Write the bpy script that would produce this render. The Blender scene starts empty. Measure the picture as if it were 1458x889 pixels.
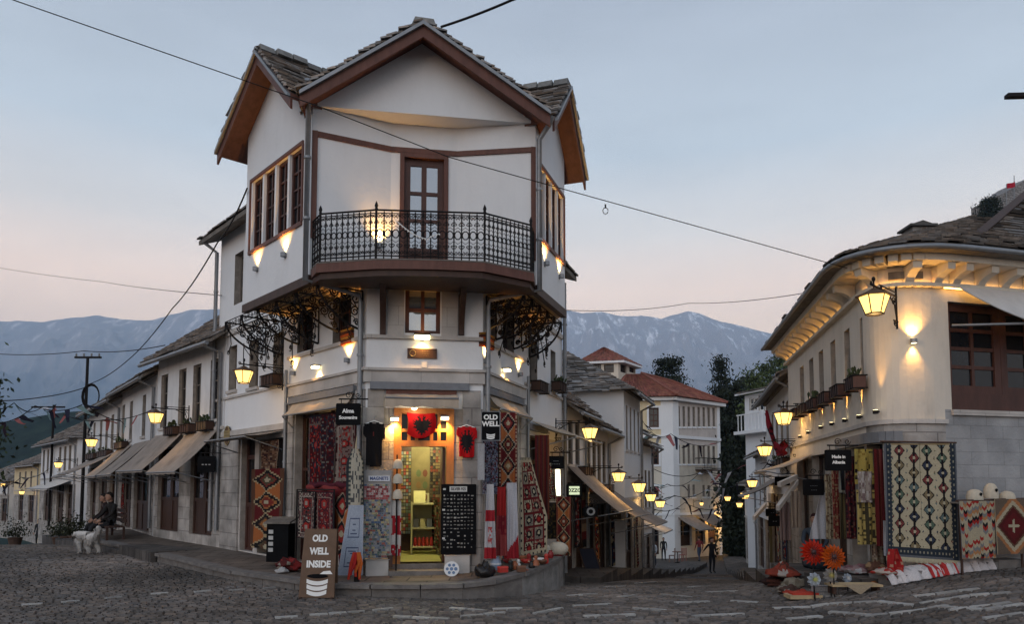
import bpy, bmesh, math, random
from mathutils import Vector, Matrix, noise
V = Vector
R = math.radians
random.seed(7)
scene = bpy.context.scene
col = scene.collection
# ------------------------------------------------------------------ camera
F, CX, CY, TILT, CAMZ = 1060.0, 729.0, 619.0, R(4.0), 1.65
cam = bpy.data.cameras.new('camera')
cam.sensor_width = 36.0
cam.lens = 36.0 * F / 1458.0
cam.shift_y = (CY - 444.5) / 1458.0
cam.clip_start, cam.clip_end = 0.1, 40000.0
camo = bpy.data.objects.new('camera', cam)
camo.location = (0, 0, CAMZ)
camo.rotation_euler = (R(90) + TILT, 0, 0)
col.objects.link(camo)
scene.camera = camo
# ------------------------------------------------------------------ sky, sun, exposure
w = bpy.data.worlds.new('World')
scene.world = w
w.use_nodes = True
nt = w.node_tree
nt.nodes.clear()
out = nt.nodes.new('ShaderNodeOutputWorld')
bg = nt.nodes.new('ShaderNodeBackground')
bg2 = nt.nodes.new('ShaderNodeBackground')
add = nt.nodes.new('ShaderNodeAddShader')
sky = nt.nodes.new('ShaderNodeTexSky')
sky.sky_type = 'NISHITA'
sky.sun_disc = False
sky.sun_elevation = R(3)
sky.sun_rotation = R(200)
tc = nt.nodes.new('ShaderNodeTexCoord')
sep = nt.nodes.new('ShaderNodeSeparateXYZ')
ramp = nt.nodes.new('ShaderNodeValToRGB')
rampw = nt.nodes.new('ShaderNodeValToRGB')
mapr = nt.nodes.new('ShaderNodeMapRange')
mixw = nt.nodes.new('ShaderNodeMix')
mixw.data_type = 'RGBA'
def setramp(r, stops):
 e = r.color_ramp.elements
 while len(e) > 1: e.remove(e[-1])
 e[0].position = stops[0][0]; e[0].color = (*stops[0][1], 1)
 for p, c in stops[1:]:
  x = e.new(p); x.color = (*c, 1)
setramp(ramp, [(0.0, (.60, .46, .48)), (.20, (1.28, .93, .68)), (.25, (1.27, .95, .74)), (.32, (.90, .83, .77)),
               (.41, (.61, .67, .73)), (.56, (.45, .49, .56)), (1.0, (.34, .40, .50))])
setramp(rampw, [(0.0, (.56, .58, .64)), (.25, (.58, .61, .68)), (.6, (.48, .54, .64)), (1.0, (.32, .38, .48))])
L = nt.links.new
L(tc.outputs['Generated'], sep.inputs[0])
L(sep.outputs['Z'], ramp.inputs[0]); L(sep.outputs['Z'], rampw.inputs[0])
mapr.inputs['From Min'].default_value = .55; mapr.inputs['From Max'].default_value = -.75
mapr.interpolation_type = 'SMOOTHSTEP'
L(sep.outputs['Y'], mapr.inputs['Value'])
L(mapr.outputs[0], mixw.inputs['Factor'])
L(ramp.outputs[0], mixw.inputs['A']); L(rampw.outputs[0], mixw.inputs['B'])
mpc = nt.nodes.new('ShaderNodeMapping'); mpc.inputs['Scale'].default_value = (2.2, 2.2, 9); L(tc.outputs['Generated'], mpc.inputs[0])
nzc = nt.nodes.new('ShaderNodeTexNoise'); nzc.inputs['Scale'].default_value = 1.6; nzc.inputs['Detail'].default_value = 7; nzc.inputs['Roughness'].default_value = .6; L(mpc.outputs[0], nzc.inputs['Vector'])
mrc = nt.nodes.new('ShaderNodeMapRange'); mrc.inputs['From Min'].default_value = .3; mrc.inputs['From Max'].default_value = .75; mrc.inputs['To Min'].default_value = .96; mrc.inputs['To Max'].default_value = 1.09; L(nzc.outputs['Fac'], mrc.inputs['Value'])
mxc = nt.nodes.new('ShaderNodeMix'); mxc.data_type = 'RGBA'; mxc.blend_type = 'MULTIPLY'; mxc.inputs['Factor'].default_value = 1; L(mixw.outputs['Result'], mxc.inputs['A']); L(mrc.outputs[0], mxc.inputs['B'])
L(mxc.outputs['Result'], bg.inputs[0]); bg.inputs[1].default_value = 1.06
L(sky.outputs[0], bg2.inputs[0]); bg2.inputs[1].default_value = .05
L(bg.outputs[0], add.inputs[0]); L(bg2.outputs[0], add.inputs[1]); L(add.outputs[0], out.inputs[0])
sl = bpy.data.lights.new('sun', 'SUN')
sl.energy = .5; sl.angle = R(50); sl.color = (.90, .95, 1.0)
so = bpy.data.objects.new('sun', sl)
so.rotation_euler = (R(68), 0, R(-20))
col.objects.link(so)
vs = scene.view_settings
vs.view_transform = 'Standard'; vs.look = 'None'; vs.exposure = 0.0; vs.gamma = 1.0; vs.use_curve_mapping = False
scene.cycles.max_bounces = 6
scene.cycles.diffuse_bounces = 3
scene.cycles.glossy_bounces = 3
scene.cycles.volume_bounces = 2
scene.cycles.sample_clamp_indirect = 4.0
# ------------------------------------------------------------------ picture measurements -> places
CAM = V((0, 0, CAMZ))
def ray(x, y):
 u = (x - CX) / F; v = (CY - y) / F
 return V((u, math.cos(TILT) - math.sin(TILT) * v, math.sin(TILT) + math.cos(TILT) * v))
def P(x, y, d):
 r = ray(x, y); return CAM + r * (d / r.y)
def XY(x, d, y=693):
 p = P(x, y, d); return V((p.x, p.y, 0))
def interp(x, pts):
 if x <= pts[0][0]: return pts[0][1]
 for (a, b), (c, d) in zip(pts, pts[1:]):
  if x <= c: return b + (d - b) * (x - a) / (c - a)
 return pts[-1][1]
def sstep(a, b, x):
 t = max(0, min(1, (x - a) / (b - a))); return t * t * (3 - 2 * t)
def gz(X, Y):
 l = interp(Y, [(0, 0), (18, 0), (22, -.1), (26, -.38), (34, -1.05), (46, -2.05), (60, -3.2), (100, -6.5), (160, -11)])
 r = interp(Y, [(0, 0), (10.3, 0), (14, -.22), (20, -.85), (28, -1.75), (38, -2.7), (58, -3.9), (90, -4.8), (160, -7.5)])
 t = X / max(Y, 1.0)
 wgt = sstep(-.25, -.02, t)
 z = l * (1 - wgt) + r * wgt
 if X > 4.0:
  fall = 1 - sstep(12.5, 17, Y)
  z += (.14 * min(X - 4.0, 2.7) + .08 * max(0, min(X - 6.7, 6))) * fall
 return z
def onground(x, y, dmin=6.0, dmax=150.0, h=0.0):
 d = dmin
 while d < dmax:
  p = P(x, y, d)
  if p.z <= gz(p.x, p.y) + h: return V((p.x, p.y, gz(p.x, p.y) + h))
  d += .05
 return P(x, y, dmax)
class Fr:
 """a vertical face: o = left end, a = direction to the right as seen from outside, n = outward"""
 def __init__(s, p0, p1):
  s.o = V((p0[0], p0[1], 0)); d = V((p1[0], p1[1], 0)) - s.o
  s.L = d.length; s.a = d / s.L; s.n = V((s.a.y, -s.a.x, 0))
 def pt(s, t, z, o=0.0):
  return s.o + s.a * t + s.n * o + V((0, 0, z))
 def px(s, x, y, o=0.0):
  r = ray(x, y); t = (s.o + s.n * o - CAM).dot(s.n) / r.dot(s.n); p = CAM + r * t
  return (p - s.o).dot(s.a), p.z
 def rect(s, x0, y0, x1, y1, o=0.0):
  xm, ym = (x0 + x1) / 2, (y0 + y1) / 2
  return (s.px(x0, ym, o)[0], s.px(x1, ym, o)[0], s.px(xm, y1, o)[1], s.px(xm, y0, o)[1])
 def rot(s):
  return math.atan2(s.a.y, s.a.x)
# ------------------------------------------------------------------ meshes
class MB:
 def __init__(s): s.v = []; s.f = []; s.m = []; s.c = []; s.sm = []
 def face(s, pts, mat, c=None, smooth=False):
  i = len(s.v); s.v += [V(p) for p in pts]; s.f.append(list(range(i, i + len(pts)))); s.m.append(mat); s.c.append(c); s.sm.append(smooth)
 def idx(s, verts, faces, mat, c=None, smooth=False):
  i = len(s.v); s.v += [V(p) for p in verts]
  for k, f in enumerate(faces):
   s.f.append([i + j for j in f]); s.m.append(mat); s.c.append(c[k] if isinstance(c, list) else c); s.sm.append(smooth)
 def hexa(s, b, t, mat, c=None):
  """b, t: 4 bottom and 4 top points, counter-clockwise from above"""
  s.idx(list(b) + list(t), [(3, 2, 1, 0), (4, 5, 6, 7), (0, 1, 5, 4), (1, 2, 6, 5), (2, 3, 7, 6), (3, 0, 4, 7)], mat, c)
 def box(s, x0, x1, y0, y1, z0, z1, mat, c=None):
  q = [(x0, y0), (x1, y0), (x1, y1), (x0, y1)]
  s.hexa([V((*p, z0)) for p in q], [V((*p, z1)) for p in q], mat, c)
 def fbox(s, fr, s0, s1, z0, z1, o0, o1, mat, c=None):
  if o0 > o1: o0, o1 = o1, o0
  q = [(s0, o1), (s1, o1), (s1, o0), (s0, o0)]
  s.hexa([fr.pt(a, z0, o) for a, o in q], [fr.pt(a, z1, o) for a, o in q], mat, c)
 def prism(s, poly, vec, mat, c=None):
  n = len(poly); vec = V(vec); v = [V(p) for p in poly] + [V(p) + vec for p in poly]
  s.idx(v, [list(range(n))[::-1], list(range(n, 2 * n))] + [[i, (i + 1) % n, n + (i + 1) % n, n + i] for i in range(n)], mat, c)
 def tube(s, path, r, mat, n=6, c=None, r1=None, smooth=True, cap=True):
  path = [V(p) for p in path]; k = len(path); rings = []
  up = V((0, 0, 1)); prev = None
  for i, p in enumerate(path):
   d = (path[min(i + 1, k - 1)] - path[max(i - 1, 0)])
   d = d.normalized() if d.length > 1e-9 else V((0, 0, 1))
   if prev is None:
    e = d.cross(up if abs(d.z) < .9 else V((1, 0, 0))).normalized()
   else:
    e = prev - d * prev.dot(d)
    e = e.normalized() if e.length > 1e-6 else d.cross(V((.3, .5, .8))).normalized()
   prev = e; g = d.cross(e)
   rr = r if r1 is None else r + (r1 - r) * i / max(1, k - 1)
   rings.append([p + (e * math.cos(2 * math.pi * j / n) + g * math.sin(2 * math.pi * j / n)) * rr for j in range(n)])
  vs_ = [q for rg in rings for q in rg]; fs = []
  for i in range(k - 1):
   for j in range(n):
    a = i * n + j; b = i * n + (j + 1) % n
    fs.append((a, b, b + n, a + n))
  s.idx(vs_, fs, mat, c, smooth)
  if cap:
   s.face(rings[0][::-1], mat, c); s.face(rings[-1], mat, c)
 def lathe(s, prof, center, mat, n=12, c=None, smooth=True, axis=None):
  """prof: list of (r, z)"""
  center = V(center); vs_ = []; fs = []
  for r, z in prof:
   for j in range(n):
    a = 2 * math.pi * j / n
    vs_.append(center + V((r * math.cos(a), r * math.sin(a), z)))
  for i in range(len(prof) - 1):
   for j in range(n):
    a = i * n + j; b = i * n + (j + 1) % n
    fs.append((a, b, b + n, a + n))
  s.idx(vs_, fs, mat, c, smooth)
  if prof[0][0] > 1e-4: s.face(vs_[:n][::-1], mat, c)
  if prof[-1][0] > 1e-4: s.face(vs_[-n:], mat, c)
 def ellipsoid(s, ctr, rad, mat, n=10, m=6, c=None):
  ctr = V(ctr); vs_ = []; fs = []
  for i in range(m + 1):
   t = math.pi * i / m
   for j in range(n):
    a = 2 * math.pi * j / n
    vs_.append(ctr + V((rad[0] * math.sin(t) * math.cos(a), rad[1] * math.sin(t) * math.sin(a), -rad[2] * math.cos(t))))
  for i in range(m):
   for j in range(n):
    a = i * n + j; b = i * n + (j + 1) % n
    fs.append((a, b, b + n, a + n))
  s.idx(vs_, fs, mat, c, True)
 def build(s, name, parent=None, base=None):
  """parent: child of that object; else top-level with its origin at base (or the middle of its foot)"""
  me = bpy.data.meshes.new(name)
  if parent is not None:
   org = wloc(parent)
  elif base is not None: org = V(base)
  elif s.v:
   xs = [p.x for p in s.v]; ys = [p.y for p in s.v]
   org = V(((min(xs) + max(xs)) / 2, (min(ys) + max(ys)) / 2, min(p.z for p in s.v)))
  else: org = V((0, 0, 0))
  me.from_pydata([p - org for p in s.v], [], s.f)
  names = []
  for m in s.m:
   if m not in names: names.append(m)
  for m in names: me.materials.append(M[m])
  ix = {m: i for i, m in enumerate(names)}
  me.polygons.foreach_set('material_index', [ix[m] for m in s.m])
  me.polygons.foreach_set('use_smooth', s.sm)
  if any(c is not None for c in s.c):
   at = me.attributes.new('Col', 'FLOAT_COLOR', 'FACE')
   flat = []
   for c in s.c: flat += [c[0], c[1], c[2], 1.0] if c is not None else [.5, .5, .5, 1.0]
   at.data.foreach_set('color', flat)
  me.update()
  o = bpy.data.objects.new(name, me); col.objects.link(o)
  if parent is not None: o.parent = parent
  else: o.location = org
  return o
def wloc(o):
 p = V((0, 0, 0))
 while o is not None: p = p + o.location; o = o.parent
 return p
def tag(o, label, cat, group=None):
 o['label'] = label; o['category'] = cat
 if group: o['group'] = group
 return o
def struct(o): o['kind'] = 'structure'; return o
def thing(name, label, cat, loc=(0, 0, 0), group=None, rz=0.0):
 o = bpy.data.objects.new(name, None); o.empty_display_size = .2
 col.objects.link(o); o.location = V(loc); o.rotation_euler.z = rz
 return tag(o, label, cat, group)
def dup(o, loc=None, rz=None, label=None, parent=None, group=None, scale=None):
 c = o.copy(); col.objects.link(c)
 if parent is not None: c.parent = parent
 if loc is not None: c.location = V(loc)
 if rz is not None: c.rotation_euler.z = rz
 if scale is not None: c.scale = (scale, scale, scale)
 if label: c['label'] = label
 if group: c['group'] = group
 for ch in [k for k in col.objects if k.parent is o]: dup(ch, parent=c)
 return c
# ------------------------------------------------------------------ materials
M = {}
def newmat(name):
 m = bpy.data.materials.new(name); m.use_nodes = True; M[name] = m
 t = m.node_tree; b = t.nodes['Principled BSDF']
 return m, t, b
def N(t, typ, **kw):
 n = t.nodes.new(typ)
 for k, v in kw.items(): setattr(n, k, v)
 return n
def mul(c, k): return tuple(min(1, x * k) for x in c)
def mat(name, c, rough=.8, var=.18, scale=3.0, bump=.0, bscale=30.0, metal=0.0, spec=.3, streak=False, attr=False, grain=0.0):
 m, t, b = newmat(name); l = t.links.new
 b.inputs['Roughness'].default_value = rough; b.inputs['Metallic'].default_value = metal
 b.inputs['Specular IOR Level'].default_value = spec
 tc = N(t, 'ShaderNodeTexCoord'); src = tc.outputs['Object']
 if streak:
  mp = N(t, 'ShaderNodeMapping'); mp.inputs['Scale'].default_value = (1, 1, .25); l(src, mp.inputs[0]); src2 = mp.outputs[0]
 else: src2 = src
 nz = N(t, 'ShaderNodeTexNoise'); nz.inputs['Scale'].default_value = scale; nz.inputs['Detail'].default_value = 6; nz.inputs['Roughness'].default_value = .65
 l(src2, nz.inputs['Vector'])
 mr = N(t, 'ShaderNodeMapRange'); mr.inputs['From Min'].default_value = .28; mr.inputs['From Max'].default_value = .72
 mr.inputs['To Min'].default_value = 1 - var; mr.inputs['To Max'].default_value = 1 + var * .6
 l(nz.outputs['Fac'], mr.inputs['Value'])
 mx = N(t, 'ShaderNodeMix', data_type='RGBA', blend_type='MULTIPLY'); mx.inputs['Factor'].default_value = 1
 if attr:
  at = N(t, 'ShaderNodeAttribute', attribute_name='Col'); l(at.outputs['Color'], mx.inputs['A'])
 else: mx.inputs['A'].default_value = (*c, 1)
 l(mr.outputs[0], mx.inputs['B'])
 l(mx.outputs['Result'], b.inputs['Base Color'])
 if bump:
  n2 = N(t, 'ShaderNodeTexNoise'); n2.inputs['Scale'].default_value = bscale; n2.inputs['Detail'].default_value = 4
  l(src, n2.inputs['Vector'])
  bp = N(t, 'ShaderNodeBump'); bp.inputs['Strength'].default_value = bump; bp.inputs['Distance'].default_value = .02
  l(n2.outputs['Fac'], bp.inputs['Height']); l(bp.outputs[0], b.inputs['Normal'])
 return m
def blockmat(name, c, c2, mortar, bw=.5, bh=.22, ms=.012, rough=.85, var=.5, bump=.5, flat=False):
 m, t, b = newmat(name); l = t.links.new
 b.inputs['Roughness'].default_value = rough; b.inputs['Specular IOR Level'].default_value = .2
 tc = N(t, 'ShaderNodeTexCoord'); sp = N(t, 'ShaderNodeSeparateXYZ'); l(tc.outputs['Object'], sp.inputs[0])
 ad = N(t, 'ShaderNodeMath', operation='SUBTRACT'); l(sp.outputs['X'], ad.inputs[0]); l(sp.outputs['Y'], ad.inputs[1])
 cb = N(t, 'ShaderNodeCombineXYZ'); l(sp.outputs['X'] if flat else ad.outputs[0], cb.inputs[0]); l(sp.outputs['Y' if flat else 'Z'], cb.inputs[1])
 nz = N(t, 'ShaderNodeTexNoise'); nz.inputs['Scale'].default_value = 2.5; nz.inputs['Detail'].default_value = 6; l(tc.outputs['Object'], nz.inputs['Vector'])
 br = N(t, 'ShaderNodeTexBrick'); l(cb.outputs[0], br.inputs['Vector'])
 br.inputs['Color1'].default_value = (*c, 1); br.inputs['Color2'].default_value = (*c2, 1); br.inputs['Mortar'].default_value = (*mortar, 1)
 br.inputs['Scale'].default_value = 1; br.inputs['Brick Width'].default_value = bw; br.inputs['Row Height'].default_value = bh
 br.inputs['Mortar Size'].default_value = ms; br.inputs['Mortar Smooth'].default_value = .4
 mr = N(t, 'ShaderNodeMapRange'); mr.inputs['From Min'].default_value = .3; mr.inputs['From Max'].default_value = .7
 mr.inputs['To Min'].default_value = 1 - var * .6; mr.inputs['To Max'].default_value = 1 + var * .4; l(nz.outputs['Fac'], mr.inputs['Value'])
 mx = N(t, 'ShaderNodeMix', data_type='RGBA', blend_type='MULTIPLY'); mx.inputs['Factor'].default_value = 1
 l(br.outputs['Color'], mx.inputs['A']); l(mr.outputs[0], mx.inputs['B']); l(mx.outputs['Result'], b.inputs['Base Color'])
 n3 = N(t, 'ShaderNodeTexNoise'); n3.inputs['Scale'].default_value = 25; n3.inputs['Detail'].default_value = 5; l(tc.outputs['Object'], n3.inputs['Vector'])
 mm = N(t, 'ShaderNodeMath', operation='SUBTRACT'); l(n3.outputs['Fac'], mm.inputs[0]); l(br.outputs['Fac'], mm.inputs[1])
 bp = N(t, 'ShaderNodeBump'); bp.inputs['Strength'].default_value = bump; bp.inputs['Distance'].default_value = .02
 l(mm.outputs[0], bp.inputs['Height']); l(bp.outputs[0], b.inputs['Normal'])
 return m
def emit(name, c, s):
 m, t, b = newmat(name)
 b.inputs['Base Color'].default_value = (*c, 1); b.inputs['Emission Color'].default_value = (*c, 1); b.inputs['Emission Strength'].default_value = s
 return m
def plaster(name, c, dirt=.35):
 """limewash with water streaks, worn blotches and fine trowel bump"""
 m, t, b = newmat(name); l = t.links.new
 b.inputs['Roughness'].default_value = .9; b.inputs['Specular IOR Level'].default_value = .15
 tc = N(t, 'ShaderNodeTexCoord'); o = tc.outputs['Object']
 mp = N(t, 'ShaderNodeMapping'); mp.inputs['Scale'].default_value = (3.2, 3.2, .8); l(o, mp.inputs[0])
 n1 = N(t, 'ShaderNodeTexNoise'); n1.inputs['Scale'].default_value = 1.3; n1.inputs['Detail'].default_value = 7; n1.inputs['Roughness'].default_value = .7; l(mp.outputs[0], n1.inputs['Vector'])
 n2 = N(t, 'ShaderNodeTexNoise'); n2.inputs['Scale'].default_value = .9; n2.inputs['Detail'].default_value = 8; n2.inputs['Roughness'].default_value = .6; l(o, n2.inputs['Vector'])
 mu = N(t, 'ShaderNodeMath', operation='MULTIPLY'); l(n1.outputs['Fac'], mu.inputs[0]); l(n2.outputs['Fac'], mu.inputs[1])
 rp = N(t, 'ShaderNodeValToRGB')
 setramp(rp, [(.12, mul(c, 1 - dirt * .55)), (.21, mul(c, 1 - dirt * .2)), (.30, c), (.5, mul(c, 1.04))])
 l(mu.outputs[0], rp.inputs[0]); l(rp.outputs[0], b.inputs['Base Color'])
 n3 = N(t, 'ShaderNodeTexNoise'); n3.inputs['Scale'].default_value = 14; n3.inputs['Detail'].default_value = 6; l(o, n3.inputs['Vector'])
 bp = N(t, 'ShaderNodeBump'); bp.inputs['Strength'].default_value = .25; bp.inputs['Distance'].default_value = .02
 l(n3.outputs['Fac'], bp.inputs['Height']); l(bp.outputs[0], b.inputs['Normal'])
 return m
plaster('white_plaster', (.73, .735, .745), .12)
plaster('old_plaster', (.66, .665, .675), .40)
plaster('warm_plaster', (.64, .585, .51), .35)
plaster('cream_plaster', (.62, .56, .47), .4)
plaster('pink_plaster', (.56, .50, .46), .4)
plaster('yellow_or_glow_plaster', (.66, .55, .36), .3)  # own paint on the block; stands in for lamp glow on the far house
mat('beige_soffit', (.62, .55, .44), .8, .1, 4)
mat('trim_brown', (.125, .052, .038), .55, .3, 9, .2, 40, streak=True)
mat('wood_red', (.075, .030, .022), .45, .35, 8, .2, 50, streak=True)
mat('wood_dark', (.055, .028, .02), .55, .4, 7, .2, 50, streak=True)
mat('wood_orange', (.42, .17, .05), .45, .3, 8, .2, 50, streak=True)
mat('wood_plank', (.44, .33, .19), .6, .35, 5, .2, 40)
mat('wood_old', (.17, .15, .13), .85, .45, 6, .5, 40, streak=True)
mat('iron', (.012, .010, .010), .7, .3, 20, metal=.0, spec=.2)
mat('zinc', (.24, .25, .265), .45, .2, 5, metal=.5)
mat('steel_grey', (.17, .18, .20), .5, .25, 6, metal=.2)
mat('slate', (.2, .2, .2), .8, .45, 6, .6, 25, attr=True)
mat('slate_under', (.10, .095, .09), .9, .3, 4)
mat('red_tile', (.22, .075, .05), .8, .35, 4, attr=False)
mat('fabric', (.5, .5, .5), .95, .25, 60, .25, 220, spec=.05, attr=True)
mat('glossy_paint', (.5, .5, .5), .35, .08, 8, attr=True)
mat('matte_paint', (.5, .5, .5), .8, .15, 8, .1, 60, attr=True)
mat('canvas', (.46, .38, .30), .9, .22, 3, .15, 90, spec=.05, streak=True)
mat('canvas_grey', (.29, .25, .22), .9, .3, 3, .15, 90, spec=.05, streak=True)
mat('canvas_white', (.58, .55, .52), .9, .15, 3, .15, 90, spec=.05, streak=True)
mat('black_board', (.009, .009, .010), .9, .3, 6, spec=.06)
mat('white_letter', (.80, .79, .76), .6, .05, 8)
mat('gold_letter', (.30, .24, .12), .5, .1, 8)
mat('curtain', (.62, .60, .55), .95, .3, 7, .3, 30, streak=True)
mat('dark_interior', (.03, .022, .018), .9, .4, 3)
mat('shop_floor', (.42, .40, .13), .4, .2, 4)
mat('shop_wall', (.20, .165, .08), .8, .3, 3)
mat('jamb', (.33, .30, .27), .9, .35, 5, .3, 40)
mat('skin', (.42, .24, .17), .6, .1, 10)
mat('hair_dark', (.02, .014, .012), .7, .3, 30)
mat('bark', (.07, .05, .04), .95, .4, 8, .6, 20)
mat('rubble', (.26, .25, .24), .9, .4, 5, .7, 16)
mat('kerb_stone', (.17, .155, .145), .8, .4, 5, .5, 30)
mat('clay', (.10, .06, .045), .8, .3, 8)
blockmat('stone_blocks', (.40, .37, .345), (.31, .29, .27), (.22, .20, .19), .62, .30, .010, var=.7)
blockmat('grey_blocks', (.34, .34, .345), (.29, .295, .305), (.25, .25, .255), .46, .21, .005, var=.35)
blockmat('pale_blocks', (.50, .47, .44), (.44, .41, .385), (.34, .32, .30), .70, .34, .006, var=.35, bump=.25)
blockmat('small_stone', (.36, .34, .32), (.27, .25, .24), (.18, .17, .16), .24, .12, .014, var=.7)
emit('lamp_glass', (1.0, .60, .16), 2.5)
emit('spot_lens', (1.0, .80, .42), 6.0)
emit('led_strip', (1.0, .54, .14), 11.0)
emit('shop_tube', (1.0, .93, .62), 5.0)
emit('green_box', (.74, .86, .56), .55)
def glass(name, c, rough=.06):
 m, t, b = newmat(name); l = t.links.new
 b.inputs['Base Color'].default_value = (*c, 1); b.inputs['Roughness'].default_value = rough; b.inputs['Specular IOR Level'].default_value = .9
 tc = N(t, 'ShaderNodeTexCoord'); n = N(t, 'ShaderNodeTexNoise'); n.inputs['Scale'].default_value = 3.0
 l(tc.outputs['Object'], n.inputs['Vector'])
 bp = N(t, 'ShaderNodeBump'); bp.inputs['Strength'].default_value = .12; bp.inputs['Distance'].default_value = .05
 l(n.outputs['Fac'], bp.inputs['Height']); l(bp.outputs[0], b.inputs['Normal'])
glass('pane', (.012, .013, .016))
M['pane'].node_tree.nodes['Principled BSDF'].inputs['Specular IOR Level'].default_value = .35
glass('pane_bright', (.10, .14, .20), .03)
M['pane_bright'].node_tree.nodes['Principled BSDF'].inputs['Metallic'].default_value = .0
M['pane_bright'].node_tree.nodes['Principled BSDF'].inputs['IOR'].default_value = 2.6
# ------------------------------------------------------------------ building helpers
def wall(mb, fr, s0, s1, z0, z1, holes, mt, t=.22, mats=None, jamb='jamb'):
 """sheet with openings (s0, s1, z0, z1) and their reveals"""
 ss = sorted({s0, s1} | {h[0] for h in holes} | {h[1] for h in holes})
 ss = [x for x in ss if s0 - 1e-6 <= x <= s1 + 1e-6]
 zz = sorted({z0, z1} | {h[2] for h in holes} | {h[3] for h in holes})
 zz = [x for x in zz if z0 - 1e-6 <= x <= z1 + 1e-6]
 for a, b in zip(ss, ss[1:]):
  for c, d in zip(zz, zz[1:]):
   ms, mz = (a + b) / 2, (c + d) / 2
   if any(h[0] < ms < h[1] and h[2] < mz < h[3] for h in holes): continue
   mb.face([fr.pt(a, c), fr.pt(b, c), fr.pt(b, d), fr.pt(a, d)], mats(mz) if mats else mt)
 for h in holes:
  a, b, c, d = h[:4]; tt = h[4] if len(h) > 4 else t; m2 = jamb or (mats((c + d) / 2) if mats else mt)
  for p, q in (((a, c), (a, d)), ((b, d), (b, c)), ((a, d), (b, d)), ((b, c), (a, c))):
   mb.face([fr.pt(*p, 0), fr.pt(*p, -tt), fr.pt(*q, -tt), fr.pt(*q, 0)], m2)
def window(parent, fr, r, o=-.12, nx=2, nz=3, mt='wood_red', pane='pane', fw=.05, bw=.028, name='window', sill=None, dep=.07):
 s0, s1, z0, z1 = r[:4]; b = MB()
 b.fbox(fr, s0, s0 + fw, z0, z1, o - dep, o, mt); b.fbox(fr, s1 - fw, s1, z0, z1, o - dep, o, mt)
 b.fbox(fr, s0 + fw, s1 - fw, z0, z0 + fw, o - dep, o, mt); b.fbox(fr, s0 + fw, s1 - fw, z1 - fw, z1, o - dep, o, mt)
 for i in range(1, nx):
  x = s0 + fw + (s1 - s0 - 2 * fw) * i / nx
  b.fbox(fr, x - bw / 2, x + bw / 2, z0 + fw, z1 - fw, o - dep * .8, o - .008, mt)
 for i in range(1, nz):
  x = z0 + fw + (z1 - z0 - 2 * fw) * i / nz
  b.fbox(fr, s0 + fw, s1 - fw, x - bw / 2, x + bw / 2, o - dep * .8, o - .012, mt)
 w_ = b.build(name, parent)
 g = MB(); g.fbox(fr, s0 + fw * .5, s1 - fw * .5, z0 + fw * .5, z1 - fw * .5, o - dep * .7, o - dep * .5, pane); g.build('pane', w_)
 if sill:
  q = MB(); q.fbox(fr, s0 - .06, s1 + .06, z0 - .07, z0, -.1, .05, sill); q.build('sill', w_)
 return w_
def slates(mb, e0, e1, r1, r0, row=.2, wd=.32, th=.035, jit=.5, tone=.16, clip=None, lift=.0, bright=1.0):
 """overlapping rough stone slabs on the quad eave0, eave1, ridge1, ridge0"""
 e0, e1, r1, r0 = V(e0), V(e1), V(r1), V(r0)
 nrm = (e1 - e0).cross(r0 - e0).normalized()
 if nrm.z < 0: nrm = -nrm
 H = ((r0 + r1) / 2 - (e0 + e1) / 2).length
 n = max(2, int(H / row))
 mb.face([e0, e1, r1, r0], 'slate_under')
 for i in range(n):
  t0 = i / n - .15 / n; t1 = min(1, (i + 1.35) / n)
  a0 = e0.lerp(r0, t0); a1 = e1.lerp(r1, t0); b0 = e0.lerp(r0, t1); b1 = e1.lerp(r1, t1)
  Lw = (a1 - a0).length; x = random.uniform(-.5, 0) * wd
  while x < Lw:
   wdt = wd * random.uniform(.6, 1.5)
   u0 = x / Lw; u1 = (x + wdt - .015) / Lw; x += wdt
   if u0 < 0: u0 = -random.uniform(0, .07) / Lw
   if u1 > 1: u1 = 1 + random.uniform(0, .07) / Lw
   if u1 - u0 < .01: continue
   if clip and not clip(a0.lerp(a1, (u0 + u1) / 2).lerp(b0.lerp(b1, (u0 + u1) / 2), .5)): continue
   j = random.uniform(-jit, jit) * row * .45
   dn = (b0 - a0).normalized() * j
   h0 = th * random.uniform(1.0, 2.3) + lift; h1 = th * .25 + lift
   q0 = a0.lerp(a1, u0) + dn; q1 = a0.lerp(a1, u1) + dn * random.uniform(.4, 1); q2 = b0.lerp(b1, u1); q3 = b0.lerp(b1, u0)
   g = tone * random.uniform(.5, 1.35) * bright; wr = random.uniform(.94, 1.14)
   c = (g * wr * 1.1, g, g / wr * .93)
   top = [q0 + nrm * h0, q1 + nrm * (h0 * random.uniform(.8, 1.2)), q2 + nrm * h1, q3 + nrm * h1]
   bot = [q0 + nrm * (h0 - th), q1 + nrm * (h0 - th), q2, q3]
   mb.idx(top + bot, [(0, 1, 2, 3), (4, 5, 1, 0), (5, 6, 2, 1), (7, 4, 0, 3)], 'slate', c)
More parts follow.
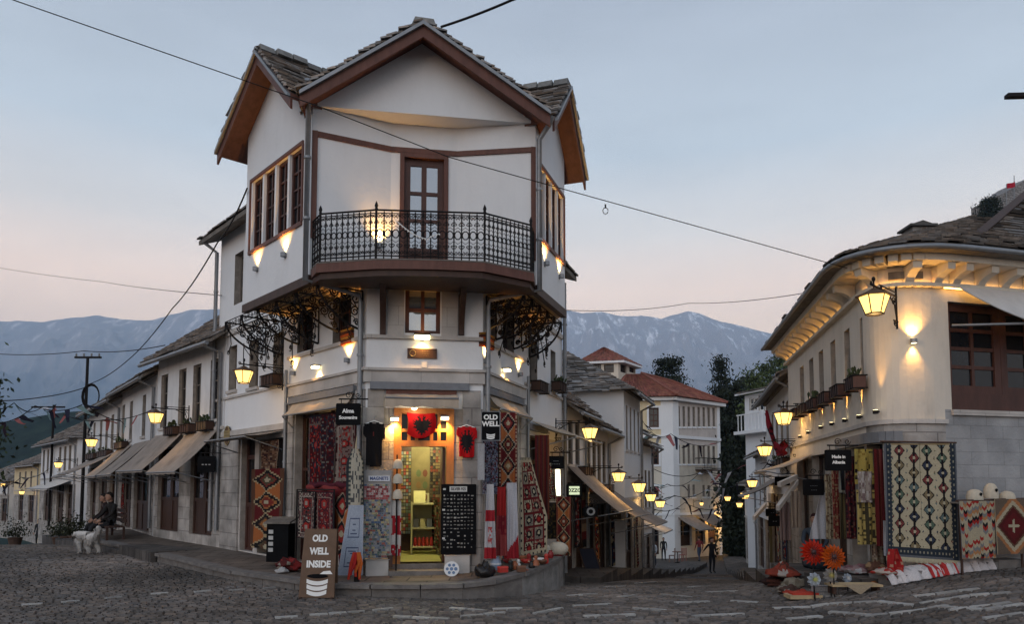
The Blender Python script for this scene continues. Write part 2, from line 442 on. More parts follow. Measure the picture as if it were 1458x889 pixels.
def cloth(fr, s0, s1, z0, z1, o, colfn, nx=24, nz=40, wave=.02, freq=2.2, th=.012, name='rug', mt='fabric', shape=None, fringe=None, parent=None, sag=0.0, phase=None, base=None):
 """hanging cloth with real folds; colfn(u, v) with v = 0 at the top; shape(u, v) -> (u, v) in the face"""
 b = MB(); ph = random.uniform(0, 6) if phase is None else phase
 def pos(i, j, back):
  u, v = i / nx, j / nz
  su, sv = shape(u, v) if shape else (u, v)
  off = wave * (math.sin(ph + su * freq * 6.28) * (.35 + .65 * v) + .4 * math.sin(ph * 2 + v * 5 + su * 9))
  return fr.pt(s0 + (s1 - s0) * su, z1 + (z0 - z1) * sv - sag * math.sin(math.pi * u) * (1 if v < 1 else 1), o + off + wave - (th if back else 0))
 vs_ = [pos(i, j, False) for j in range(nz + 1) for i in range(nx + 1)]
 fs, cs = [], []
 for j in range(nz):
  for i in range(nx):
   a = j * (nx + 1) + i
   fs.append((a, a + nx + 1, a + nx + 2, a + 1)); cs.append(mul(colfn((i + .5) / nx, (j + .5) / nz), .78))
 b.idx(vs_, fs, mt, cs, True)
 m2 = max(4, nz // 4)
 vb = [pos(i, j * nz / m2, True) for j in range(m2 + 1) for i in range(nx + 1)]
 fb = []; cb = []
 for j in range(m2):
  for i in range(nx):
   a = j * (nx + 1) + i; fb.append((a, a + 1, a + nx + 2, a + nx + 1)); cb.append(mul(colfn((i + .5) / nx, (j + .5) / m2), .8))
 b.idx(vb, fb, mt, cb, True)
 ec = colfn(.01, .5)
 for x in (0, nx):
  ring = [pos(x, j, False) for j in range(nz + 1)] ; rb = [pos(x, j, True) for j in range(nz + 1)]
  for j in range(nz): b.face([ring[j], ring[j + 1], rb[j + 1], rb[j]], mt, ec)
 for y in (0, nz):
  for i in range(nx): b.face([pos(i, y, False), pos(i + 1, y, False), pos(i + 1, y, True), pos(i, y, True)], mt, ec)
 if fringe:
  for i in range(nx * 2):
   p = pos(i / 2 + .25, nz, False); q = p + V((random.uniform(-.01, .01), random.uniform(-.01, .01), -random.uniform(.05, .08)))
   d = fr.a * .008
   b.idx([p - d, p + d, q + d * .6, q - d * .6, p + fr.n * -.006], [(0, 3, 2, 1), (1, 2, 4), (4, 3, 0)], mt, fringe)
 return b.build(name, parent, base)
def text_into(mb, txt, fr, sc, zc, size, o, mt, bold=.0, c=None, tilt=None, width=None, th=.004):
 """lettering, centred on (sc, zc) of the face"""
 cu = bpy.data.curves.new('lettering', 'FONT'); cu.body = txt; cu.size = size; cu.align_x = 'CENTER'; cu.align_y = 'CENTER'
 cu.offset = bold; cu.extrude = th / 2; cu.resolution_u = 3
 ob = bpy.data.objects.new('lettering', cu); col.objects.link(ob)
 bpy.context.view_layer.update()
 me = ob.to_mesh()
 vs_ = [v.co.copy() for v in me.vertices]; fs = [list(p.vertices) for p in me.polygons]
 ob.to_mesh_clear(); bpy.data.objects.remove(ob); bpy.data.curves.remove(cu)
 k = 1.0
 if width and vs_:
  wd = max(v.x for v in vs_) - min(v.x for v in vs_); k = width / wd
 f = tilt or (lambda s_, z_, o_: fr.pt(s_, z_, o_))
 mb.idx([f(sc + v.x * k, zc + v.y, o + v.z) for v in vs_], fs, mt, c)
# ------------------------------------------------------------------ main plan
A_ = XY(519, 12.6); B_ = XY(687, 12.9)
def vpdir(x): return V(((x - CX) / F * .9976, 1, 0)).normalized()
DL = vpdir(-215); DR = vpdir(1095)
LE = A_ + DL * 6.9            # far end of the left face
RE = B_ + DR * 5.3            # far end of the right face
# ------------------------------------------------------------------ street, cobbles
mat('street_base', (.045, .040, .039), .75, .35, 1.2, .5, 30)
mat('cobble', (.1, .1, .1), .62, .3, 4, .5, 40, spec=.35, attr=True)
mat('inlay', (.42, .41, .39), .7, .3, 5, .3, 40)
def inside_main(X, Y):
 p = V((X, Y, 0))
 nL = V((-DL.y, DL.x, 0))
 a = (p - A_).dot(V((-DL.y, DL.x, 0)))   # >0 : left of the left face line (outside)
 b = (p - B_).dot(V((DR.y, -DR.x, 0)))   # >0 : right of right face (outside)
 fr = Y - (A_.y - .2)
 return a < 0 and b < 0 and fr > 0
mb = MB()
xs = [-150, -90, -60, -40, -30] + [-24 + i * 1.0 for i in range(49)] + [30, 40, 60, 90, 150]
ys = [-40, -20, -8, 0, 4] + [6 + i * .6 for i in range(60)] + [44, 48, 53, 58, 64, 72, 82, 95, 110, 130, 160]
vs_ = [V((x, y, gz(x, y) - .03)) for y in ys for x in xs]; nx_ = len(xs)
fs = [(j * nx_ + i, j * nx_ + i + 1, (j + 1) * nx_ + i + 1, (j + 1) * nx_ + i) for j in range(len(ys) - 1) for i in range(nx_ - 1)]
mb.idx(vs_, fs, 'street_base', None, True)
struct(mb.build('street', base=(0, 0, 0)))
# cut stones laid in courses across the street (part of the paving)
mb = MB()
y = 7.6
rnd = random.Random(3)
# white stone inlay pattern: segments on the ground, measured on the photograph
INL = [(29, 864, 62, 861), (86, 859.5, 114, 857), (149, 854, 174, 851.5), (214, 848, 240, 845.5), (276, 845, 301, 842.5), (325, 842.5, 349, 840.5), (374, 840, 392, 838.5),
       (390, 882, 425, 880), (440, 878, 520, 872), (530, 871, 560, 868), (560, 880, 640, 884), (640, 868, 690, 871), (655, 880, 720, 874), (700, 870, 745, 868), (760, 876, 800, 868), (808, 850, 850, 847), (815, 865, 870, 862),
       (880, 852, 905, 849), (900, 868, 950, 871), (830, 880, 905, 877), (940, 848, 985, 852), (960, 860, 1010, 858), (985, 880, 1060, 876), (1040, 857, 1080, 860),
       (1100, 868, 1180, 862), (1120, 884, 1170, 880), (1180, 862, 1250, 858), (1250, 858, 1300, 864), (1300, 852, 1395, 840), (1310, 862, 1380, 850), (1380, 850, 1440, 846), (1290, 874, 1350, 864),
       (1350, 872, 1440, 860), (1330, 866, 1400, 870), (1400, 870, 1458, 862), (1230, 880, 1300, 872), (1180, 874, 1240, 878), (1150, 852, 1200, 850), (1400, 884, 1458, 876), (980, 838, 1010, 836), (860, 838, 890, 836), (1005, 845, 1050, 843), (905, 832, 935, 830)]
ISEG = []
for x0, y0, x1, y1 in INL:
 p, q = onground(x0, y0), onground(x1, y1)
 ISEG.append((p, q))
while y < 34:
 ch = rnd.uniform(.062, .088) * (1 if y < 16 else 1.5 if y < 24 else 2.2)
 x0 = -.72 * y - .5; x1 = .72 * y + .5; x = x0 + rnd.uniform(0, .2)
 lw = (.135 if y < 16 else .24 if y < 24 else .36)
 while x < x1:
  wd = lw * rnd.uniform(.65, 1.5); cx, cy = x + wd / 2, y + ch / 2
  if not inside_main(cx, cy) and not (cx > 5.9 and cy > 12.3 + .1 * (cx - 6) and cy < 30):
   z = [gz(a, b) for a, b in ((x, y), (x + wd, y), (x + wd, y + ch), (x, y + ch))]
   h = rnd.uniform(.0, .014); g = .008
   tlt = [rnd.uniform(-.004, .004) for _ in range(4)]
   b = [V((x + g, y + g, z[0] - .028)), V((x + wd - g, y + g, z[1] - .028)), V((x + wd - g, y + ch - g, z[2] - .028)), V((x + g, y + ch - g, z[3] - .028))]
   k = min(.014, ch * .2)
   t = [V((x + g + k, y + g + k, z[0] + h + tlt[0])), V((x + wd - g - k, y + g + k, z[1] + h + tlt[1])), V((x + wd - g - k, y + ch - g - k, z[2] + h + tlt[2])), V((x + g + k, y + ch - g - k, z[3] + h + tlt[3]))]
   v = rnd.uniform(.058, .138) * (1 + .7 * noise.noise(V((cx * .4, cy * .4, 0))) + .35 * noise.noise(V((cx * 1.7, cy * 1.7, 5)))); r_ = rnd.uniform(1.08, 1.27)
   c = (v * r_, v * .97, v * .97 / r_ * 1.03)
   mb.idx(b + t, [(4, 5, 6, 7), (0, 1, 5, 4), (1, 2, 6, 5), (2, 3, 7, 6), (3, 0, 4, 7)], 'cobble', c)
  x += wd
 y += ch
for p, q in ISEG:
 d = q - p; n = max(1, int(d.length / .22)); o = V((-d.y, d.x, 0)).normalized() * .034
 for k in range(n):
  a, b = p.lerp(q, (k + .04) / n), p.lerp(q, (k + .96) / n); v = rnd.uniform(.26, .42); w2 = rnd.uniform(.8, 1.2); c = [a - o * w2, b - o * w2, b + o * w2, a + o * w2]
  mb.hexa([V((u.x, u.y, gz(u.x, u.y) - .02)) for u in c], [V((u.x, u.y, gz(u.x, u.y) + rnd.uniform(.016, .021))) for u in c], 'cobble', (v, v * .97, v * .93))
struct(mb.build('street_paving', base=(0, 0, 0)))
# ------------------------------------------------------------------ raised pavement round the corner house
def offs(p, d): return V((p.x + d.x, p.y + d.y, 0))
NL = V((-DL.y, DL.x, 0)); NR = V((DR.y, -DR.x, 0))
def KP(x, y, z):
 r = ray(x, y); t = (z - CAMZ) / r.z; return CAM + r * t
def slab(name, edge, inner, lip=.05, matk='kerb_stone', drop=1.2):
 """pavement: outer edge points (with z) and matching inner points"""
 mb = MB(); n = len(edge)
 for i in range(n - 1):
  a, b, c, d = edge[i], edge[i + 1], inner[i + 1], inner[i]
  mb.face([a, b, c, d], matk)
  mb.face([V((a.x, a.y, a.z - drop)), V((b.x, b.y, b.z - drop)), V((b.x, b.y, b.z - lip)), V((a.x, a.y, a.z - lip))], matk)
 return mb
blockmat('pavement', (.10, .088, .08), (.065, .058, .054), (.035, .03, .028), .62, .40, .02, .7, .7, .8, True)
blockmat('pavement_top', (.17, .135, .11), (.12, .097, .082), (.055, .045, .04), .66, .42, .016, .7, .6, .7, True)
edge = []; inner = []
for t in (14.5, 11, 8, 6, 4, 2):
 p = A_ + DL * t + NL * 1.42; edge.append(V((p.x, p.y, .165 + .004 * t))); q = A_ + DL * t - NL * .3; inner.append(V((q.x, q.y, .18 + .010 * t)))
for (x, d, z) in ((470, 11.45, .165), (530, 11.32, .17), (600, 11.3, .17), (660, 11.4, .175), (705, 11.65, .20), (745, 12.1, .26), (775, 12.75, .33), (795, 13.4, .38), (803, 14.3, .41)):
 p = XY(x, d); edge.append(V((p.x, p.y, z))); t = max(0, (x - 470) / 333)
 q = A_.lerp(B_, min(1, t * 1.4)) + V((0, .25, 0)) if x < 720 else B_ + DR * ((x - 720) / 40 + .3) - NR * .2
 inner.append(V((q.x, q.y, z + .012)))
mb = MB()
for i in range(len(edge) - 1):
 a, b, c, d = edge[i], edge[i + 1], inner[i + 1], inner[i]
 mb.face([a, b, c, d], 'pavement_top')
struct(mb.build('pavement', base=(0, 0, 0)))
mb = MB()      # kerb stones with a projecting lip and a rough face below
for i in range(len(edge) - 1):
 a, b = edge[i], edge[i + 1]; n = max(1, int((b - a).length / .75)); d = (b - a); o = V((d.y, -d.x, 0)).normalized()
 for k in range(n):
  p = a.lerp(b, (k + .01) / n); q = a.lerp(b, (k + .99) / n); j = random.uniform(0, .025)
  f0, f1 = o * (.03 + j), o * -.22
  zz = lambda v, z: V((v.x, v.y, v.z + z))
  mb.hexa([zz(p + f0, -.055), zz(q + f0, -.055), zz(q + f1, -.055), zz(p + f1, -.055)], [zz(p + f0, .006), zz(q + f0, .006), zz(q + f1, .008), zz(p + f1, .008)], 'kerb_stone')
  mb.hexa([zz(p - o * .02, -1.1), zz(q - o * .02, -1.1), zz(q + f1, -1.1), zz(p + f1, -1.1)], [zz(p - o * .02, -.058), zz(q - o * .02, -.058), zz(q + f1, -.058), zz(p + f1, -.058)], 'rubble' if i > 10 else 'kerb_stone')
a, b = edge[-1], inner[-1]
mb.face([V((a.x, a.y, -1.5)), V((b.x, b.y, -1.5)), b, a], 'rubble')
struct(mb.build('kerb', base=(0, 0, 0)))
# stepped pavement further down the right-hand street, and along the left-hand row
mb = MB()
t = 2.6
while t < 34:
 p0 = B_ + DR * t; p1 = B_ + DR * (t + 2.0); z = gz(p0.x + .5, p0.y) + .16
 q0, q1 = p0 + NR * 1.05, p1 + NR * 1.05
 if t > 3.5:
  mb.hexa([V((*v.xy, z - 1.6)) for v in (p0 - NR * .3, q0, q1, p1 - NR * .3)], [V((*v.xy, z)) for v in (p0 - NR * .3, q0, q1, p1 - NR * .3)], 'pavement')
 t += 2.0
struct(mb.build('pavement', base=(0, 0, 0)))
mb = MB()
LROW = [XY(316, 17.3), XY(220, 21.2), XY(125, 30.5), XY(62, 45)]
for a, b in zip(LROW, LROW[1:]):
 n = int((b - a).length / 1.8)
 for k in range(n):
  p, q = a.lerp(b, k / n), a.lerp(b, (k + 1) / n); d = (b - a).normalized(); o = V((-d.y, d.x, 0)); m = (p + q) / 2
  z = max(gz(m.x, m.y) + .12, .235 - .045 * max(0, m.y - 18) - (.04 if k % 2 else 0) if m.y < 34 else -9)
  wd = 1.5 if m.y < 27 else 1.2
  mb.hexa([V((*v.xy, z - 2.2)) for v in (p + o * wd, p - o * .2, q - o * .2, q + o * wd)][::-1], [V((*v.xy, z)) for v in (p + o * wd, p - o * .2, q - o * .2, q + o * wd)][::-1], 'pavement')
struct(mb.build('pavement', base=(0, 0, 0)))
# right-hand pavement along the other side
mb = MB()
RR = [XY(1300, 11.6), XY(1235, 12.6), XY(1128, 19.3), XY(1098, 27), XY(1068, 38), XY(1050, 60)]
for a, b in zip(RR, RR[1:]):
 n = max(1, int((b - a).length / 2.0))
 for k in range(n):
  p, q = a.lerp(b, k / n), a.lerp(b, (k + 1) / n); d = (b - a).normalized(); o = V((-d.y, d.x, 0)); m = (p + q) / 2
  z = gz(m.x - .6, m.y) + .14; wd = 1.25
  c = [q + o * wd, q - o * .2, p - o * .2, p + o * wd]
  mb.hexa([V((*v.xy, z - 1.2)) for v in c][::-1], [V((*v.xy, z)) for v in c][::-1], 'pavement')
p, q = XY(1262, 11.2), XY(1450, 11.75); d = (q - p).normalized(); o = V((d.y, -d.x, 0))
for k in range(5):
 a, b = p.lerp(q, k / 5 + .002), p.lerp(q, (k + 1) / 5 - .002); c = [a + o * .04, b + o * .04, b - o * .45, a - o * .45]
 mb.hexa([V((v.x, v.y, gz(v.x, v.y) - .3)) for v in c], [V((v.x, v.y, gz(a.x, a.y) + .15)) for v in c], 'kerb_stone')
struct(mb.build('pavement', base=(0, 0, 0)))
# ------------------------------------------------------------------ valley, hills, mountains
def rockmat(name, low, mid, high, snow, z0, z1, snowz):
 m, t, b = newmat(name); l = t.links.new
 b.inputs['Roughness'].default_value = .95; b.inputs['Specular IOR Level'].default_value = .05
 tc = N(t, 'ShaderNodeTexCoord'); o = tc.outputs['Object']; sp = N(t, 'ShaderNodeSeparateXYZ'); l(o, sp.inputs[0])
 n1 = N(t, 'ShaderNodeTexNoise'); n1.inputs['Scale'].default_value = .0035; n1.inputs['Detail'].default_value = 9; n1.inputs['Roughness'].default_value = .62; l(o, n1.inputs['Vector'])
 mp = N(t, 'ShaderNodeMapping'); mp.inputs['Scale'].default_value = (1, .3, .22); mp.inputs['Rotation'].default_value = (0, R(28), 0); l(o, mp.inputs[0])
 n2 = N(t, 'ShaderNodeTexNoise'); n2.inputs['Scale'].default_value = .011; n2.inputs['Detail'].default_value = 9; n2.inputs['Roughness'].default_value = .7; l(mp.outputs[0], n2.inputs['Vector'])
 mr = N(t, 'ShaderNodeMapRange'); mr.inputs['From Min'].default_value = z0; mr.inputs['From Max'].default_value = z1; l(sp.outputs['Z'], mr.inputs['Value'])
 ad = N(t, 'ShaderNodeMath', operation='MULTIPLY_ADD'); l(n1.outputs['Fac'], ad.inputs[0]); ad.inputs[1].default_value = .7; l(mr.outputs[0], ad.inputs[2])
 rp = N(t, 'ShaderNodeValToRGB'); setramp(rp, [(.25, low), (.55, mid), (1.0, high)])
 l(ad.outputs[0], rp.inputs[0])
 # pale scree streaks and snow lying high up
 st = N(t, 'ShaderNodeMapRange'); st.inputs['From Min'].default_value = .53; st.inputs['From Max'].default_value = .62; l(n2.outputs['Fac'], st.inputs['Value'])
 hm = N(t, 'ShaderNodeMapRange'); hm.inputs['From Min'].default_value = snowz - 420; hm.inputs['From Max'].default_value = snowz; hm.inputs['To Min'].default_value = .12; hm.inputs['To Max'].default_value = 1.0; l(sp.outputs['Z'], hm.inputs['Value'])
 mu = N(t, 'ShaderNodeMath', operation='MULTIPLY'); l(st.outputs[0], mu.inputs[0]); l(hm.outputs[0], mu.inputs[1])
 n4 = N(t, 'ShaderNodeTexNoise', noise_type='RIDGED_MULTIFRACTAL'); n4.inputs['Scale'].default_value = .0022; n4.inputs['Detail'].default_value = 9; l(o, n4.inputs['Vector'])
 bp = N(t, 'ShaderNodeBump'); bp.inputs['Strength'].default_value = .75; bp.inputs['Distance'].default_value = 70; l(n4.outputs['Fac'], bp.inputs['Height']); l(bp.outputs[0], b.inputs['Normal'])
 mx = N(t, 'ShaderNodeMix', data_type='RGBA'); l(mu.outputs[0], mx.inputs['Factor']); l(rp.outputs[0], mx.inputs['A']); mx.inputs['B'].default_value = (*snow, 1)
 l(mx.outputs['Result'], b.inputs['Base Color'])
rockmat('rock_right', (.05, .06, .06), (.24, .235, .235), (.46, .40, .37), (1.0, .93, .90), 0, 1900, 1650)
rockmat('rock_left', (.045, .055, .055), (.20, .20, .20), (.42, .37, .34), (.75, .65, .60), 0, 1900, 1700)
def ridge(name, prof, d1, d0, x0, x1, mt, nx=240, ny=44, amp=110, seed=0, zb=-160):
 mb = MB(); vs_ = []
 for j in range(ny + 1):
  t = j / ny
  for i in range(nx + 1):
   x = x0 + (x1 - x0) * i / nx
   d = d1 + (d0 - d1) * t
   top = P(x, interp(x, prof), d1)
   X = XY(x, d).x
   z = zb + (top.z - zb) * (1 - t) ** 1.35
   k = min(1, 4 * t) * min(1, 3 * (1 - t) + .1)
   fr_ = noise.ridged_multi_fractal(V((X * .0011 + seed, d * .0005, seed)), 1.0, 2.1, 5, 1.0, 2.0)
   fr2 = noise.fractal(V((X * .004, d * .002, seed + 3)), 1.0, 2.0, 5)
   z += (fr_ - 1.0) * amp * k + fr2 * amp * .35 * k + fr2 * 14 * (1 - min(1, 4 * t))
   vs_.append(V((X, d, z)))
 n = nx + 1
 fs = [(j * n + i, (j + 1) * n + i, (j + 1) * n + i + 1, j * n + i + 1) for j in range(ny) for i in range(nx)]
 mb.idx(vs_, fs, mt, None, True)
 back = [V((p.x * 1.25, p.y * 1.25, -190)) for p in vs_[:n]]
 mb.idx(vs_[:n] + back, [(i, i + 1, n + i + 1, n + i) for i in range(nx)], mt, None, True)
 return struct(mb.build(name, base=(0, 0, 0)))
ridge('mountain', [(-600, 470), (-200, 455), (0, 457), (50, 459), (100, 452), (130, 450), (165, 455), (210, 456), (235, 448), (262, 442), (318, 440), (400, 434), (470, 446), (560, 440), (640, 452), (760, 500), (820, 560)],
      8200, 4200, -620, 830, 'rock_left', 420, 70, 330, 2.0)
ridge('mountain', [(560, 520), (640, 466), (720, 444), (803, 440), (830, 446), (858, 444), (885, 451), (915, 450), (945, 454), (962, 448), (985, 444), (1005, 448), (1030, 458), (1060, 464), (1090, 471), (1125, 482), (1200, 506), (1300, 530), (1450, 560), (1700, 600), (2000, 640)],
      8600, 4300, 560, 2000, 'rock_right', 420, 70, 360, 9.0)
mat('valley', (.05, .062, .04), .95, .5, .01, spec=.05)
mat('hill_green', (.022, .032, .02), .95, .7, .04, spec=.05)
mb = MB()
xs = [-10900, -7000, -4000, -2500, -1500, -900, -500, -250, -120, 0, 120, 250, 500, 900, 1500, 2500, 4000, 7000, 10900]
ys = [-880, -400, 150, 200, 300, 450, 700, 1000, 1500, 2200, 3200, 4500, 6500, 9300]
vs_ = [V((x, y, interp(math.hypot(x, max(y, 0)) if y > 0 else 150, [(0, -12), (150, -13), (300, -45), (700, -120), (1500, -165), (5000, -175)]))) for y in ys for x in xs]; n = len(xs)
mb.idx(vs_, [(j * n + i, j * n + i + 1, (j + 1) * n + i + 1, (j + 1) * n + i) for j in range(len(ys) - 1) for i in range(n - 1)], 'valley', None, True)
struct(mb.build('valley', base=(0, 0, 0)))
ridge('hill', [(-500, 590), (-120, 608), (0, 606), (60, 598), (110, 590), (200, 596), (330, 630), (500, 680), (700, 720)], 900, 420, -500, 700, 'hill_green', 80, 14, 14, 5.0, -110)
# ------------------------------------------------------------------ the air
hm = bpy.data.materials.new('haze'); hm.use_nodes = True
ht = hm.node_tree; ht.nodes.clear()
ho = ht.nodes.new('ShaderNodeOutputMaterial'); pv = ht.nodes.new('ShaderNodeVolumePrincipled')
pv.inputs['Color'].default_value = (.45, .70, 1.0, 1); pv.inputs['Density'].default_value = 8.5e-5; pv.inputs['Anisotropy'].default_value = 0
ht.links.new(pv.outputs[0], ho.inputs['Volume'])
M['haze'] = hm
mb = MB(); mb.box(-11000, 11000, -900, 9400, -260, 2300, 'haze')
hz = mb.build('haze', base=(0, 0, 0)); hz['kind'] = 'stuff'
# ================================================================== the corner house
house = thing('corner_house', 'white three storey corner house with stone slab gables and a wrought iron balcony', 'house', (-1.5, 14.5, 0))
F0 = Fr(A_, B_); FL = Fr(LE, A_); FRt = Fr(B_, RE)
Z1 = 5.08                                           # underside of the projecting upper floor
UA = P(441, 385, 12.1); UA.z = 0; UB = P(763, 395, 12.72); UB.z = 0
ULE = UA + DL * 2.75; URE = UB + DR * 1.95
G = Fr(UA, UB); UL = Fr(ULE, UA); UR = Fr(UB, URE)
def stone_below(z): return 'stone_blocks' if z < 2.95 else 'white_plaster'
hl = {}
hl['shop'] = (*FL.rect(419, 584, 506, 770)[:2], .22, FL.rect(419, 584, 506, 770)[3])
hl['w1'] = FL.rect(424, 405, 446, 500); hl['w2'] = FL.rect(474, 418, 500, 486)
hl['w3'] = FL.rect(389, 474, 404, 546); hl['w4'] = FL.rect(355, 484, 368, 552); hl['w5'] = FL.rect(326, 493, 337, 556)
hl['w6'] = FL.rect(334, 360, 346, 432)
r_ = FL.rect(343, 614, 362, 760); hl['door'] = (r_[0], r_[1], .25, r_[3])
r_ = FL.rect(368, 625, 404, 760); hl['shop2'] = (r_[0], r_[1], .25, r_[3])
mb = MB()
wall(mb, FL, 0, FL.L, -.6, 7.75, list(hl.values()), None, .25, lambda z: 'pale_blocks' if z < 2.8 else 'white_plaster')
h0 = {}
r_ = F0.rect(560, 582, 646, 803); h0['door'] = (r_[0], r_[1], r_[2], r_[3])
h0['w'] = F0.rect(577, 405, 627, 475)
wall(mb, F0, 0, F0.L, -.6, Z1 + .2, list(h0.values()), None, .28, lambda z: 'stone_blocks' if z < 2.9 else 'white_plaster')
hr = {}
r_ = FRt.rect(693, 585, 738, 780); hr['shop'] = (r_[0], r_[1], .35, r_[3])
hr['w1'] = FRt.rect(694, 424, 707, 484); hr['w2'] = FRt.rect(716, 440, 732, 500)
hr['w3'] = FRt.rect(754, 486, 765, 552); hr['w4'] = FRt.rect(784, 500, 791, 552)
r_ = FRt.rect(752, 622, 776, 770); hr['shop2'] = (r_[0], r_[1], .3, r_[3])
wall(mb, FRt, 0, FRt.L, -2.2, 6.9, list(hr.values()), None, .25, lambda z: 'pale_blocks' if z < 2.7 else 'white_plaster')
BK = [RE, RE + V((-.3, 4, 0)), LE + V((2.2, 4.2, 0)), LE]
for p, q in zip(BK, BK[1:]):
 f = Fr(p, q); mb.face([f.pt(0, -2.2), f.pt(f.L, -2.2), f.pt(f.L, 6.9), f.pt(0, 6.9)], 'white_plaster')
mb.build('wall', house)
# stone courses, ledges, quoins
mb = MB()
def course(fr, s0, s1, z0, z1, o, mt='pale_blocks'): mb.fbox(fr, s0, s1, z0, z1, -.05, o, mt)
zb0, zb1 = F0.px(600, 546)[1], F0.px(600, 530)[1]
zl0, zl1 = F0.px(600, 484)[1], F0.px(600, 479)[1]
course(F0, -.03, F0.L + .03, zb0, zb1, .05); course(F0, -.04, F0.L + .04, zb1 + .003, zb1 + .05, .09)
course(F0, 0, F0.L, zl0, zl1, .06)
s412 = FL.px(411, 560)[0]
course(FL, s412, FL.L + .02, zb0 - .002, zb1 - .002, .048); course(FL, s412, FL.L + .03, zb1 + .002, zb1 + .048, .088)
course(FL, s412, FL.L + .02, zl0 - .01, zl1 - .01, .055)
course(FL, -.1, s412 - .02, 2.80, 2.92, .06); course(FL, -.1, s412 - .02, FL.px(360, 558)[1] - .05, FL.px(360, 558)[1], .045)
course(FL, -.1, FL.px(382, 440)[0], FL.px(350, 470)[1], FL.px(350, 470)[1] + .12, .05)
s745 = FRt.px(746, 560)[0]
course(FRt, -.02, s745, zb0 - .004, zb1 - .004, .048); course(FRt, -.03, s745, zb1 + .001, zb1 + .047, .088)
course(FRt, -.02, s745, zl0 - .012, zl1 - .012, .055)
course(FRt, s745 + .02, FRt.L, FRt.px(780, 553)[1] - .15, FRt.px(780, 553)[1] - .09, .045)
course(FRt, s745 + .02, FRt.L, FRt.px(780, 470)[1], FRt.px(780, 470)[1] + .1, .045)
# surround of the middle window
w_ = h0['w']
for a, b in ((w_[0] - .30, w_[0] - .02), (w_[1] + .02, w_[1] + .30)): mb.fbox(F0, a, b, zl1, Z1, -.05, .035, 'pale_blocks')
mb.fbox(F0, w_[0] - .02, w_[1] + .02, w_[3], w_[3] + .2, -.05, .032, 'pale_blocks')
# pilasters of the ground floor
for fr, x0, x1 in ((FL, 411, 418), (FL, 507, 519), (F0, 522, 546), (F0, 658, 684), (FL, 317, 341), (FL, 405.5, 410)):
 a, b = fr.px(x0, 690)[0], fr.px(x1, 690)[0]
 mb.fbox(fr, a, b, .05, zb0 - .12 if fr is not FL or x0 > 405 else 2.78, -.05, .045, 'stone_blocks')
a, b = FRt.px(739, 690)[0], FRt.px(750, 690)[0]; mb.fbox(FRt, a, b, .1, zb0 - .12, -.05, .045, 'stone_blocks')
mb.build('stone_course', house)
# iron lintels above the shop fronts
for fr, x0, x1, y in ((F0, 527, 668, 550), (FL, 415, 508, 571), (FRt, 689, 742, 570), (FRt, 749, 776, 608)):
 mb = MB(); a, z = fr.px(x0, y); b, _ = fr.px(x1, y)
 if fr is not F0: z = zb0 - .10 if fr is FL or x0 < 740 else z
 mb.fbox(fr, a, b, z - .035, z + .07, .0, .075, 'steel_grey'); mb.fbox(fr, a, b, z - .06, z - .036, .0, .11, 'steel_grey')
 mb.build('lintel', house)
# windows of the lower floors
window(house, F0, h0['w'], -.10, 2, 2, 'wood_red', 'pane_bright', .07, .06)
for k, (nx, nz) in {'w1': (2, 3), 'w2': (2, 3), 'w3': (2, 3), 'w4': (2, 3), 'w5': (2, 3), 'w6': (2, 3)}.items(): window(house, FL, hl[k], -.14, nx, nz, 'wood_red' if k in ('w1', 'w2') else 'wood_old', sill='pale_blocks' if k in ('w4', 'w5') else None)
for k in ('w1', 'w2', 'w3', 'w4'): window(house, FRt, hr[k], -.14, 2, 3, 'wood_red' if k in ('w1', 'w2') else 'wood_old', fw=.035)
# shuttered door to the left, glazed shop front with its own panes
def shopdoor(parent, fr, r, mt='wood_red', o=-.14, leaves=2, solid=.38, name='door'):
 s0, s1, z0, z1 = r; b = MB(); wd = (s1 - s0) / leaves; g = MB()
 for k in range(leaves):
  a = s0 + k * wd; c = a + wd; f = min(.09, wd * .16)
  b.fbox(fr, a + .004, a + f, z0, z1, o - .06, o, mt); b.fbox(fr, c - f, c - .004, z0, z1, o - .06, o, mt)
  zs = [z0, z0 + (z1 - z0) * solid, z1 - (z1 - z0) * .22, z1]
  for z in zs:
   b.fbox(fr, a + f, c - f, max(z0, z - .045), min(z1, z + .045), o - .058, o - .003, mt)
  b.fbox(fr, a + f, c - f, z0 + .045, zs[1] - .045, o - .045, o - .025, mt)
  g.fbox(fr, a + f, c - f, zs[1] + .045, z1 - .045, o - .04, o - .03, 'pane')
 d = b.build(name, parent); g.build('pane', d); return d
shopdoor(house, FL, hl['door'], 'wood_red', -.12, 1)
shopdoor(house, FL, hl['shop2'], 'wood_dark', -.2, 2)
shopdoor(house, FRt, hr['shop2'], 'wood_dark', -.2, 2)
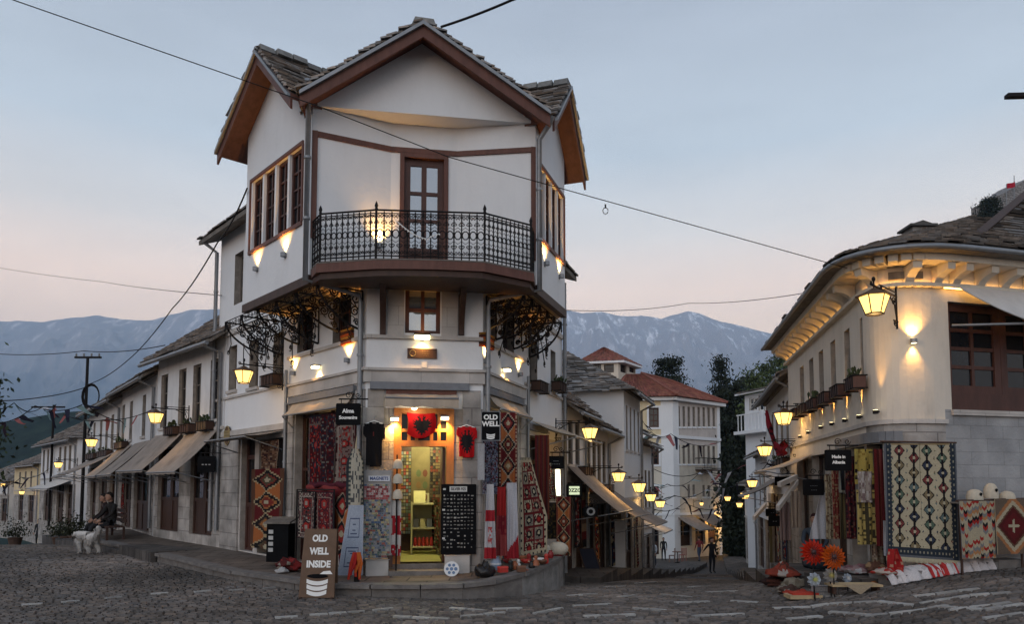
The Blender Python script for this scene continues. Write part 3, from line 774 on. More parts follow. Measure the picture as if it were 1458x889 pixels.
# open left and right shop bays: side posts, glazing bars, dim interior
def bay(parent, fr, r, depth, lit=None, name='shop_bay'):
 s0, s1, z0, z1 = r; b = MB()
 q = lambda s, z, o: fr.pt(s, z, o)
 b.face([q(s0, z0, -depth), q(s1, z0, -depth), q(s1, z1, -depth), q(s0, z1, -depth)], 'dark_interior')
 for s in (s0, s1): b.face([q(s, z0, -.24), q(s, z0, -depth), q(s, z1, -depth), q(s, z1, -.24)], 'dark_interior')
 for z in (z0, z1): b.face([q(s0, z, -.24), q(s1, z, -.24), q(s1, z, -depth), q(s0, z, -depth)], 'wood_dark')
 o_ = b.build(name, parent)
 f = MB()
 for t in (.0, .22, .5, .78, 1):
  s = s0 + (s1 - s0) * t; f.fbox(fr, max(s0, s - .03), min(s1, s + .03), z0, z1, -.22, -.16, 'wood_red')
 for z in (z0 + .05, z0 + (z1 - z0) * .62, z1 - .05): f.fbox(fr, s0, s1, z - .028, z + .028, -.215, -.165, 'wood_red')
 f.build('frame', o_)
 if lit:
  li = bpy.data.lights.new('shop_lamp', 'POINT'); li.energy = lit; li.color = (1, .66, .3); li.shadow_soft_size = .15
  lo = bpy.data.objects.new('shop_lamp', li); lo.location = fr.pt((s0 + s1) / 2, z1 - .35, -depth * .6) - wloc(o_); col.objects.link(lo); lo.parent = o_
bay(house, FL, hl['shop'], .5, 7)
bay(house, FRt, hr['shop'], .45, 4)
# ---- lit entrance with its timber door case
dr = h0['door']; D0, D1, DZ0, DZ1 = dr
mb = MB(); q = F0.pt; dd = 2.6
mb.face([q(D0 - .0, DZ0, -dd), q(D1 + .0, DZ0, -dd), q(D1 + .0, DZ1, -dd), q(D0 - .0, DZ1, -dd)], 'shop_wall')
mb.face([q(D0 - .0, DZ0, -.28), q(D0 - .0, DZ0, -dd), q(D0 - .0, DZ1, -dd), q(D0 - .0, DZ1, -.28)], 'shop_wall')
mb.face([q(D1 + .0, DZ0, -.28), q(D1 + .0, DZ0, -dd), q(D1 + .0, DZ1, -dd), q(D1 + .0, DZ1, -.28)], 'shop_wall')
mb.face([q(D0 - .0, DZ1, -.28), q(D1 + .0, DZ1, -.28), q(D1 + .0, DZ1, -dd), q(D0 - .0, DZ1, -dd)], 'wood_dark')
mb.face([q(D0 - .0, DZ0, -.28), q(D1 + .0, DZ0, -.28), q(D1 + .0, DZ0, -dd), q(D0 - .0, DZ0, -dd)], 'shop_floor')
room = mb.build('shop_interior', house)
for off_, e in ((-.8, 75), (-1.9, 62)):
 li = bpy.data.lights.new('ceiling_lamp', 'POINT'); li.energy = e; li.color = (1, .90, .50); li.shadow_soft_size = .12
 lo = bpy.data.objects.new('ceiling_lamp', li); lo.location = q((D0 + D1) / 2 + .1, DZ1 - .25, off_) - wloc(room); col.objects.link(lo); lo.parent = room
mb = MB()
zt = F0.px(600, 632)[1]; fo = .02
for a, b in ((D0, D0 + .13), (D1 - .13, D1)): mb.fbox(F0, a, b, DZ0, DZ1, -.16, fo, 'wood_orange')
mb.fbox(F0, D0 + .13, D1 - .13, zt - .05, zt + .05, -.15, fo - .004, 'wood_orange'); mb.fbox(F0, D0 + .13, D1 - .13, DZ1 - .1, DZ1, -.15, fo - .004, 'wood_orange')
sp = (D1 - D0 - .26) / 6
for k in range(1, 6):
 if k in (3,): continue
 x = D0 + .13 + sp * k; mb.fbox(F0, x - .028, x + .028, zt + .05, DZ1 - .1, -.14, fo - .008, 'wood_orange')
mb.fbox(F0, D0 + .13, D1 - .13, (zt + DZ1) / 2 - .1, (zt + DZ1) / 2 - .05, -.138, fo - .01, 'wood_orange')
dc = mb.build('door_case', house)
mb = MB(); mb.fbox(F0, D0 + .13, D1 - .13, zt + .05, DZ1 - .1, -.11, -.09, 'pane'); mb.build('pane', dc)
mb = MB()   # open leaf on the right, thin edge seen
mb.fbox(F0, D1 - .19, D1 - .14, DZ0 + .02, zt - .06, -.85, -.1, 'wood_red'); lf = mb.build('door', house)
mb = MB()
mb.fbox(F0, D0 - .03, D1 + .03, DZ0 - .09, DZ0, -.3, .04, 'kerb_stone'); mb.fbox(F0, D0 - .06, D1 + .06, .1, DZ0 - .093, -.3, .32, 'kerb_stone')
mb.build('door_step', house)
# timber board above the door awning
mb = MB(); a, z = F0.px(550, 559); b, _ = F0.px(650, 559); mb.fbox(F0, a, b, z - .06, z + .05, .0, .06, 'trim_brown'); mb.build('head_board', house)
# ---- upper floor
ZB = Z1; ZTR = 7.56                                # brown trim line
zg = G.px(600, 163)[1]                              # lower edge of the flat pediment
zeL = G.px(441, 150)[1]; apx, apz = G.px(601, 62)
zeR = zeL
mb = MB()
r_ = UL.rect(357, 258, 430, 340)
sA, sB = UL.px(358, 300)[0], UL.px(430, 260)[0]
zwt = (UL.px(358, 262)[1] + UL.px(430, 206)[1]) / 2; zwb = (UL.px(358, 355)[1] + UL.px(430, 318)[1]) / 2
ulh = []; stp = (sB - sA) / 4
for k in range(4): ulh.append((sA + stp * k + .035, sA + stp * (k + 1) - .035, zwb, zwt))
wall(mb, UL, 0, UL.L, ZB, zeL, ulh, 'white_plaster', .2, None, None)
# gable of the left face
gLx, gLz = UL.px(385, 95); gLx = UL.L * .50; gLz -= .12; zl2 = zeL + .42
mb.face([UL.pt(0, zeL), UL.pt(UL.L, zeL), UL.pt(gLx, gLz), UL.pt(0, zl2)], 'white_plaster')
sA2, sB2 = UR.px(767, 300)[0], UR.px(802, 330)[0]
zrt = (UR.px(768, 230)[1] + UR.px(802, 288)[1]) / 2; zrb = (UR.px(768, 336)[1] + UR.px(802, 374)[1]) / 2
urh = []; stp = (sB2 - sA2) / 4
for k in range(4): urh.append((sA2 + stp * k + .03, sA2 + stp * (k + 1) - .03, zrb, zrt))
wall(mb, UR, 0, UR.L, ZB, zeL, urh, 'white_plaster', .2, None, None)
gRz = zeL + (gLz - zeL) * .80; gRx = UR.L * .52
mb.face([UR.pt(0, zeL), UR.pt(UR.L, zeL), UR.pt(UR.L, zeL + .16), UR.pt(gRx, gRz)], 'white_plaster')
# recessed, gently bowed front under the flat pediment
REC = .40
sc0, sc1 = G.px(556, 300, -REC)[0], G.px(650, 300, -REC)[0]
pl = [(0.0, 0.0), (sc0, -REC), (sc1, -REC), (G.L, 0.0)]
fp = [G.pt(s, 0, o) for s, o in pl]
FF = [Fr(fp[0], fp[1]), Fr(fp[1], fp[2]), Fr(fp[2], fp[3])]
ZFL = 5.22                                          # balcony floor
d0 = FF[1].rect(569, 220, 638, 372); ud = (d0[0], d0[1], ZFL, d0[3])
wall(mb, FF[0], 0, FF[0].L, ZFL - .1, zg, [], 'white_plaster')
wall(mb, FF[1], 0, FF[1].L, ZFL - .1, zg, [ud], 'white_plaster', .16)
wall(mb, FF[2], 0, FF[2].L, ZFL - .1, zg, [], 'white_plaster')
# pediment: flat gable with thickness
mb.face([G.pt(0, zg), G.pt(G.L, zg), G.pt(G.L, zeL), G.pt(apx, apz), G.pt(0, zeL)], 'white_plaster')
mb.face([G.pt(0, zg), G.pt(pl[1][0], zg, -REC), G.pt(pl[2][0], zg, -REC), G.pt(G.L, zg)], 'white_plaster')
# back walls closing the upper floor
UBK = [URE, URE + V((-.8, 3.0, 0)), ULE + V((2.2, 2.6, 0)), ULE]
for p, q2 in zip(UBK, UBK[1:]):
 f = Fr(p, q2); mb.face([f.pt(0, ZB), f.pt(f.L, ZB), f.pt(f.L, zeL), f.pt(0, zeL)], 'white_plaster')
mb.build('upper_wall', house)
# planked soffit under the projecting floor
mb = MB()
poly = [ULE, UA, UB, URE, URE + V((-.8, 3, 0)), ULE + V((2.2, 2.6, 0))]
mb.face([V((p.x, p.y, ZB - .012)) for p in poly][::-1], 'wood_plank')
for fr in (UL, UR):
 for k in range(1, 9): mb.fbox(fr, .05, fr.L - .02, ZB - .03, ZB - .014, -k * .12 - .02, -k * .12 + .0, 'wood_plank')
mb.build('soffit', house)
# dark timber edge beams, brown trims
mb = MB()
mb.fbox(UL, -.02, UL.L + .02, ZB - .09, ZB + .06, -.08, .03, 'wood_dark'); mb.build('edge_beam', house); mb = MB(); mb.fbox(UR, -.02, UR.L + .02, ZB - .09, ZB + .06, -.08, .03, 'wood_dark')
mb.build('edge_beam', house)
mb = MB()
for k, f in enumerate(FF): mb.fbox(f, (.0 if k else .04), f.L - (.04 if k == 2 else 0), ZTR - .04, ZTR + .05, -.02, .03, 'trim_brown')
mb.fbox(G, .0, .09, ZFL + .55, ZTR + .052, -.1, .02, 'trim_brown'); mb.fbox(G, G.L - .08, G.L, ZFL + .35, ZTR + .052, -.1, .02, 'trim_brown')
for fr, a, b, zt_, zb_ in ((UL, sA, sB, zwt, zwb), (UR, sA2, sB2, zrt, zrb)):
 mb.fbox(fr, a - .05, b + .05, zb_ - .07, zb_ - .002, -.02, .035, 'trim_brown'); mb.fbox(fr, a - .05, b + .05, zt_ + .002, zt_ + .06, -.02, .03, 'trim_brown')
 for s in (a - .06, b + .015): mb.fbox(fr, s, s + .045, zb_, zt_, -.02, .028, 'trim_brown')
mb.build('timber_trim', house)
for h in ulh: window(house, UL, h, -.05, 2, 4, 'wood_red', fw=.06, bw=.03)
for h in urh: window(house, UR, h, -.05, 2, 4, 'wood_red', fw=.04, bw=.025)
# balcony door
s0, s1, z0, z1 = ud; f = FF[1]
mb = MB(); jf = .075
mb.fbox(f, s0, s0 + jf, z0, z1, -.14, .03, 'trim_brown'); mb.fbox(f, s1 - jf, s1, z0, z1, -.14, .03, 'trim_brown'); mb.fbox(f, s0 + jf, s1 - jf, z1 - jf, z1, -.14, .028, 'trim_brown')
mb.build('door_frame', house)
a, b = s0 + jf, s1 - jf; mb = MB(); st = .11
zs = [z0 + .02, z0 + .12, z0 + .42, z0 + .52, z0 + .80, z0 + .86]
mb.fbox(f, a, a + st, z0, z1 - jf, -.11, -.06, 'wood_red'); mb.fbox(f, b - st, b, z0, z1 - jf, -.11, -.06, 'wood_red'); mb.fbox(f, (a + b) / 2 - .045, (a + b) / 2 + .045, z0, z1 - jf, -.11, -.062, 'wood_red')
zt_ = [z0 + .62, z0 + .92, z0 + 1.22, z1 - jf - .13]; zz = [(z0, z0 + .1), (z0 + .48, z0 + .62), (z0 + .95, z0 + 1.02), (z0 + 1.33, z0 + 1.40), (z1 - jf - .12, z1 - jf)]
gz0 = z0 + .62; gz1 = z1 - jf - .12; pane_h = (gz1 - gz0) / 3
mb.fbox(f, a + st, b - st, z0, z0 + .1, -.11, -.064, 'wood_red'); mb.fbox(f, a + st, b - st, z0 + .5, gz0, -.11, -.064, 'wood_red'); mb.fbox(f, a + st, b - st, gz1, z1 - jf, -.11, -.064, 'wood_red')
for k in (1, 2): mb.fbox(f, a + st, b - st, gz0 + pane_h * k - .03, gz0 + pane_h * k + .03, -.11, -.064, 'wood_red')
mb.fbox(f, a + st, b - st, z0 + .1, z0 + .5, -.10, -.085, 'wood_red'); mb.fbox(f, a + st + .05, (a + b) / 2 - .09, z0 + .15, z0 + .45, -.09, -.072, 'wood_red'); mb.fbox(f, (a + b) / 2 + .09, b - st - .05, z0 + .15, z0 + .45, -.09, -.072, 'wood_red')
dl = mb.build('balcony_door', house)
mb = MB(); mb.fbox(f, a + st, b - st, gz0, gz1, -.095, -.085, 'pane_bright'); mb.build('pane', dl)
mb = MB(); mb.box(0, .02, 0, .02, 0, .02, 'iron'); hv = f.pt(b - st + .03, gz0 - .06, -.045)
mb = MB(); mb.tube([hv, hv + f.n * .05, hv + f.n * .05 - f.a * .1], .01, 'iron'); mb.build('handle', dl)
# ---- roof: three gables of stone slabs
roofb = MB()
OV = .48; TH = .10
def gable_roof(fr, s0, s1, ze, sa, za, back, ov, side, side2, tone=.20, row=.17, up0=0, up1=0):
 """ridge runs back from the face; eaves overhang sideways by 'side'"""
 kL = (za - ze - up0) / (sa - s0); kR = (za - ze - up1) / (s1 - sa)
 eL = (s0 - side, ze + up0 - kL * side); eR = (s1 + side2, ze + up1 - kR * side2)
 for (es, ez) in (eL, eR):
  # slab of planks, then the stones
  e0, e1 = fr.pt(es, ez, ov), fr.pt(es, ez, -back); r0, r1 = fr.pt(sa, za, ov), fr.pt(sa, za, -back)
  up = V((0, 0, TH))
  b_ = [e0, e1, r1, r0] if es > sa else [e1, e0, r0, r1]
  roofb.hexa(b_, [p + up for p in b_], 'trim_brown')
  e0, e1, r1, r0 = [p + up * 1.02 for p in (e0, e1, r1, r0)]
  slates(roofb, e0, e1, r1, r0, row, .24, .028, .9, tone, lift=.03)
 # ridge stones
 for k in range(int((back + ov) / .3)):
  p = fr.pt(sa + random.uniform(-.04, .04), za + TH + .05 + random.uniform(0, .04), ov - k * .3)
  g = tone * random.uniform(.6, 1.2)
  roofb.prism([p + fr.a * -.2 - V((0, 0, .11)), p + fr.a * .2 - V((0, 0, .11)), p + fr.a * .16 + V((0, 0, .0)), p - fr.a * .15 + V((0, 0, .015))], fr.n * -.27, 'slate', (g, g, g * .97))
 return eL, eR
eL, eR = gable_roof(G, 0, G.L, zeL, apx, apz, 4.2, OV, .16, .16, .25, .105)
eL2, eR2 = gable_roof(UL, 0, UL.L, zeL, gLx, gLz, 3.2, .42, .48, .04, .24, .105, .42)
eL3, eR3 = gable_roof(UR, 0, UR.L, zeL, gRx, gRz, 3.0, .36, .04, .36, .24, .105, 0, .16)
# lower roof of the rear part
e0, e1 = FL.pt(-.35, 7.6, .42), FL.pt(FL.L - 2.6, 7.6, .42)
roofb.hexa([e0 - V((0, 0, .1)), e1 - V((0, 0, .1)), FL.pt(FL.L - 2.6, 9.0, -3), FL.pt(-.35, 9.0, -3)], [e0, e1, FL.pt(FL.L - 2.6, 9.1, -3), FL.pt(-.35, 9.1, -3)], 'wood_old')
slates(roofb, e0 + V((0, 0, .01)), e1 + V((0, 0, .01)), FL.pt(FL.L - 2.6, 9.11, -3), FL.pt(-.35, 9.11, -3), .2, .34, .035, .5, .17)
e0, e1 = FRt.pt(2.1, 6.75, .35), FRt.pt(FRt.L + .1, 6.75, .35)
roofb.hexa([e0 - V((0, 0, .1)), e1 - V((0, 0, .1)), FRt.pt(FRt.L + .1, 7.6, -2.5), FRt.pt(2.1, 7.6, -2.5)], [e0, e1, FRt.pt(FRt.L + .1, 7.7, -2.5), FRt.pt(2.1, 7.7, -2.5)], 'wood_old')
slates(roofb, e0 + V((0, 0, .01)), e1 + V((0, 0, .01)), FRt.pt(FRt.L + .1, 7.71, -2.5), FRt.pt(2.1, 7.71, -2.5), .2, .34, .035, .5, .17)
roofb.build('roof', house)
# zinc verge strips and brown barge boards
mb = MB(); mz = MB()
def verge(fr, es, ez, sa, za, ov):
 e = fr.pt(es, ez, ov); r = fr.pt(sa, za, ov)
 for (b_, lo, hi, o0, o1, m_) in ((mb, -.17, -.003, -.04, .0, 'trim_brown'), (mz, .02, .085, .003, .06, 'zinc')):
  p = [e + V((0, 0, lo)) + fr.n * o0, r + V((0, 0, lo)) + fr.n * o0, r + V((0, 0, hi)) + fr.n * o0, e + V((0, 0, hi)) + fr.n * o0]
  b_.prism(p, fr.n * (o1 - o0), m_)
for fr, E0, E1, sa, za, ov in ((G, eL, eR, apx, apz, OV), (UL, eL2, eR2, gLx, gLz, .42), (UR, eL3, eR3, gRx, gRz, .36)):
 verge(fr, *E0, sa, za, ov); verge(fr, *E1, sa, za, ov)
mb.build('barge_board', house); mz.build('verge_flashing', house)
# ---- gutters' downpipes
def pipe(pts, r=.045, name='downpipe', parent=None):
 b = MB(); b.tube(pts, r, 'zinc', 8)
 for p in pts[1:-1:2]: pass
 acc = V(pts[0])
 for p, q2 in zip(pts, pts[1:]):
  p, q2 = V(p), V(q2)
  if abs((q2 - p).z) > 1.2:
   n = int(abs((q2 - p).z) / 1.1)
   for k in range(1, n + 1):
    c = p.lerp(q2, k / (n + 1)); b.tube([c - V((0, 0, .02)), c + V((0, 0, .02))], r * 1.35, 'zinc', 8)
 return b.build(name, parent or house)
pL = G.pt(-.06, 0, .10)
zt0 = G.px(437, 128)[1]
pipe([V((pL.x, pL.y, zt0)) + G.n * .25, V((pL.x, pL.y, zt0 - .18)), V((pL.x, pL.y, ZB - .05)), V((*FL.pt(FL.L - .05, 0, .13).xy, ZB - .16)), V((*FL.pt(FL.L - .05, 0, .09).xy, ZB - .3)), V((*FL.pt(FL.L - .05, 0, .09).xy, 1.2))])
pR = G.pt(G.L + .05, 0, .08); ztr = G.px(778, 178)[1]
pipe([V((*G.pt(G.L + .24, 0, .3).xy, ztr + .02)), V((*G.pt(G.L + .2, 0, .25).xy, ztr - .1)), V((pR.x, pR.y, ztr - .32)), V((pR.x, pR.y, ZB - .05)), V((*FRt.pt(.02, 0, .13).xy, ZB - .16)), V((*FRt.pt(.02, 0, .09).xy, ZB - .3)), V((*FRt.pt(.02, 0, .09).xy, .6))])
q1 = FL.pt(.0, 0, .1); pipe([V((*FL.pt(-.1, 0, .42).xy, 7.55)), V((q1.x, q1.y, 7.3)), V((q1.x, q1.y, .6))])
sp_ = FL.px(411.5, 600)[0]; q1 = FL.pt(sp_, 0, .08); pipe([V((q1.x, q1.y, zb1 + .35)), V((q1.x, q1.y, .3))], .032)
sp_ = FRt.px(747, 600)[0]; q1 = FRt.pt(sp_, 0, .08); pipe([V((q1.x, q1.y, 3.9)), V((q1.x, q1.y, .3))], .032)
q1 = FRt.pt(FRt.L - .04, 0, .08); pipe([V((q1.x, q1.y, 6.6)), V((q1.x, q1.y, -.6))], .045)
# ---- balcony
BP = [(455, 12.22), (535, 11.70), (690, 11.86), (756, 12.62)]
bpts = []
for (x, d), yb in zip(BP, (376, 371, 375, 389)):
 r = ray(x, yb); t = (ZFL - CAMZ) / r.z; bpts.append(CAM + r * t)
BA, BBp, BC, BD = [V((p.x, p.y, 0)) for p in bpts]
mb = MB()
fl_ = [G.pt(.02, 0, -.02), BA, BBp, BC, BD, G.pt(G.L - .02, 0, -.02)]
out_ = []
for k in range(9): out_.append(BBp.lerp(BC, k / 8) + (G.n * (.05 * math.sin(math.pi * k / 8))))
fl_ = [G.pt(.0, 0, -.05), BA - G.a * .05 + G.n * .02] + [p + G.n * .05 for p in out_] + [BD + G.a * .05 + G.n * .02, G.pt(G.L, 0, -.05), G.pt(G.L * .7, 0, -REC - .05), G.pt(G.L * .3, 0, -REC - .05)]
mb.prism([V((p.x, p.y, ZFL - .15)) for p in fl_], (0, 0, .14), 'trim_brown')
mb.build('balcony_floor', house)
cen = G.pt(G.L / 2, 0, -.4)
mb = MB()
fl2 = [cen + (p - cen) * .965 for p in fl_[1:-3]]
mb.prism([V((p.x, p.y, ZFL - .25)) for p in [fl_[0]] + fl2 + [fl_[-3]]], (0, 0, .098), 'wood_dark')
mb.prism([V((p.x, p.y, ZFL - .005)) for p in fl_], (0, 0, .02), 'wood_old')
mb.build('balcony_beam', house)
for x in (546, 657):     # carved timber consoles left and right of the window
 mb = MB(); s_, z_ = F0.px(x, 400); zlo = F0.px(x, 478)[1]; prof = []
 for k in range(9):
  t = k / 8; prof.append((.06 + .62 * (t ** 2.2), zlo + (ZB - .1 - zlo) * t))
 pts = [F0.pt(s_ - .05, z, o) for o, z in prof] + [F0.pt(s_ - .05, ZB - .1, .0), F0.pt(s_ - .05, zlo, .0)]
 mb.prism(pts, F0.a * .1, 'wood_dark'); mb.build('console', house)
# iron railing: bars, scrolls and a row of rings
def spiral(b, ctr, ex, ez, r0, turns, dirn, rad, mt='iron', a0=0.0, n=12, k=4, rend=.15):
 pts = []
 for i in range(n + 1):
  t = i / n; a = a0 + dirn * turns * 2 * math.pi * t; r = r0 * (1 - (1 - rend) * t)
  pts.append(ctr + ex * (math.cos(a) * r) + ez * (math.sin(a) * r))
 b.tube(pts, rad, mt, k, cap=False); return pts[0]
RH = .80; UZ = V((0, 0, 1))
def railpanel(p, q, n):
 b = MB(); d = (q - p); ln = d.length; d = d / ln
 for z, r in ((RH, .016), (RH - .05, .009), (.06, .012), (.0, .014)):
  b.tube([p + UZ * (ZFL + .02 + z), q + UZ * (ZFL + .02 + z)], r, 'iron', 5)
 sp = ln / n
 for i in range(n + 1):
  c = p + d * (sp * i); b.tube([c + UZ * (ZFL + .0), c + UZ * (ZFL + RH)], .0105, 'iron', 4, cap=False)
  b.ellipsoid(c + UZ * (ZFL + .66), (.014, .014, .022), 'iron', 5, 4)
 for i in range(n):
  c = p + d * (sp * (i + .5)); r = sp * .30
  for z in (.14, .25, .62, .73):
   for sgn in (-1, 1):
    spiral(b, c + d * (sgn * r * .92) + UZ * (ZFL + z), d, UZ, r * .9, 1.25, sgn * (1 if z < .4 else -1), .0085, a0=math.pi / 2 if z in (.14, .62) else -math.pi / 2, n=9, k=3)
  ring = [c + UZ * (ZFL + .44) + d * (math.cos(2 * math.pi * k / 10) * sp * .42) + UZ * (math.sin(2 * math.pi * k / 10) * sp * .55) for k in range(11)]
  b.tube(ring, .011, 'iron', 3, cap=False)
  b.tube([c + UZ * (ZFL + .34) - d * sp * .45, c + UZ * (ZFL + .30), c + UZ * (ZFL + .34) + d * sp * .45], .005, 'iron', 3, cap=False)
  b.tube([c + UZ * (ZFL + .53) - d * sp * .45, c + UZ * (ZFL + .57), c + UZ * (ZFL + .53) + d * sp * .45], .005, 'iron', 3, cap=False)
 return b.build('railing', house)
rl = [railpanel(BA, BBp, 10), railpanel(BBp, BC, 14), railpanel(BC, BD, 11), railpanel(G.pt(.04, 0, .02), BA, 3), railpanel(BD, G.pt(G.L - .04, 0, .02), 2)]
for p in (BA, BBp, BC, BD):
 b = MB(); b.tube([p + UZ * (ZFL - .02), p + UZ * (ZFL + RH + .05)], .02, 'iron', 6); b.lathe([(.0, .14), (.018, .1), (.03, .06), (.02, .03), (.028, .0)][::-1], p + UZ * (ZFL + RH + .03), 'iron', 6); b.build('rail_post', house)
# ---- wrought iron brackets below the projecting floor
def bracket(fr, s, depth, zt, zb):
 """in the plane at right angles to the face, at s"""
 b = MB(); ex = fr.n; o = fr.pt(s, 0, .02); H = zt - zb
 at = lambda x, z: o + ex * x + UZ * z
 b.tube([at(0, zb), at(0, zt)], .014, 'iron', 5); b.tube([at(0, zt), at(depth, zt)], .018, 'iron', 5)
 arc = [at(depth * .97 * math.sin(t * math.pi / 2) ** 1.1, zb + H * (1 - math.cos(t * math.pi / 2)) ** .8 * .98) for t in [k / 10 for k in range(11)]]
 b.tube(arc, .022, 'iron', 5)
 b.tube([at(.02, zt - H * .55), at(depth * .6, zt - .03)], .010, 'iron', 4)
 for (x, z, r, a0, dr_) in ((.16, .22, .13, 0, 1), (.17, .55, .11, 3.1, -1), (.40, .16, .12, 1.5, 1), (.62, .14, .10, 0, -1), (.36, .42, .10, 2.2, 1), (.12, .82, .075, 0, 1), (.56, .34, .08, 1, -1)):
  spiral(b, at(x * depth, zt - z * H), ex, UZ, r * depth, 1.7, dr_, .014, a0=a0, n=16, k=4)
 # leaf sprays
 for k in range(5):
  c = at(depth * (.15 + .17 * k), zt - H * (.75 - .13 * k)); e = c + ex * .09 + UZ * random.uniform(-.1, .12) + fr.a * random.uniform(-.08, .08)
  b.tube([c, c.lerp(e, .5) + UZ * .03, e], .008, 'iron', 3, cap=False)
 # finial hanging at the outer end
 b.tube([at(depth, zt), at(depth, zt - .16)], .012, 'iron', 4); b.lathe([(.0, -.06), (.02, -.02), (.012, .0)], at(depth, zt - .16), 'iron', 5)
 return b.build('bracket', house)
def tie(fr, s0, s1, depth, zt):
 b = MB()
 for o_, z_ in ((depth, zt), (depth, zt - .15), (depth * .55, zt)):
  b.tube([fr.pt(s0, z_, .02 + o_), fr.pt(s1, z_, .02 + o_)], .011, 'iron', 4)
 n = int((s1 - s0) / .16)
 for k in range(n):
  s = s0 + (s1 - s0) * (k + .5) / n
  spiral(b, fr.pt(s, zt - .075, .02 + depth), fr.a, UZ, .065, 1.5, 1 if k % 2 else -1, .007, n=10, k=3)
 # stray vine-like rods between the brackets
 for k in range(int((s1 - s0) * 11)):
  s = random.uniform(s0, s1); p = fr.pt(s, zt - random.uniform(.0, .5), random.uniform(.1, depth))
  q2 = p + fr.a * random.uniform(-.3, .3) + fr.n * random.uniform(-.25, .15) + UZ * random.uniform(-.75, -.05)
  mid = p.lerp(q2, .5) + fr.a * random.uniform(-.12, .12) + UZ * random.uniform(-.05, .1)
  b.tube([p, mid, q2], .011, 'iron', 3, cap=False)
  spiral(b, q2, fr.a, UZ, random.uniform(.05, .1), 1.4, random.choice((-1, 1)), .010, n=9, k=3, a0=random.uniform(0, 6))
 b.build('iron_tie', house)
sL0, sL1 = FL.px(380, 450)[0], FL.L - .12
for k in range(6): bracket(FL, sL0 + (sL1 - sL0) * k / 5, .86, ZB - .06, FL.px(420, 500)[1] - .0 + (.0 if k % 2 else .1))
tie(FL, sL0, sL1, .86, ZB - .06)
sR0, sR1 = .12, FRt.px(752, 450)[0]
for k in range(6): bracket(FRt, sR0 + (sR1 - sR0) * k / 5, .70, ZB - .06, FRt.px(720, 492)[1] + (.0 if k % 2 else .1))
tie(FRt, sR0, sR1, .70, ZB - .06)
# house plaque above the door, meter box
mb = MB(); r_ = F0.rect(580, 497, 622, 511); mb.fbox(F0, *r_[:2], *r_[2:], .0, .035, 'wood_dark'); pq = mb.build('plaque', house)
mb = MB()
for k, (t, wd) in enumerate(((.75, .34), (.5, .4), (.25, .3))): text_into(mb, '- - - - -'[:9 - 2 * (k == 2)], F0, r_[0] + (r_[1] - r_[0]) * .62, r_[2] + (r_[3] - r_[2]) * t, .045, .037, 'gold_letter')
ring = [F0.pt(r_[0] + .09 + .05 * math.cos(a), (r_[2] + r_[3]) / 2 + .055 * math.sin(a), .038) for a in [2 * math.pi * k / 14 for k in range(15)]]
mb.tube(ring, .006, 'gold_letter', 4, cap=False); mb.build('plaque_lettering', pq)
mb = MB(); r_ = F0.rect(600, 516, 608, 524); mb.fbox(F0, *r_[:2], *r_[2:], 0, .03, 'white_plaster'); mb.build('meter_box', house)
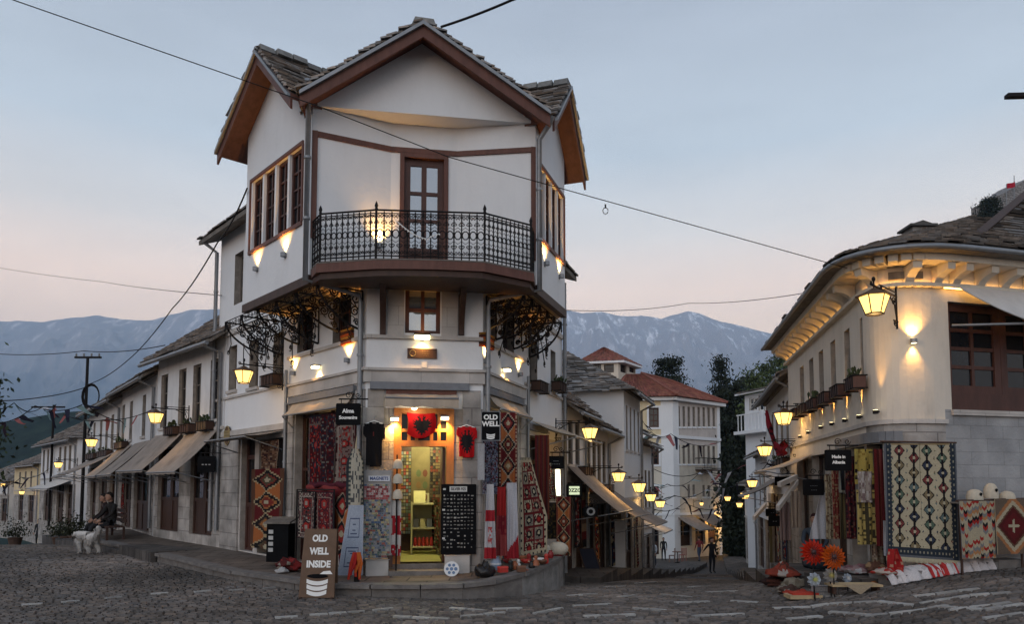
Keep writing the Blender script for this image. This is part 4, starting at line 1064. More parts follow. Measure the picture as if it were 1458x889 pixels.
# ================================================================== houses along the streets
def rowhouse(label, p0, p1, zb, ze, rise, depth, wins, shops, zs=None, plas='old_plaster', ww=.5, wz=None, gable='white_plaster', ov=.42, nshop=2, boxes=(), tone=.23, sl=(.15, .30), side_win=None, name='row_house', stone_top=None, hip=(0, 0), shop_mat='wood_dark', frame_mat='wood_old', rev=.18):
 """wins: s positions of the upper windows; shops: (s0, s1); zs: top of shop openings"""
 fr = Fr(p0, p1); L = fr.L
 h = thing(name, label, 'house', (*fr.pt(L / 2, 0, -depth / 2).xy, zb))
 zs = zs or zb + 2.3; wz = wz or (zs + .75, ze - .55)
 holes = [(s - ww / 2, s + ww / 2, wz[0], wz[1]) for s in wins] + [(a, b, zb + .25, zs) for a, b in shops]
 mb = MB()
 wall(mb, fr, 0, L, zb - 1.2, ze, holes, None, rev, lambda z: ('stone_blocks' if z < (stone_top or zs + .25) else plas))
 b = None
 L0, L1 = fr.pt(0, 0, -depth), fr.pt(L, 0, -depth)
 cs = [fr.pt(L, 0), L1, L0, fr.pt(0, 0)]
 for k, (a, b) in enumerate(zip(cs, cs[1:])):
  mb.face([V((a.x, a.y, zb - 1.2)), V((b.x, b.y, zb - 1.2)), V((b.x, b.y, ze)), V((a.x, a.y, ze))], plas)
 zr = ze + rise; hd = depth / 2
 for k, s in enumerate((0, L)):
  if hip[k] == 0: mb.face([fr.pt(s, ze, 0), fr.pt(s, ze, -depth), fr.pt(s, zr - .02, -hd)], plas)
 mb.build('wall', h)
 mb = MB()   # string course and shop piers
 mb.fbox(fr, 0, L, zs + .28, zs + .36, -.05, .05, 'pale_blocks'); mb.build('stone_course', h); mb = MB(); mb.fbox(fr, 0.01, L - .01, ze - .14, ze - .02, -.05, .10, 'wood_old')
 mb.build('cornice', h)
 for s in wins: window(h, fr, (s - ww / 2, s + ww / 2, wz[0], wz[1]), -min(.12, rev * .4), 2, 3, frame_mat, fw=.045, sill='pale_blocks')
 for a, b in shops: shopdoor(h, fr, (a, b, zb + .25, zs), shop_mat, -min(.13, rev * .5), max(1, round((b - a) / .75)), name='shop_front')
 # roof
 rb = MB(); k = rise / hd; sd = .22
 e = [fr.pt(-sd, ze - k * ov, ov), fr.pt(L + sd, ze - k * ov, ov), fr.pt(L + sd - hip[1] * (hd + ov), zr, -hd), fr.pt(-sd + hip[0] * (hd + ov), zr, -hd)]
 g = [fr.pt(-sd, ze - k * ov, -depth - ov), fr.pt(L + sd, ze - k * ov, -depth - ov)]
 up = V((0, 0, .09))
 rb.hexa([e[0], e[1], e[2], e[3]], [p + up for p in e], 'wood_old')
 rb.hexa([g[1], g[0], e[3], e[2]], [p + up for p in (g[1], g[0], e[3], e[2])], 'wood_old')
 u2 = up * 1.05
 slates(rb, e[0] + u2, e[1] + u2, e[2] + u2, e[3] + u2, sl[0], sl[1], .032, .8, tone)
 slates(rb, g[1] + u2, g[0] + u2, e[3] + u2, e[2] + u2, sl[0] * 1.6, sl[1] * 1.6, .04, .6, tone)
 if hip[0]: slates(rb, g[0] + u2, e[0] + u2, e[3] + u2, e[3] + u2 + fr.n * -.01, sl[0], sl[1], .04, .6, tone)
 if hip[1]: slates(rb, e[1] + u2, g[1] + u2, e[2] + u2 + fr.n * -.01, e[2] + u2, sl[0], sl[1], .04, .6, tone)
 for i in range(int((e[2] - e[3]).length / .34)):
  p = e[3].lerp(e[2], (i + .5) / max(1, int((e[2] - e[3]).length / .34))) + V((0, 0, .12 + random.uniform(0, .04))); q = tone * random.uniform(.6, 1.2)
  rb.prism([p - fr.n * .2 - V((0, 0, .1)), p + fr.n * .2 - V((0, 0, .1)), p + fr.n * .15, p - fr.n * .15], fr.a * .3, 'slate', (q, q, q))
 rb.build('roof', h)
 gb = MB(); gb.tube([fr.pt(-.1, ze - k * ov - .0, ov + .06), fr.pt(L + .1, ze - k * ov - .02, ov + .06)], .05, 'zinc', 6); gb.build('gutter', h)
 gb = MB(); q = fr.pt(L - .12, 0, .07); gb.tube([V((*fr.pt(L - .12, 0, ov + .05).xy, ze - k * ov - .05)), V((q.x, q.y, ze - .5)), V((q.x, q.y, zb + .4))], .045, 'zinc', 6); gb.build('downpipe', h)
 return h, fr
def sx(p0, p1, xs, y=560): f = Fr(p0, p1); return [f.px(x, y)[0] for x in xs]
def sxx(p0, p1, prs, y=720): f = Fr(p0, p1); return [(f.px(a, y)[0], f.px(b, y)[0]) for a, b in prs]
# ---- left-hand street
a, b = XY(220, 20.7), XY(316, 17.35)
H1, kf1 = rowhouse('white two storey house directly left of the corner house, shops below four tall windows', a, b, .22, 5.3, 1.9, 5, sx(a, b, (234, 259.5, 280, 305)), sxx(a, b, ((224, 254), (270, 302))), 2.7, ww=.52, wz=(3.25, 4.72), shop_mat='wood_dark')
f1e = kf1
a, b = XY(170, 25.3), XY(219, 20.9)
H2, kf2 = rowhouse('narrow white house with long canvas awnings, second left of the corner house', a, b, .08, 4.95, 1.6, 5, sx(a, b, (206, 188, 177)), sxx(a, b, ((174, 186), (190, 213))), 2.55, ww=.5, wz=(3.15, 4.4))
a, b = XY(124, 31.5), XY(169.5, 25.5)
H3, kf3 = rowhouse('white house with five narrow windows, third left of the corner house', a, b, -.2, 4.85, 1.7, 5.5, sx(a, b, (162, 154, 146, 136.5, 130)), sxx(a, b, ((128, 136), (140, 151), (155, 166))), 2.4, ww=.55, wz=(3.0, 4.25), hip=(1, 0))
a, b = XY(57, 43), XY(108, 36)
H4, kf4 = rowhouse('small white house with a hipped stone slab roof downhill on the left street', a, b, -.5, 4.15, 1.6, 5, sx(a, b, (63, 69, 75, 86, 93, 100), 640), sxx(a, b, ((62, 74), (80, 90), (94, 104))), 1.75, ww=.55, wz=(2.45, 3.7), hip=(1, 1))
a, b = XY(20, 62), XY(55, 54)
H5, kf5 = rowhouse('pale house with lamp glow in its wall colour, far end of the left street', a, b, -1.3, 3.4, 1.6, 6, sx(a, b, (28, 36, 44), 690), sxx(a, b, ((26, 33), (40, 48))), 1.0, ww=.7, wz=(1.6, 2.8), hip=(1, 1), plas='yellow_or_glow_plaster')  # lamp glow on the pale walls is put into the yellow plaster colour
a, b = XY(-40, 70), XY(14, 64)
H6, kf6 = rowhouse('low house with a dark stone roof at the left edge of the view', a, b, -1.6, 2.2, 1.7, 6, sx(a, b, (-20, -5, 6), 700), sxx(a, b, ((-14, -4), (2, 10))), .6, ww=.7, wz=(1.0, 1.9), hip=(1, 1))
a, b = XY(40, 84), XY(75, 78)
H7, kf7 = rowhouse('distant grey house low in the valley beyond the left street', a, b, -3, 3.0, 2.0, 8, sx(a, b, (48, 56, 66), 690), [], 1.0, ww=.9, wz=(1.2, 2.4), hip=(1, 1))
# ---- right-hand street, west side
def onR(x): # point of the west house line at picture column x
 f = Fr(B_, RE); s = f.px(x, 693)[0]; return f.pt(s, 0)
a, b = onR(804), onR(833)
G1, kg1 = rowhouse('low white house with rough stone roof directly right of the corner house', a, b, -.75, 3.75, 2.0, 5, sx(a, b, (812, 822), 600), sxx(a, b, ((806, 816), (820, 830))), 1.75, ww=.45, plas='white_plaster', rev=.07, wz=(2.2, 3.3), tone=.23)
a, b = onR(833.5), onR(866)
G2, kg2 = rowhouse('white house with four slit windows behind the lit lantern, right street', a, b, -1.15, 3.45, 1.2, 4, sx(a, b, (838, 846, 853, 860), 640), sxx(a, b, ((836, 846), (850, 862))), 1.15, ww=.45, plas='white_plaster', rev=.07, wz=(1.75, 3.0), tone=.22)
a, b = onR(866.5), onR(892)
a2 = a + NR * .5; b2 = b + NR * .5
G3, kg3 = rowhouse('tall white house with big dark stone roof rising above its neighbours on the right street', a2, b2, -1.5, 4.75, 1.7, 5.5, sx(a, b, (870, 876, 882, 888), 600), sxx(a, b, ((869, 877), (880, 888))), .95, ww=.26, plas='white_plaster', rev=.07, wz=(2.8, 4.2), tone=.22, hip=(1, 0))
a, b = onR(893), onR(910)
G4, kg4 = rowhouse('white house with small slab roof before the red roofed block', a, b, -2.0, 3.75, 1.1, 5, sx(a, b, (896, 900, 905), 640), sxx(a, b, ((895, 900), (903, 908))), .3, ww=.36, plas='white_plaster', rev=.07, wz=(1.4, 2.9))
a, b = onR(910.5), onR(928)
G5, kg5 = rowhouse('last white house of the west row, lowest roof beside the red roofed block', a, b, -2.6, 3.4, 1.0, 5, sx(a, b, (914, 919, 924), 660), sxx(a, b, ((912, 917), (920, 925))), -.3, ww=.5, plas='white_plaster', rev=.07, wz=(.8, 2.3))
# ---- red roofed block closing the street, with its tower
bl = thing('town_hall', 'cream four storey block with red tiled hip roof and rooftop tower closing the street', 'building', (*XY(960, 60).xy, -4.2))
c0, c1, c2 = XY(884, 58.5), XY(959, 58), XY(1026, 62.5)
KA, KB = Fr(c0, c1), Fr(c1, c2)
ze = KA.px(940, 566)[1]; zb = -5.0
lv = [(613, 580), (666, 634), (712, 692)]
ha = [];
for (yb, yt) in lv: ha.append(KA.rect(924, yt + 1, 938, yb - 4))
hb = []
for k in range(8):
 x0 = 966.5 + k * 7.1
 for n_, (yt, yb) in enumerate(((579, 608), (634, 661), (690, 708))):
  if n_ == 2 and k % 3 == 1: continue
  yt += (x0 - 966) * .04; hb.append(KB.rect(x0 - 1.6, yt, x0 + 1.8, yb))
hs = [KB.rect(966, 741, 985, 778), KB.rect(990, 738, 1004, 776), KB.rect(1008, 734, 1021, 774)]
sA_ = [KA.rect(918, 745, 938, 790)]
zmid = KA.px(940, 622)[1]; zlo_ = KA.px(940, 733)[1]
mb = MB()
mk = lambda z: 'yellow_or_glow_plaster' if z > zmid else 'cream_plaster'
mk2 = lambda z: 'pink_plaster' if z > zmid else 'cream_plaster'
wall(mb, KA, 0, KA.L, zb, ze, ha + sA_, None, .3, mk); wall(mb, KB, 0, KB.L, zb, ze, hb + hs, None, .3, mk2)
c3 = c2 + V((-4.0, 4, 0)); c4 = c0 + V((0, 8, 0))
for p, q in ((c2, c3), (c3, c4), (c4, c0)):
 f = Fr(p, q); mb.face([f.pt(0, zb), f.pt(f.L, zb), f.pt(f.L, ze), f.pt(0, ze)], 'cream_plaster')
mb.build('wall', bl)
mb = MB()
for f in (KA, KB):
 mb.fbox(f, -.05, f.L + .05, zmid - .12, zmid + .12, -.1, .12, 'white_plaster'); mb.fbox(f, -.05, f.L + .05, zlo_ - .1, zlo_ + .1, -.1, .1, 'white_plaster')
 mb.fbox(f, -.35, f.L + .35, ze - .28, ze - .02, -.2, .45, 'white_plaster')
mb.fbox(KA, KA.L - .9, KA.L + .02, zb, ze - .3, -.1, .05, 'white_plaster'); mb.fbox(KB, -.02, .75, zb, ze - .3, -.1, .052, 'white_plaster'); mb.fbox(KB, KB.L - .4, KB.L + .02, zb, ze - .3, -.1, .05, 'white_plaster')
for h in ha:
 for (x0, x1, y0, y1) in ((h[0] - .16, h[0] - .002, h[2] - .16, h[3] + .16), (h[1] + .002, h[1] + .16, h[2] - .16, h[3] + .16), (h[0], h[1], h[3] + .002, h[3] + .16), (h[0], h[1], h[2] - .16, h[2] - .002)): mb.fbox(KA, x0, x1, y0, y1, -.1, .06, 'white_plaster')
for h in hb: mb.fbox(KB, h[0] - .1, h[1] + .1, h[2] - .14, h[2] - .003, -.1, .07, 'white_plaster')
mb.build('cornice', bl)
for h in ha: window(bl, KA, h, -.2, 2, 3, 'wood_red', fw=.1, bw=.07)
for h in hb: window(bl, KB, h, -.2, 1, 3, 'wood_dark', fw=.05, bw=.05)
for h in hs + sA_: shopdoor(bl, KB if h in hs else KA, h, 'wood_dark', -.2, 2, name='shop_front')
mb = MB()   # hip roof of pantiles
ov = .55; E = [KA.pt(-.5, ze, ov), KA.pt(KA.L, ze, 0) + KA.n * ov + KB.n * ov * .7, KB.pt(KB.L + .5, ze, ov), c3 + V((1, 1, ze)), c4 + V((-1, 1, ze))]
apz_ = KA.px(905, 533)[1]; ap1 = P(893, 533, 61.5); ap2 = P(958, 545, 63.5)
def tiles(mb, e0, e1, r1, r0, n, rows, mt='tile'):
 e0, e1, r0, r1 = V(e0), V(e1), V(r0), V(r1); nm = (e1 - e0).cross(r0 - e0).normalized()
 if nm.z < 0: nm = -nm
 mb.face([e0, e1, r1, r0], 'red_tile')
 for i in range(n):
  for j in range(rows):
   u0, u1 = (i + .08) / n, (i + .92) / n; t0, t1 = j / rows, min(1, (j + 1.1) / rows)
   f = lambda u, t: e0.lerp(e1, u).lerp(r0.lerp(r1, u), t)
   k = random.uniform(.6, 1.25); c = (.23 * k, .082 * k * random.uniform(.85, 1.15), .056 * k)
   um = (u0 + u1) / 2; hh = .09
   a, b, c_, d = f(u0, t0), f(u1, t0), f(u1, t1), f(u0, t1); m0 = f(um, t0) + nm * hh; m1 = f(um, t1) + nm * hh * .6
   mb.idx([a, m0, b, c_, m1, d], [(0, 1, 4, 5), (1, 2, 3, 4), (0, 2, 1)], mt, c)
mat('tile', (.4, .1, .06), .8, .25, 3, attr=True)
tiles(mb, E[0], E[1], ap1 + V((1.2, 0, 0)), ap1, 18, 11); tiles(mb, E[1], E[2], ap2, ap1 + V((1.2, 0, 0)), 24, 12); tiles(mb, E[2], E[3], ap2, ap2 + V((-.05, 0, 0)), 8, 9); tiles(mb, E[4], E[0], ap1, ap1 + V((-.05, 0, 0)), 10, 9)
mb.face([E[3], E[4], ap1, ap2], 'red_tile')
mb.tube([E[1] + V((0, 0, .08)), ap1 + V((1.2, 0, .1)), ap2 + V((0, 0, .1)), E[2] + V((0, 0, .08))], .11, 'red_tile', 6)
mb.build('roof', bl)
# balcony with iron rail on the street face
mb = MB(); s0, z0 = KB.px(990, 669); s1, _ = KB.px(1014, 669); mb.fbox(KB, s0, s1, z0 - .1, z0, 0, .9, 'wood_dark')
bp = mb.build('balcony', bl); mb = MB()
for z in (.1, .9):
 mb.tube([KB.pt(s0, z0 + z, 0), KB.pt(s0, z0 + z, .87), KB.pt(s1, z0 + z, .87), KB.pt(s1, z0 + z, 0)], .03, 'iron', 4)
for k in range(13): s = s0 + (s1 - s0) * k / 12; mb.tube([KB.pt(s, z0, .87), KB.pt(s, z0 + .9, .87)], .018, 'iron', 4)
mb.build('railing', bp)
# tower
tx0, tx1, tx2 = XY(830, 66), XY(882, 65), XY(907, 68)
TA, TB = Fr(tx0, tx1), Fr(tx1, tx2); tz0 = 6; tz1 = TA.px(860, 515)[1]
mb = MB(); th1 = [TA.rect(844, 519, 856, 531), TA.rect(860, 519, 874, 531)]; th2 = [TB.rect(883.5, 519, 892, 531), TB.rect(896, 520, 904, 531)]
wall(mb, TA, 0, TA.L, tz0, tz1, th1, 'cream_plaster', .25); wall(mb, TB, 0, TB.L, tz0, tz1, th2, 'cream_plaster', .25)
t3 = tx2 + V((-3, 3, 0)); t4 = tx0 + V((0, 5, 0))
for p, q in ((tx2, t3), (t3, t4), (t4, tx0)):
 f = Fr(p, q); mb.face([f.pt(0, tz0), f.pt(f.L, tz0), f.pt(f.L, tz1), f.pt(0, tz1)], 'cream_plaster')
tw = mb.build('tower', bl)
for f, hh in ((TA, th1), (TB, th2)):
 for h in hh: window(tw, f, h, -.15, 3, 2, 'wood_dark', fw=.06)
mb = MB(); te = [TA.pt(-.4, tz1, .5), tx1 + V((.45, -.4, tz1)), TB.pt(TB.L + .4, tz1, .5), t3 + V((.5, .5, tz1)), t4 + V((-.4, .5, tz1))]
ta = P(860, 495, 68)
for p, q in zip(te, te[1:] + te[:1]): tiles(mb, p, q, ta + (q - p) * .005, ta, 12 if p is te[0] else 8, 8)
mb.prism([p - V((0, 0, .2)) for p in te], (0, 0, .19), 'white_plaster')
mb.build('roof', tw)
# ---- right-hand street, east side
a, b = XY(1093, 27.5), XY(1136, 19.6)
E1, ke1 = rowhouse('white two storey house with a draped red flag, next to the curved corner shop', a, b, -1.3, 4.75, 1.3, 5, sx(a, b, (1100, 1106, 1113, 1121, 1129), 600), sxx(a, b, ((1098, 1108), (1112, 1121), (1125, 1133))), 1.4, ww=.55, wz=(2.6, 4.1), tone=.22)
a, b = XY(1076, 35), XY(1098, 28.5)
E2, ke2 = rowhouse('narrow white house below the glazed bay on the east side of the street', a, b, -2.2, 3.1, 1.0, 5, sx(a, b, (1081, 1087, 1093), 640), sxx(a, b, ((1079, 1086), (1089, 1095))), .3, ww=.55, wz=(.9, 2.3), tone=.22)
a, b = XY(1060, 46), XY(1077, 36)
E3, ke3 = rowhouse('pale house half hidden in dark trees down the east side', a, b, -2.9, 1.9, 1.0, 5, sx(a, b, (1064, 1069, 1073), 690), sxx(a, b, ((1062, 1067), (1070, 1075))), -.5, ww=.55, wz=(-.1, 1.2), tone=.22)
bay_h = thing('glazed_bay', 'white house with glazed timber bay room above the east side trees', 'house', (*XY(1080, 39).xy, -2.5))
BY = Fr(XY(1063, 38.5), XY(1098, 36.5)); mb = MB()
zb_, zt_ = BY.px(1080, 617)[1], BY.px(1080, 560)[1]
bhs = [BY.rect(1067, 567, 1072, 585), BY.rect(1072.6, 567, 1077.5, 585), BY.rect(1080, 562, 1087, 585), BY.rect(1088, 562, 1096, 585)]
wall(mb, BY, 0, BY.L, -4, zt_, bhs, 'white_plaster', .12)
f = Fr(BY.pt(BY.L, 0), BY.pt(BY.L, 0, -4)); mb.face([f.pt(0, -4), f.pt(f.L, -4), f.pt(f.L, zt_), f.pt(0, zt_)], 'white_plaster')
f = Fr(BY.pt(0, 0, -4), BY.pt(0, 0)); mb.face([f.pt(0, -4), f.pt(f.L, -4), f.pt(f.L, zt_), f.pt(0, zt_)], 'white_plaster')
mb.build('wall', bay_h)
mb = MB(); mb.fbox(BY, -.3, BY.L + .2, zb_ - .02, zb_ + .14, -.1, .5, 'white_plaster')
for k in range(8):
 s = BY.L * k / 7; mb.fbox(BY, s - .012, s + .012, zb_ + .14, zb_ + .95, .40, .44, 'white_plaster')
mb.fbox(BY, -.1, BY.L, zb_ + .95, zb_ + 1.0, .38, .46, 'white_plaster'); mb.build('balustrade', bay_h)
for h in bhs: window(bay_h, BY, h, -.05, 1, 2, 'white_letter', fw=.05, bw=.04)
rb = MB(); e = [BY.pt(-.3, zt_, .4), BY.pt(BY.L + .3, zt_, .4), BY.pt(BY.L + .3, zt_ + .9, -4.2), BY.pt(-.3, zt_ + .9, -4.2)]
rb.hexa(e, [p + V((0, 0, .08)) for p in e], 'white_plaster'); slates(rb, *[p + V((0, 0, .09)) for p in e], .3, .5, .04, .5, .16); rb.build('roof', bay_h)
# ================================================================== the curved corner shop on the right
cs_ = thing('corner_shop', 'cream corner shop with rounded end, lit bracketed cornice and big timber window', 'house', (9.5, 14.5, .1))
W0 = XY(1126, 19.4); W1 = XY(1236, 12.35)
SW = Fr(W0, W1)
# front face to the right of the round corner
Q0 = XY(1350, 11.75); Q1 = XY(1800, 13.6, 600)
FW = Fr(Q0, Q1)
ctl = [W1]
dA = (W1 - W0).normalized(); dB = (Q0 - Q1).normalized()
for k in range(1, 12):    # rounded corner: quadratic curve between the two faces
 t = k / 12
 # intersection of both face lines as the control point
 den = dA.x * dB.y - dA.y * dB.x; tt = ((Q0.x - W1.x) * dB.y - (Q0.y - W1.y) * dB.x) / den; C_ = W1 + dA * tt
 ctl.append(W1 * (1 - t) ** 2 + C_ * (2 * t * (1 - t)) + Q0 * t ** 2)
ctl.append(Q0)
ZE = 5.28; zb = -1.6
zbase = lambda p: gz(p.x - .3, p.y - .3)
mb = MB(); swh = []
zw0, zw1 = SW.px(1196, 552)[1], SW.px(1196, 478)[1]
wx = ((1138.5, 1144), (1152, 1158), (1166, 1172.5), (1183, 1190), (1203, 1211), (1226, 1235.5))
zw1 = SW.px(1210, 466)[1]; zw0 = SW.px(1210, 545)[1]
for x0, x1 in wx: swh.append((SW.px(x0, 520)[0], min(SW.L - .02, SW.px(x1, 520)[0]), zw0, zw1))
zc1 = SW.px(1236, 604)[1]                        # top of the shop storey
shp = [(SW.px(a, 720)[0], SW.px(b, 720)[0], gz(SW.pt(SW.px(a, 720)[0], 0).x - .5, SW.pt(SW.px(a, 720)[0], 0).y) + .2, zc1 - .35) for a, b in ((1136, 1152), (1158, 1176), (1183, 1204), (1212, 1233))]
wall(mb, SW, 0, SW.L, zb, ZE + .18, swh + shp, None, .25, lambda z: 'warm_plaster' if z > zc1 else 'stone_blocks')
cf = [Fr(p, q) for p, q in zip(ctl, ctl[1:])]
for k, f in enumerate(cf):
 for za, zb2, m_ in ((zb, zc1, 'stone_blocks'), (zc1, ZE + .18, 'warm_plaster')):
  if za == zb and k < 4:      # shop opening wraps round the corner start
   mb.face([f.pt(0, zb), f.pt(f.L, zb), f.pt(f.L, .35), f.pt(0, .35)], m_); mb.face([f.pt(0, zc1 - .35), f.pt(f.L, zc1 - .35), f.pt(f.L, zc1), f.pt(0, zc1)], m_); continue
  mb.face([f.pt(0, za), f.pt(f.L, za), f.pt(f.L, zb2), f.pt(0, zb2)], m_)
fwz0, fwz1 = FW.px(1400, 585)[1], ZE - .66
fwh = [(FW.px(1352, 500)[0], FW.px(1352, 500)[0] + 3.4, fwz0, fwz1)]
wall(mb, FW, 0, FW.L, zb, ZE + .18, fwh, None, .25, lambda z: 'grey_blocks' if z < fwz0 else 'warm_plaster')
BKc = [Q1, Q1 + V((-.5, 8, 0)), W0 + V((4.5, 3, 0)), W0]
for p, q in zip(BKc, BKc[1:]):
 f = Fr(p, q); mb.face([f.pt(0, zb), f.pt(f.L, zb), f.pt(f.L, ZE), f.pt(0, ZE)], 'old_plaster')
mb.build('wall', cs_)
for h in swh: window(cs_, SW, h, -.16, 2, 3, 'wood_old', fw=.04)
for k, h in enumerate(shp):
 if k < 3: shopdoor(cs_, SW, h, 'wood_dark', -.15, 2, name='shop_front')
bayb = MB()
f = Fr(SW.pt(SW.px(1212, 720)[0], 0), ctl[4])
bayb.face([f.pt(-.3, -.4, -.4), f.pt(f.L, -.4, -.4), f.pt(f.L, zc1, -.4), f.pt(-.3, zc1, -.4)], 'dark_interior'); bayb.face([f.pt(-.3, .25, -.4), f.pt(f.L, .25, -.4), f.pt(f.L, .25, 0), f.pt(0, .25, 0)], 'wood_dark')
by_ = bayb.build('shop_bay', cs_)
# big timber window: two bays of three by four panes
s0, s1, z0, z1 = fwh[0]; wd = (s1 - s0) / 3
for k in range(3):
 window(cs_, FW, (s0 + wd * k + .003, s0 + wd * (k + 1) - .003, z0 + .28, z1), -.10, 2, 4, 'wood_red', fw=.13, bw=.06)
mb = MB(); mb.fbox(FW, s0, s1, z0, z0 + .277, -.2, -.06, 'wood_red'); mb.build('window_board', cs_)
mb = MB(); mb.fbox(FW, s0 - .02, FW.L, z0 - .09, z0 - .003, -.05, .05, 'pale_blocks'); mb.build('sill', cs_)
# string course above the shops, round the corner
path = [SW] + cf
mb = MB()
for f in path: mb.fbox(f, -.02, f.L + .02, zc1 - .04, zc1 + .03, -.05, .05, 'pale_blocks')
mb.build('stone_course', cs_)
# cornice: coved brackets under the eaves with a warm strip of light
def along(fr): return fr
cw = MB(); allf = path + [FW]
tot = 0
for f in allf:
 cw.fbox(f, -.02, f.L + .02, ZE - .13, ZE - .01, -.05, .40, 'cream_plaster'); cw.fbox(f, -.02, f.L + .02, ZE - .46, ZE - .40, -.05, .11, 'cream_plaster')
for k, f in enumerate(allf): cw.fbox(f, -.16, f.L + .16, ZE - .008 - .0012 * k - .004, ZE - .004 - .0012 * k, .36, .60, 'wood_old')
cw.build('cornice', cs_)
def corbel(f, s):
 b = MB(); pr = [(0, ZE - .40), (.05, ZE - .40), (.10, ZE - .33), (.20, ZE - .27), (.33, ZE - .24), (.34, ZE - .133), (0, ZE - .133)]
 b.prism([f.pt(s - .07, z, o + .012) for o, z in pr], f.a * .14, 'cream_plaster'); b.build('corbel', cs_)
for f in allf:
 if f.L > 2:
  n = int(min(f.L, 8.4) / .5)
  for k in range(n): corbel(f, .25 + k * .5)
dist = 0
for f in cf:
 dist += f.L
 if dist > .42: corbel(f, f.L / 2); dist = 0
mb = MB()
for f in allf: mb.fbox(f, -.01, min(f.L, 6) + .01, ZE - .397, ZE - .385, .03, .05, 'led_strip')
mb.fbox(FW, 0, 6, ZE - .475, ZE - .463, .07, .09, 'led_strip'); mb.build('cornice_light', cs_)
# roof
rb = MB(); OVc = .55; zr0 = ZE
ring = [SW.pt(-.2, 0, OVc)] + [SW.pt(SW.L, 0, OVc)] + [f.pt(f.L * .5, 0, OVc) for f in cf] + [FW.pt(0, 0, OVc), FW.pt(FW.L, 0, OVc)]
ridge_ = []
peak = P(1388, 317, 14.2)
inner_ = [V((9.6, 21.0, 6.4))] + [peak] * (len(ring) - 2) + [peak + FW.a * 7]
for k in range(len(ring) - 1):
 e0 = V((*ring[k].xy, zr0)); e1 = V((*ring[k + 1].xy, zr0)); r0, r1 = inner_[k], inner_[k + 1]
 rb.face([e0, e1, V((e1.x, e1.y, zr0 + .09)), V((e0.x, e0.y, zr0 + .09))], 'wood_old'); rb.face([e1, e0, r0, r1] if (r0 - r1).length > .01 else [e1, e0, r0], 'wood_old')
 up = V((0, 0, .1))
 if (e1 - e0).length > 1: slates(rb, e0 + up, e1 + up, r1 + up, r0 + up, .15, .34, .03, .8, .16)
 else:
  slates(rb, e0 + up, e1 + up, r1 + up + (e1 - e0) * .05, r0 + up, .15, .34, .03, .8, .16)
rb.build('roof', cs_)
gb = MB(); gb.tube([V((*(p.xy), zr0 + .02)) for p in [SW.pt(-.2, 0, OVc + .06), SW.pt(SW.L, 0, OVc + .06)] + [f.pt(f.L * .5, 0, OVc + .05) for f in cf] + [FW.pt(0, 0, OVc + .05), FW.pt(FW.L, 0, OVc + .05)]], .042, 'zinc', 6); gb.build('gutter', cs_)
# chimney
mb = MB(); c = P(1306, 329, 13.1); mb.box(c.x - .17, c.x + .17, c.y - .17, c.y + .17, c.z - .6, c.z + .02, 'rubble'); mb.box(c.x - .24, c.x + .24, c.y - .24, c.y + .24, c.z + .022, c.z + .06, 'slate_under'); mb.prism([c + V((-.2, -.2, .062)), c + V((.2, -.2, .062)), c + V((0, -.2, .13))], (0, .4, 0), 'slate_under'); mb.build('chimney', cs_)
# upper roof with raised verge at the right
up_h = MB(); e0 = FW.pt(FW.px(1378, 352)[0], 0, .3); e0 = P(1376, 350, 12.0); r0 = P(1470, 270, 14.4); e1 = e0 + FW.a * 5; r1 = r0 + FW.a * 5
slates(up_h, e0, e1, r1, r0, .15, .34, .03, .8, .15); up_h.build('upper_roof', cs_)
mb = MB(); nrm = (e1 - e0).cross(r0 - e0).normalized(); nrm = nrm if nrm.z > 0 else -nrm; d = (r0 - e0).normalized(); sdv = d.cross(nrm)
p = [e0 - sdv * .06 - d * .1, e0 + sdv * .06 - d * .1, r0 + sdv * .06, r0 - sdv * .06]; mb.hexa([q - nrm * .25 for q in p], [q + nrm * .10 for q in p], 'wood_dark'); mb.build('verge_beam', cs_)
# white rendered gable wedge hidden below that verge
# blue-grey joist end at the round corner
mb = MB(); f = cf[7]; s_, z_ = f.px(1318, 391);
for k in (6, 7, 8, 9): mb.fbox(cf[k], -.01, cf[k].L + .01, z_ - .06, z_ + .06, .0, .055, 'wood_old')
mb.build('tie_beam', cs_)
mb = MB()
for f in [SW] + cf[:7]:
 a = SW.px(1196, 615)[0] if f is SW else -.01
 mb.fbox(f, a, f.L + .01, zc1 - .33, zc1 - .16, .0, .10, 'steel_grey')
mb.build('lintel', cs_)
li = bpy.data.lights.new('door_lamp', 'POINT'); li.energy = 160; li.color = (1, .55, .15); li.shadow_soft_size = .2
lo = bpy.data.objects.new('door_lamp', li); s, z = KB.px(1016, 752); lo.location = KB.pt(s, z + .4, .7) - wloc(bl); col.objects.link(lo); lo.parent = bl
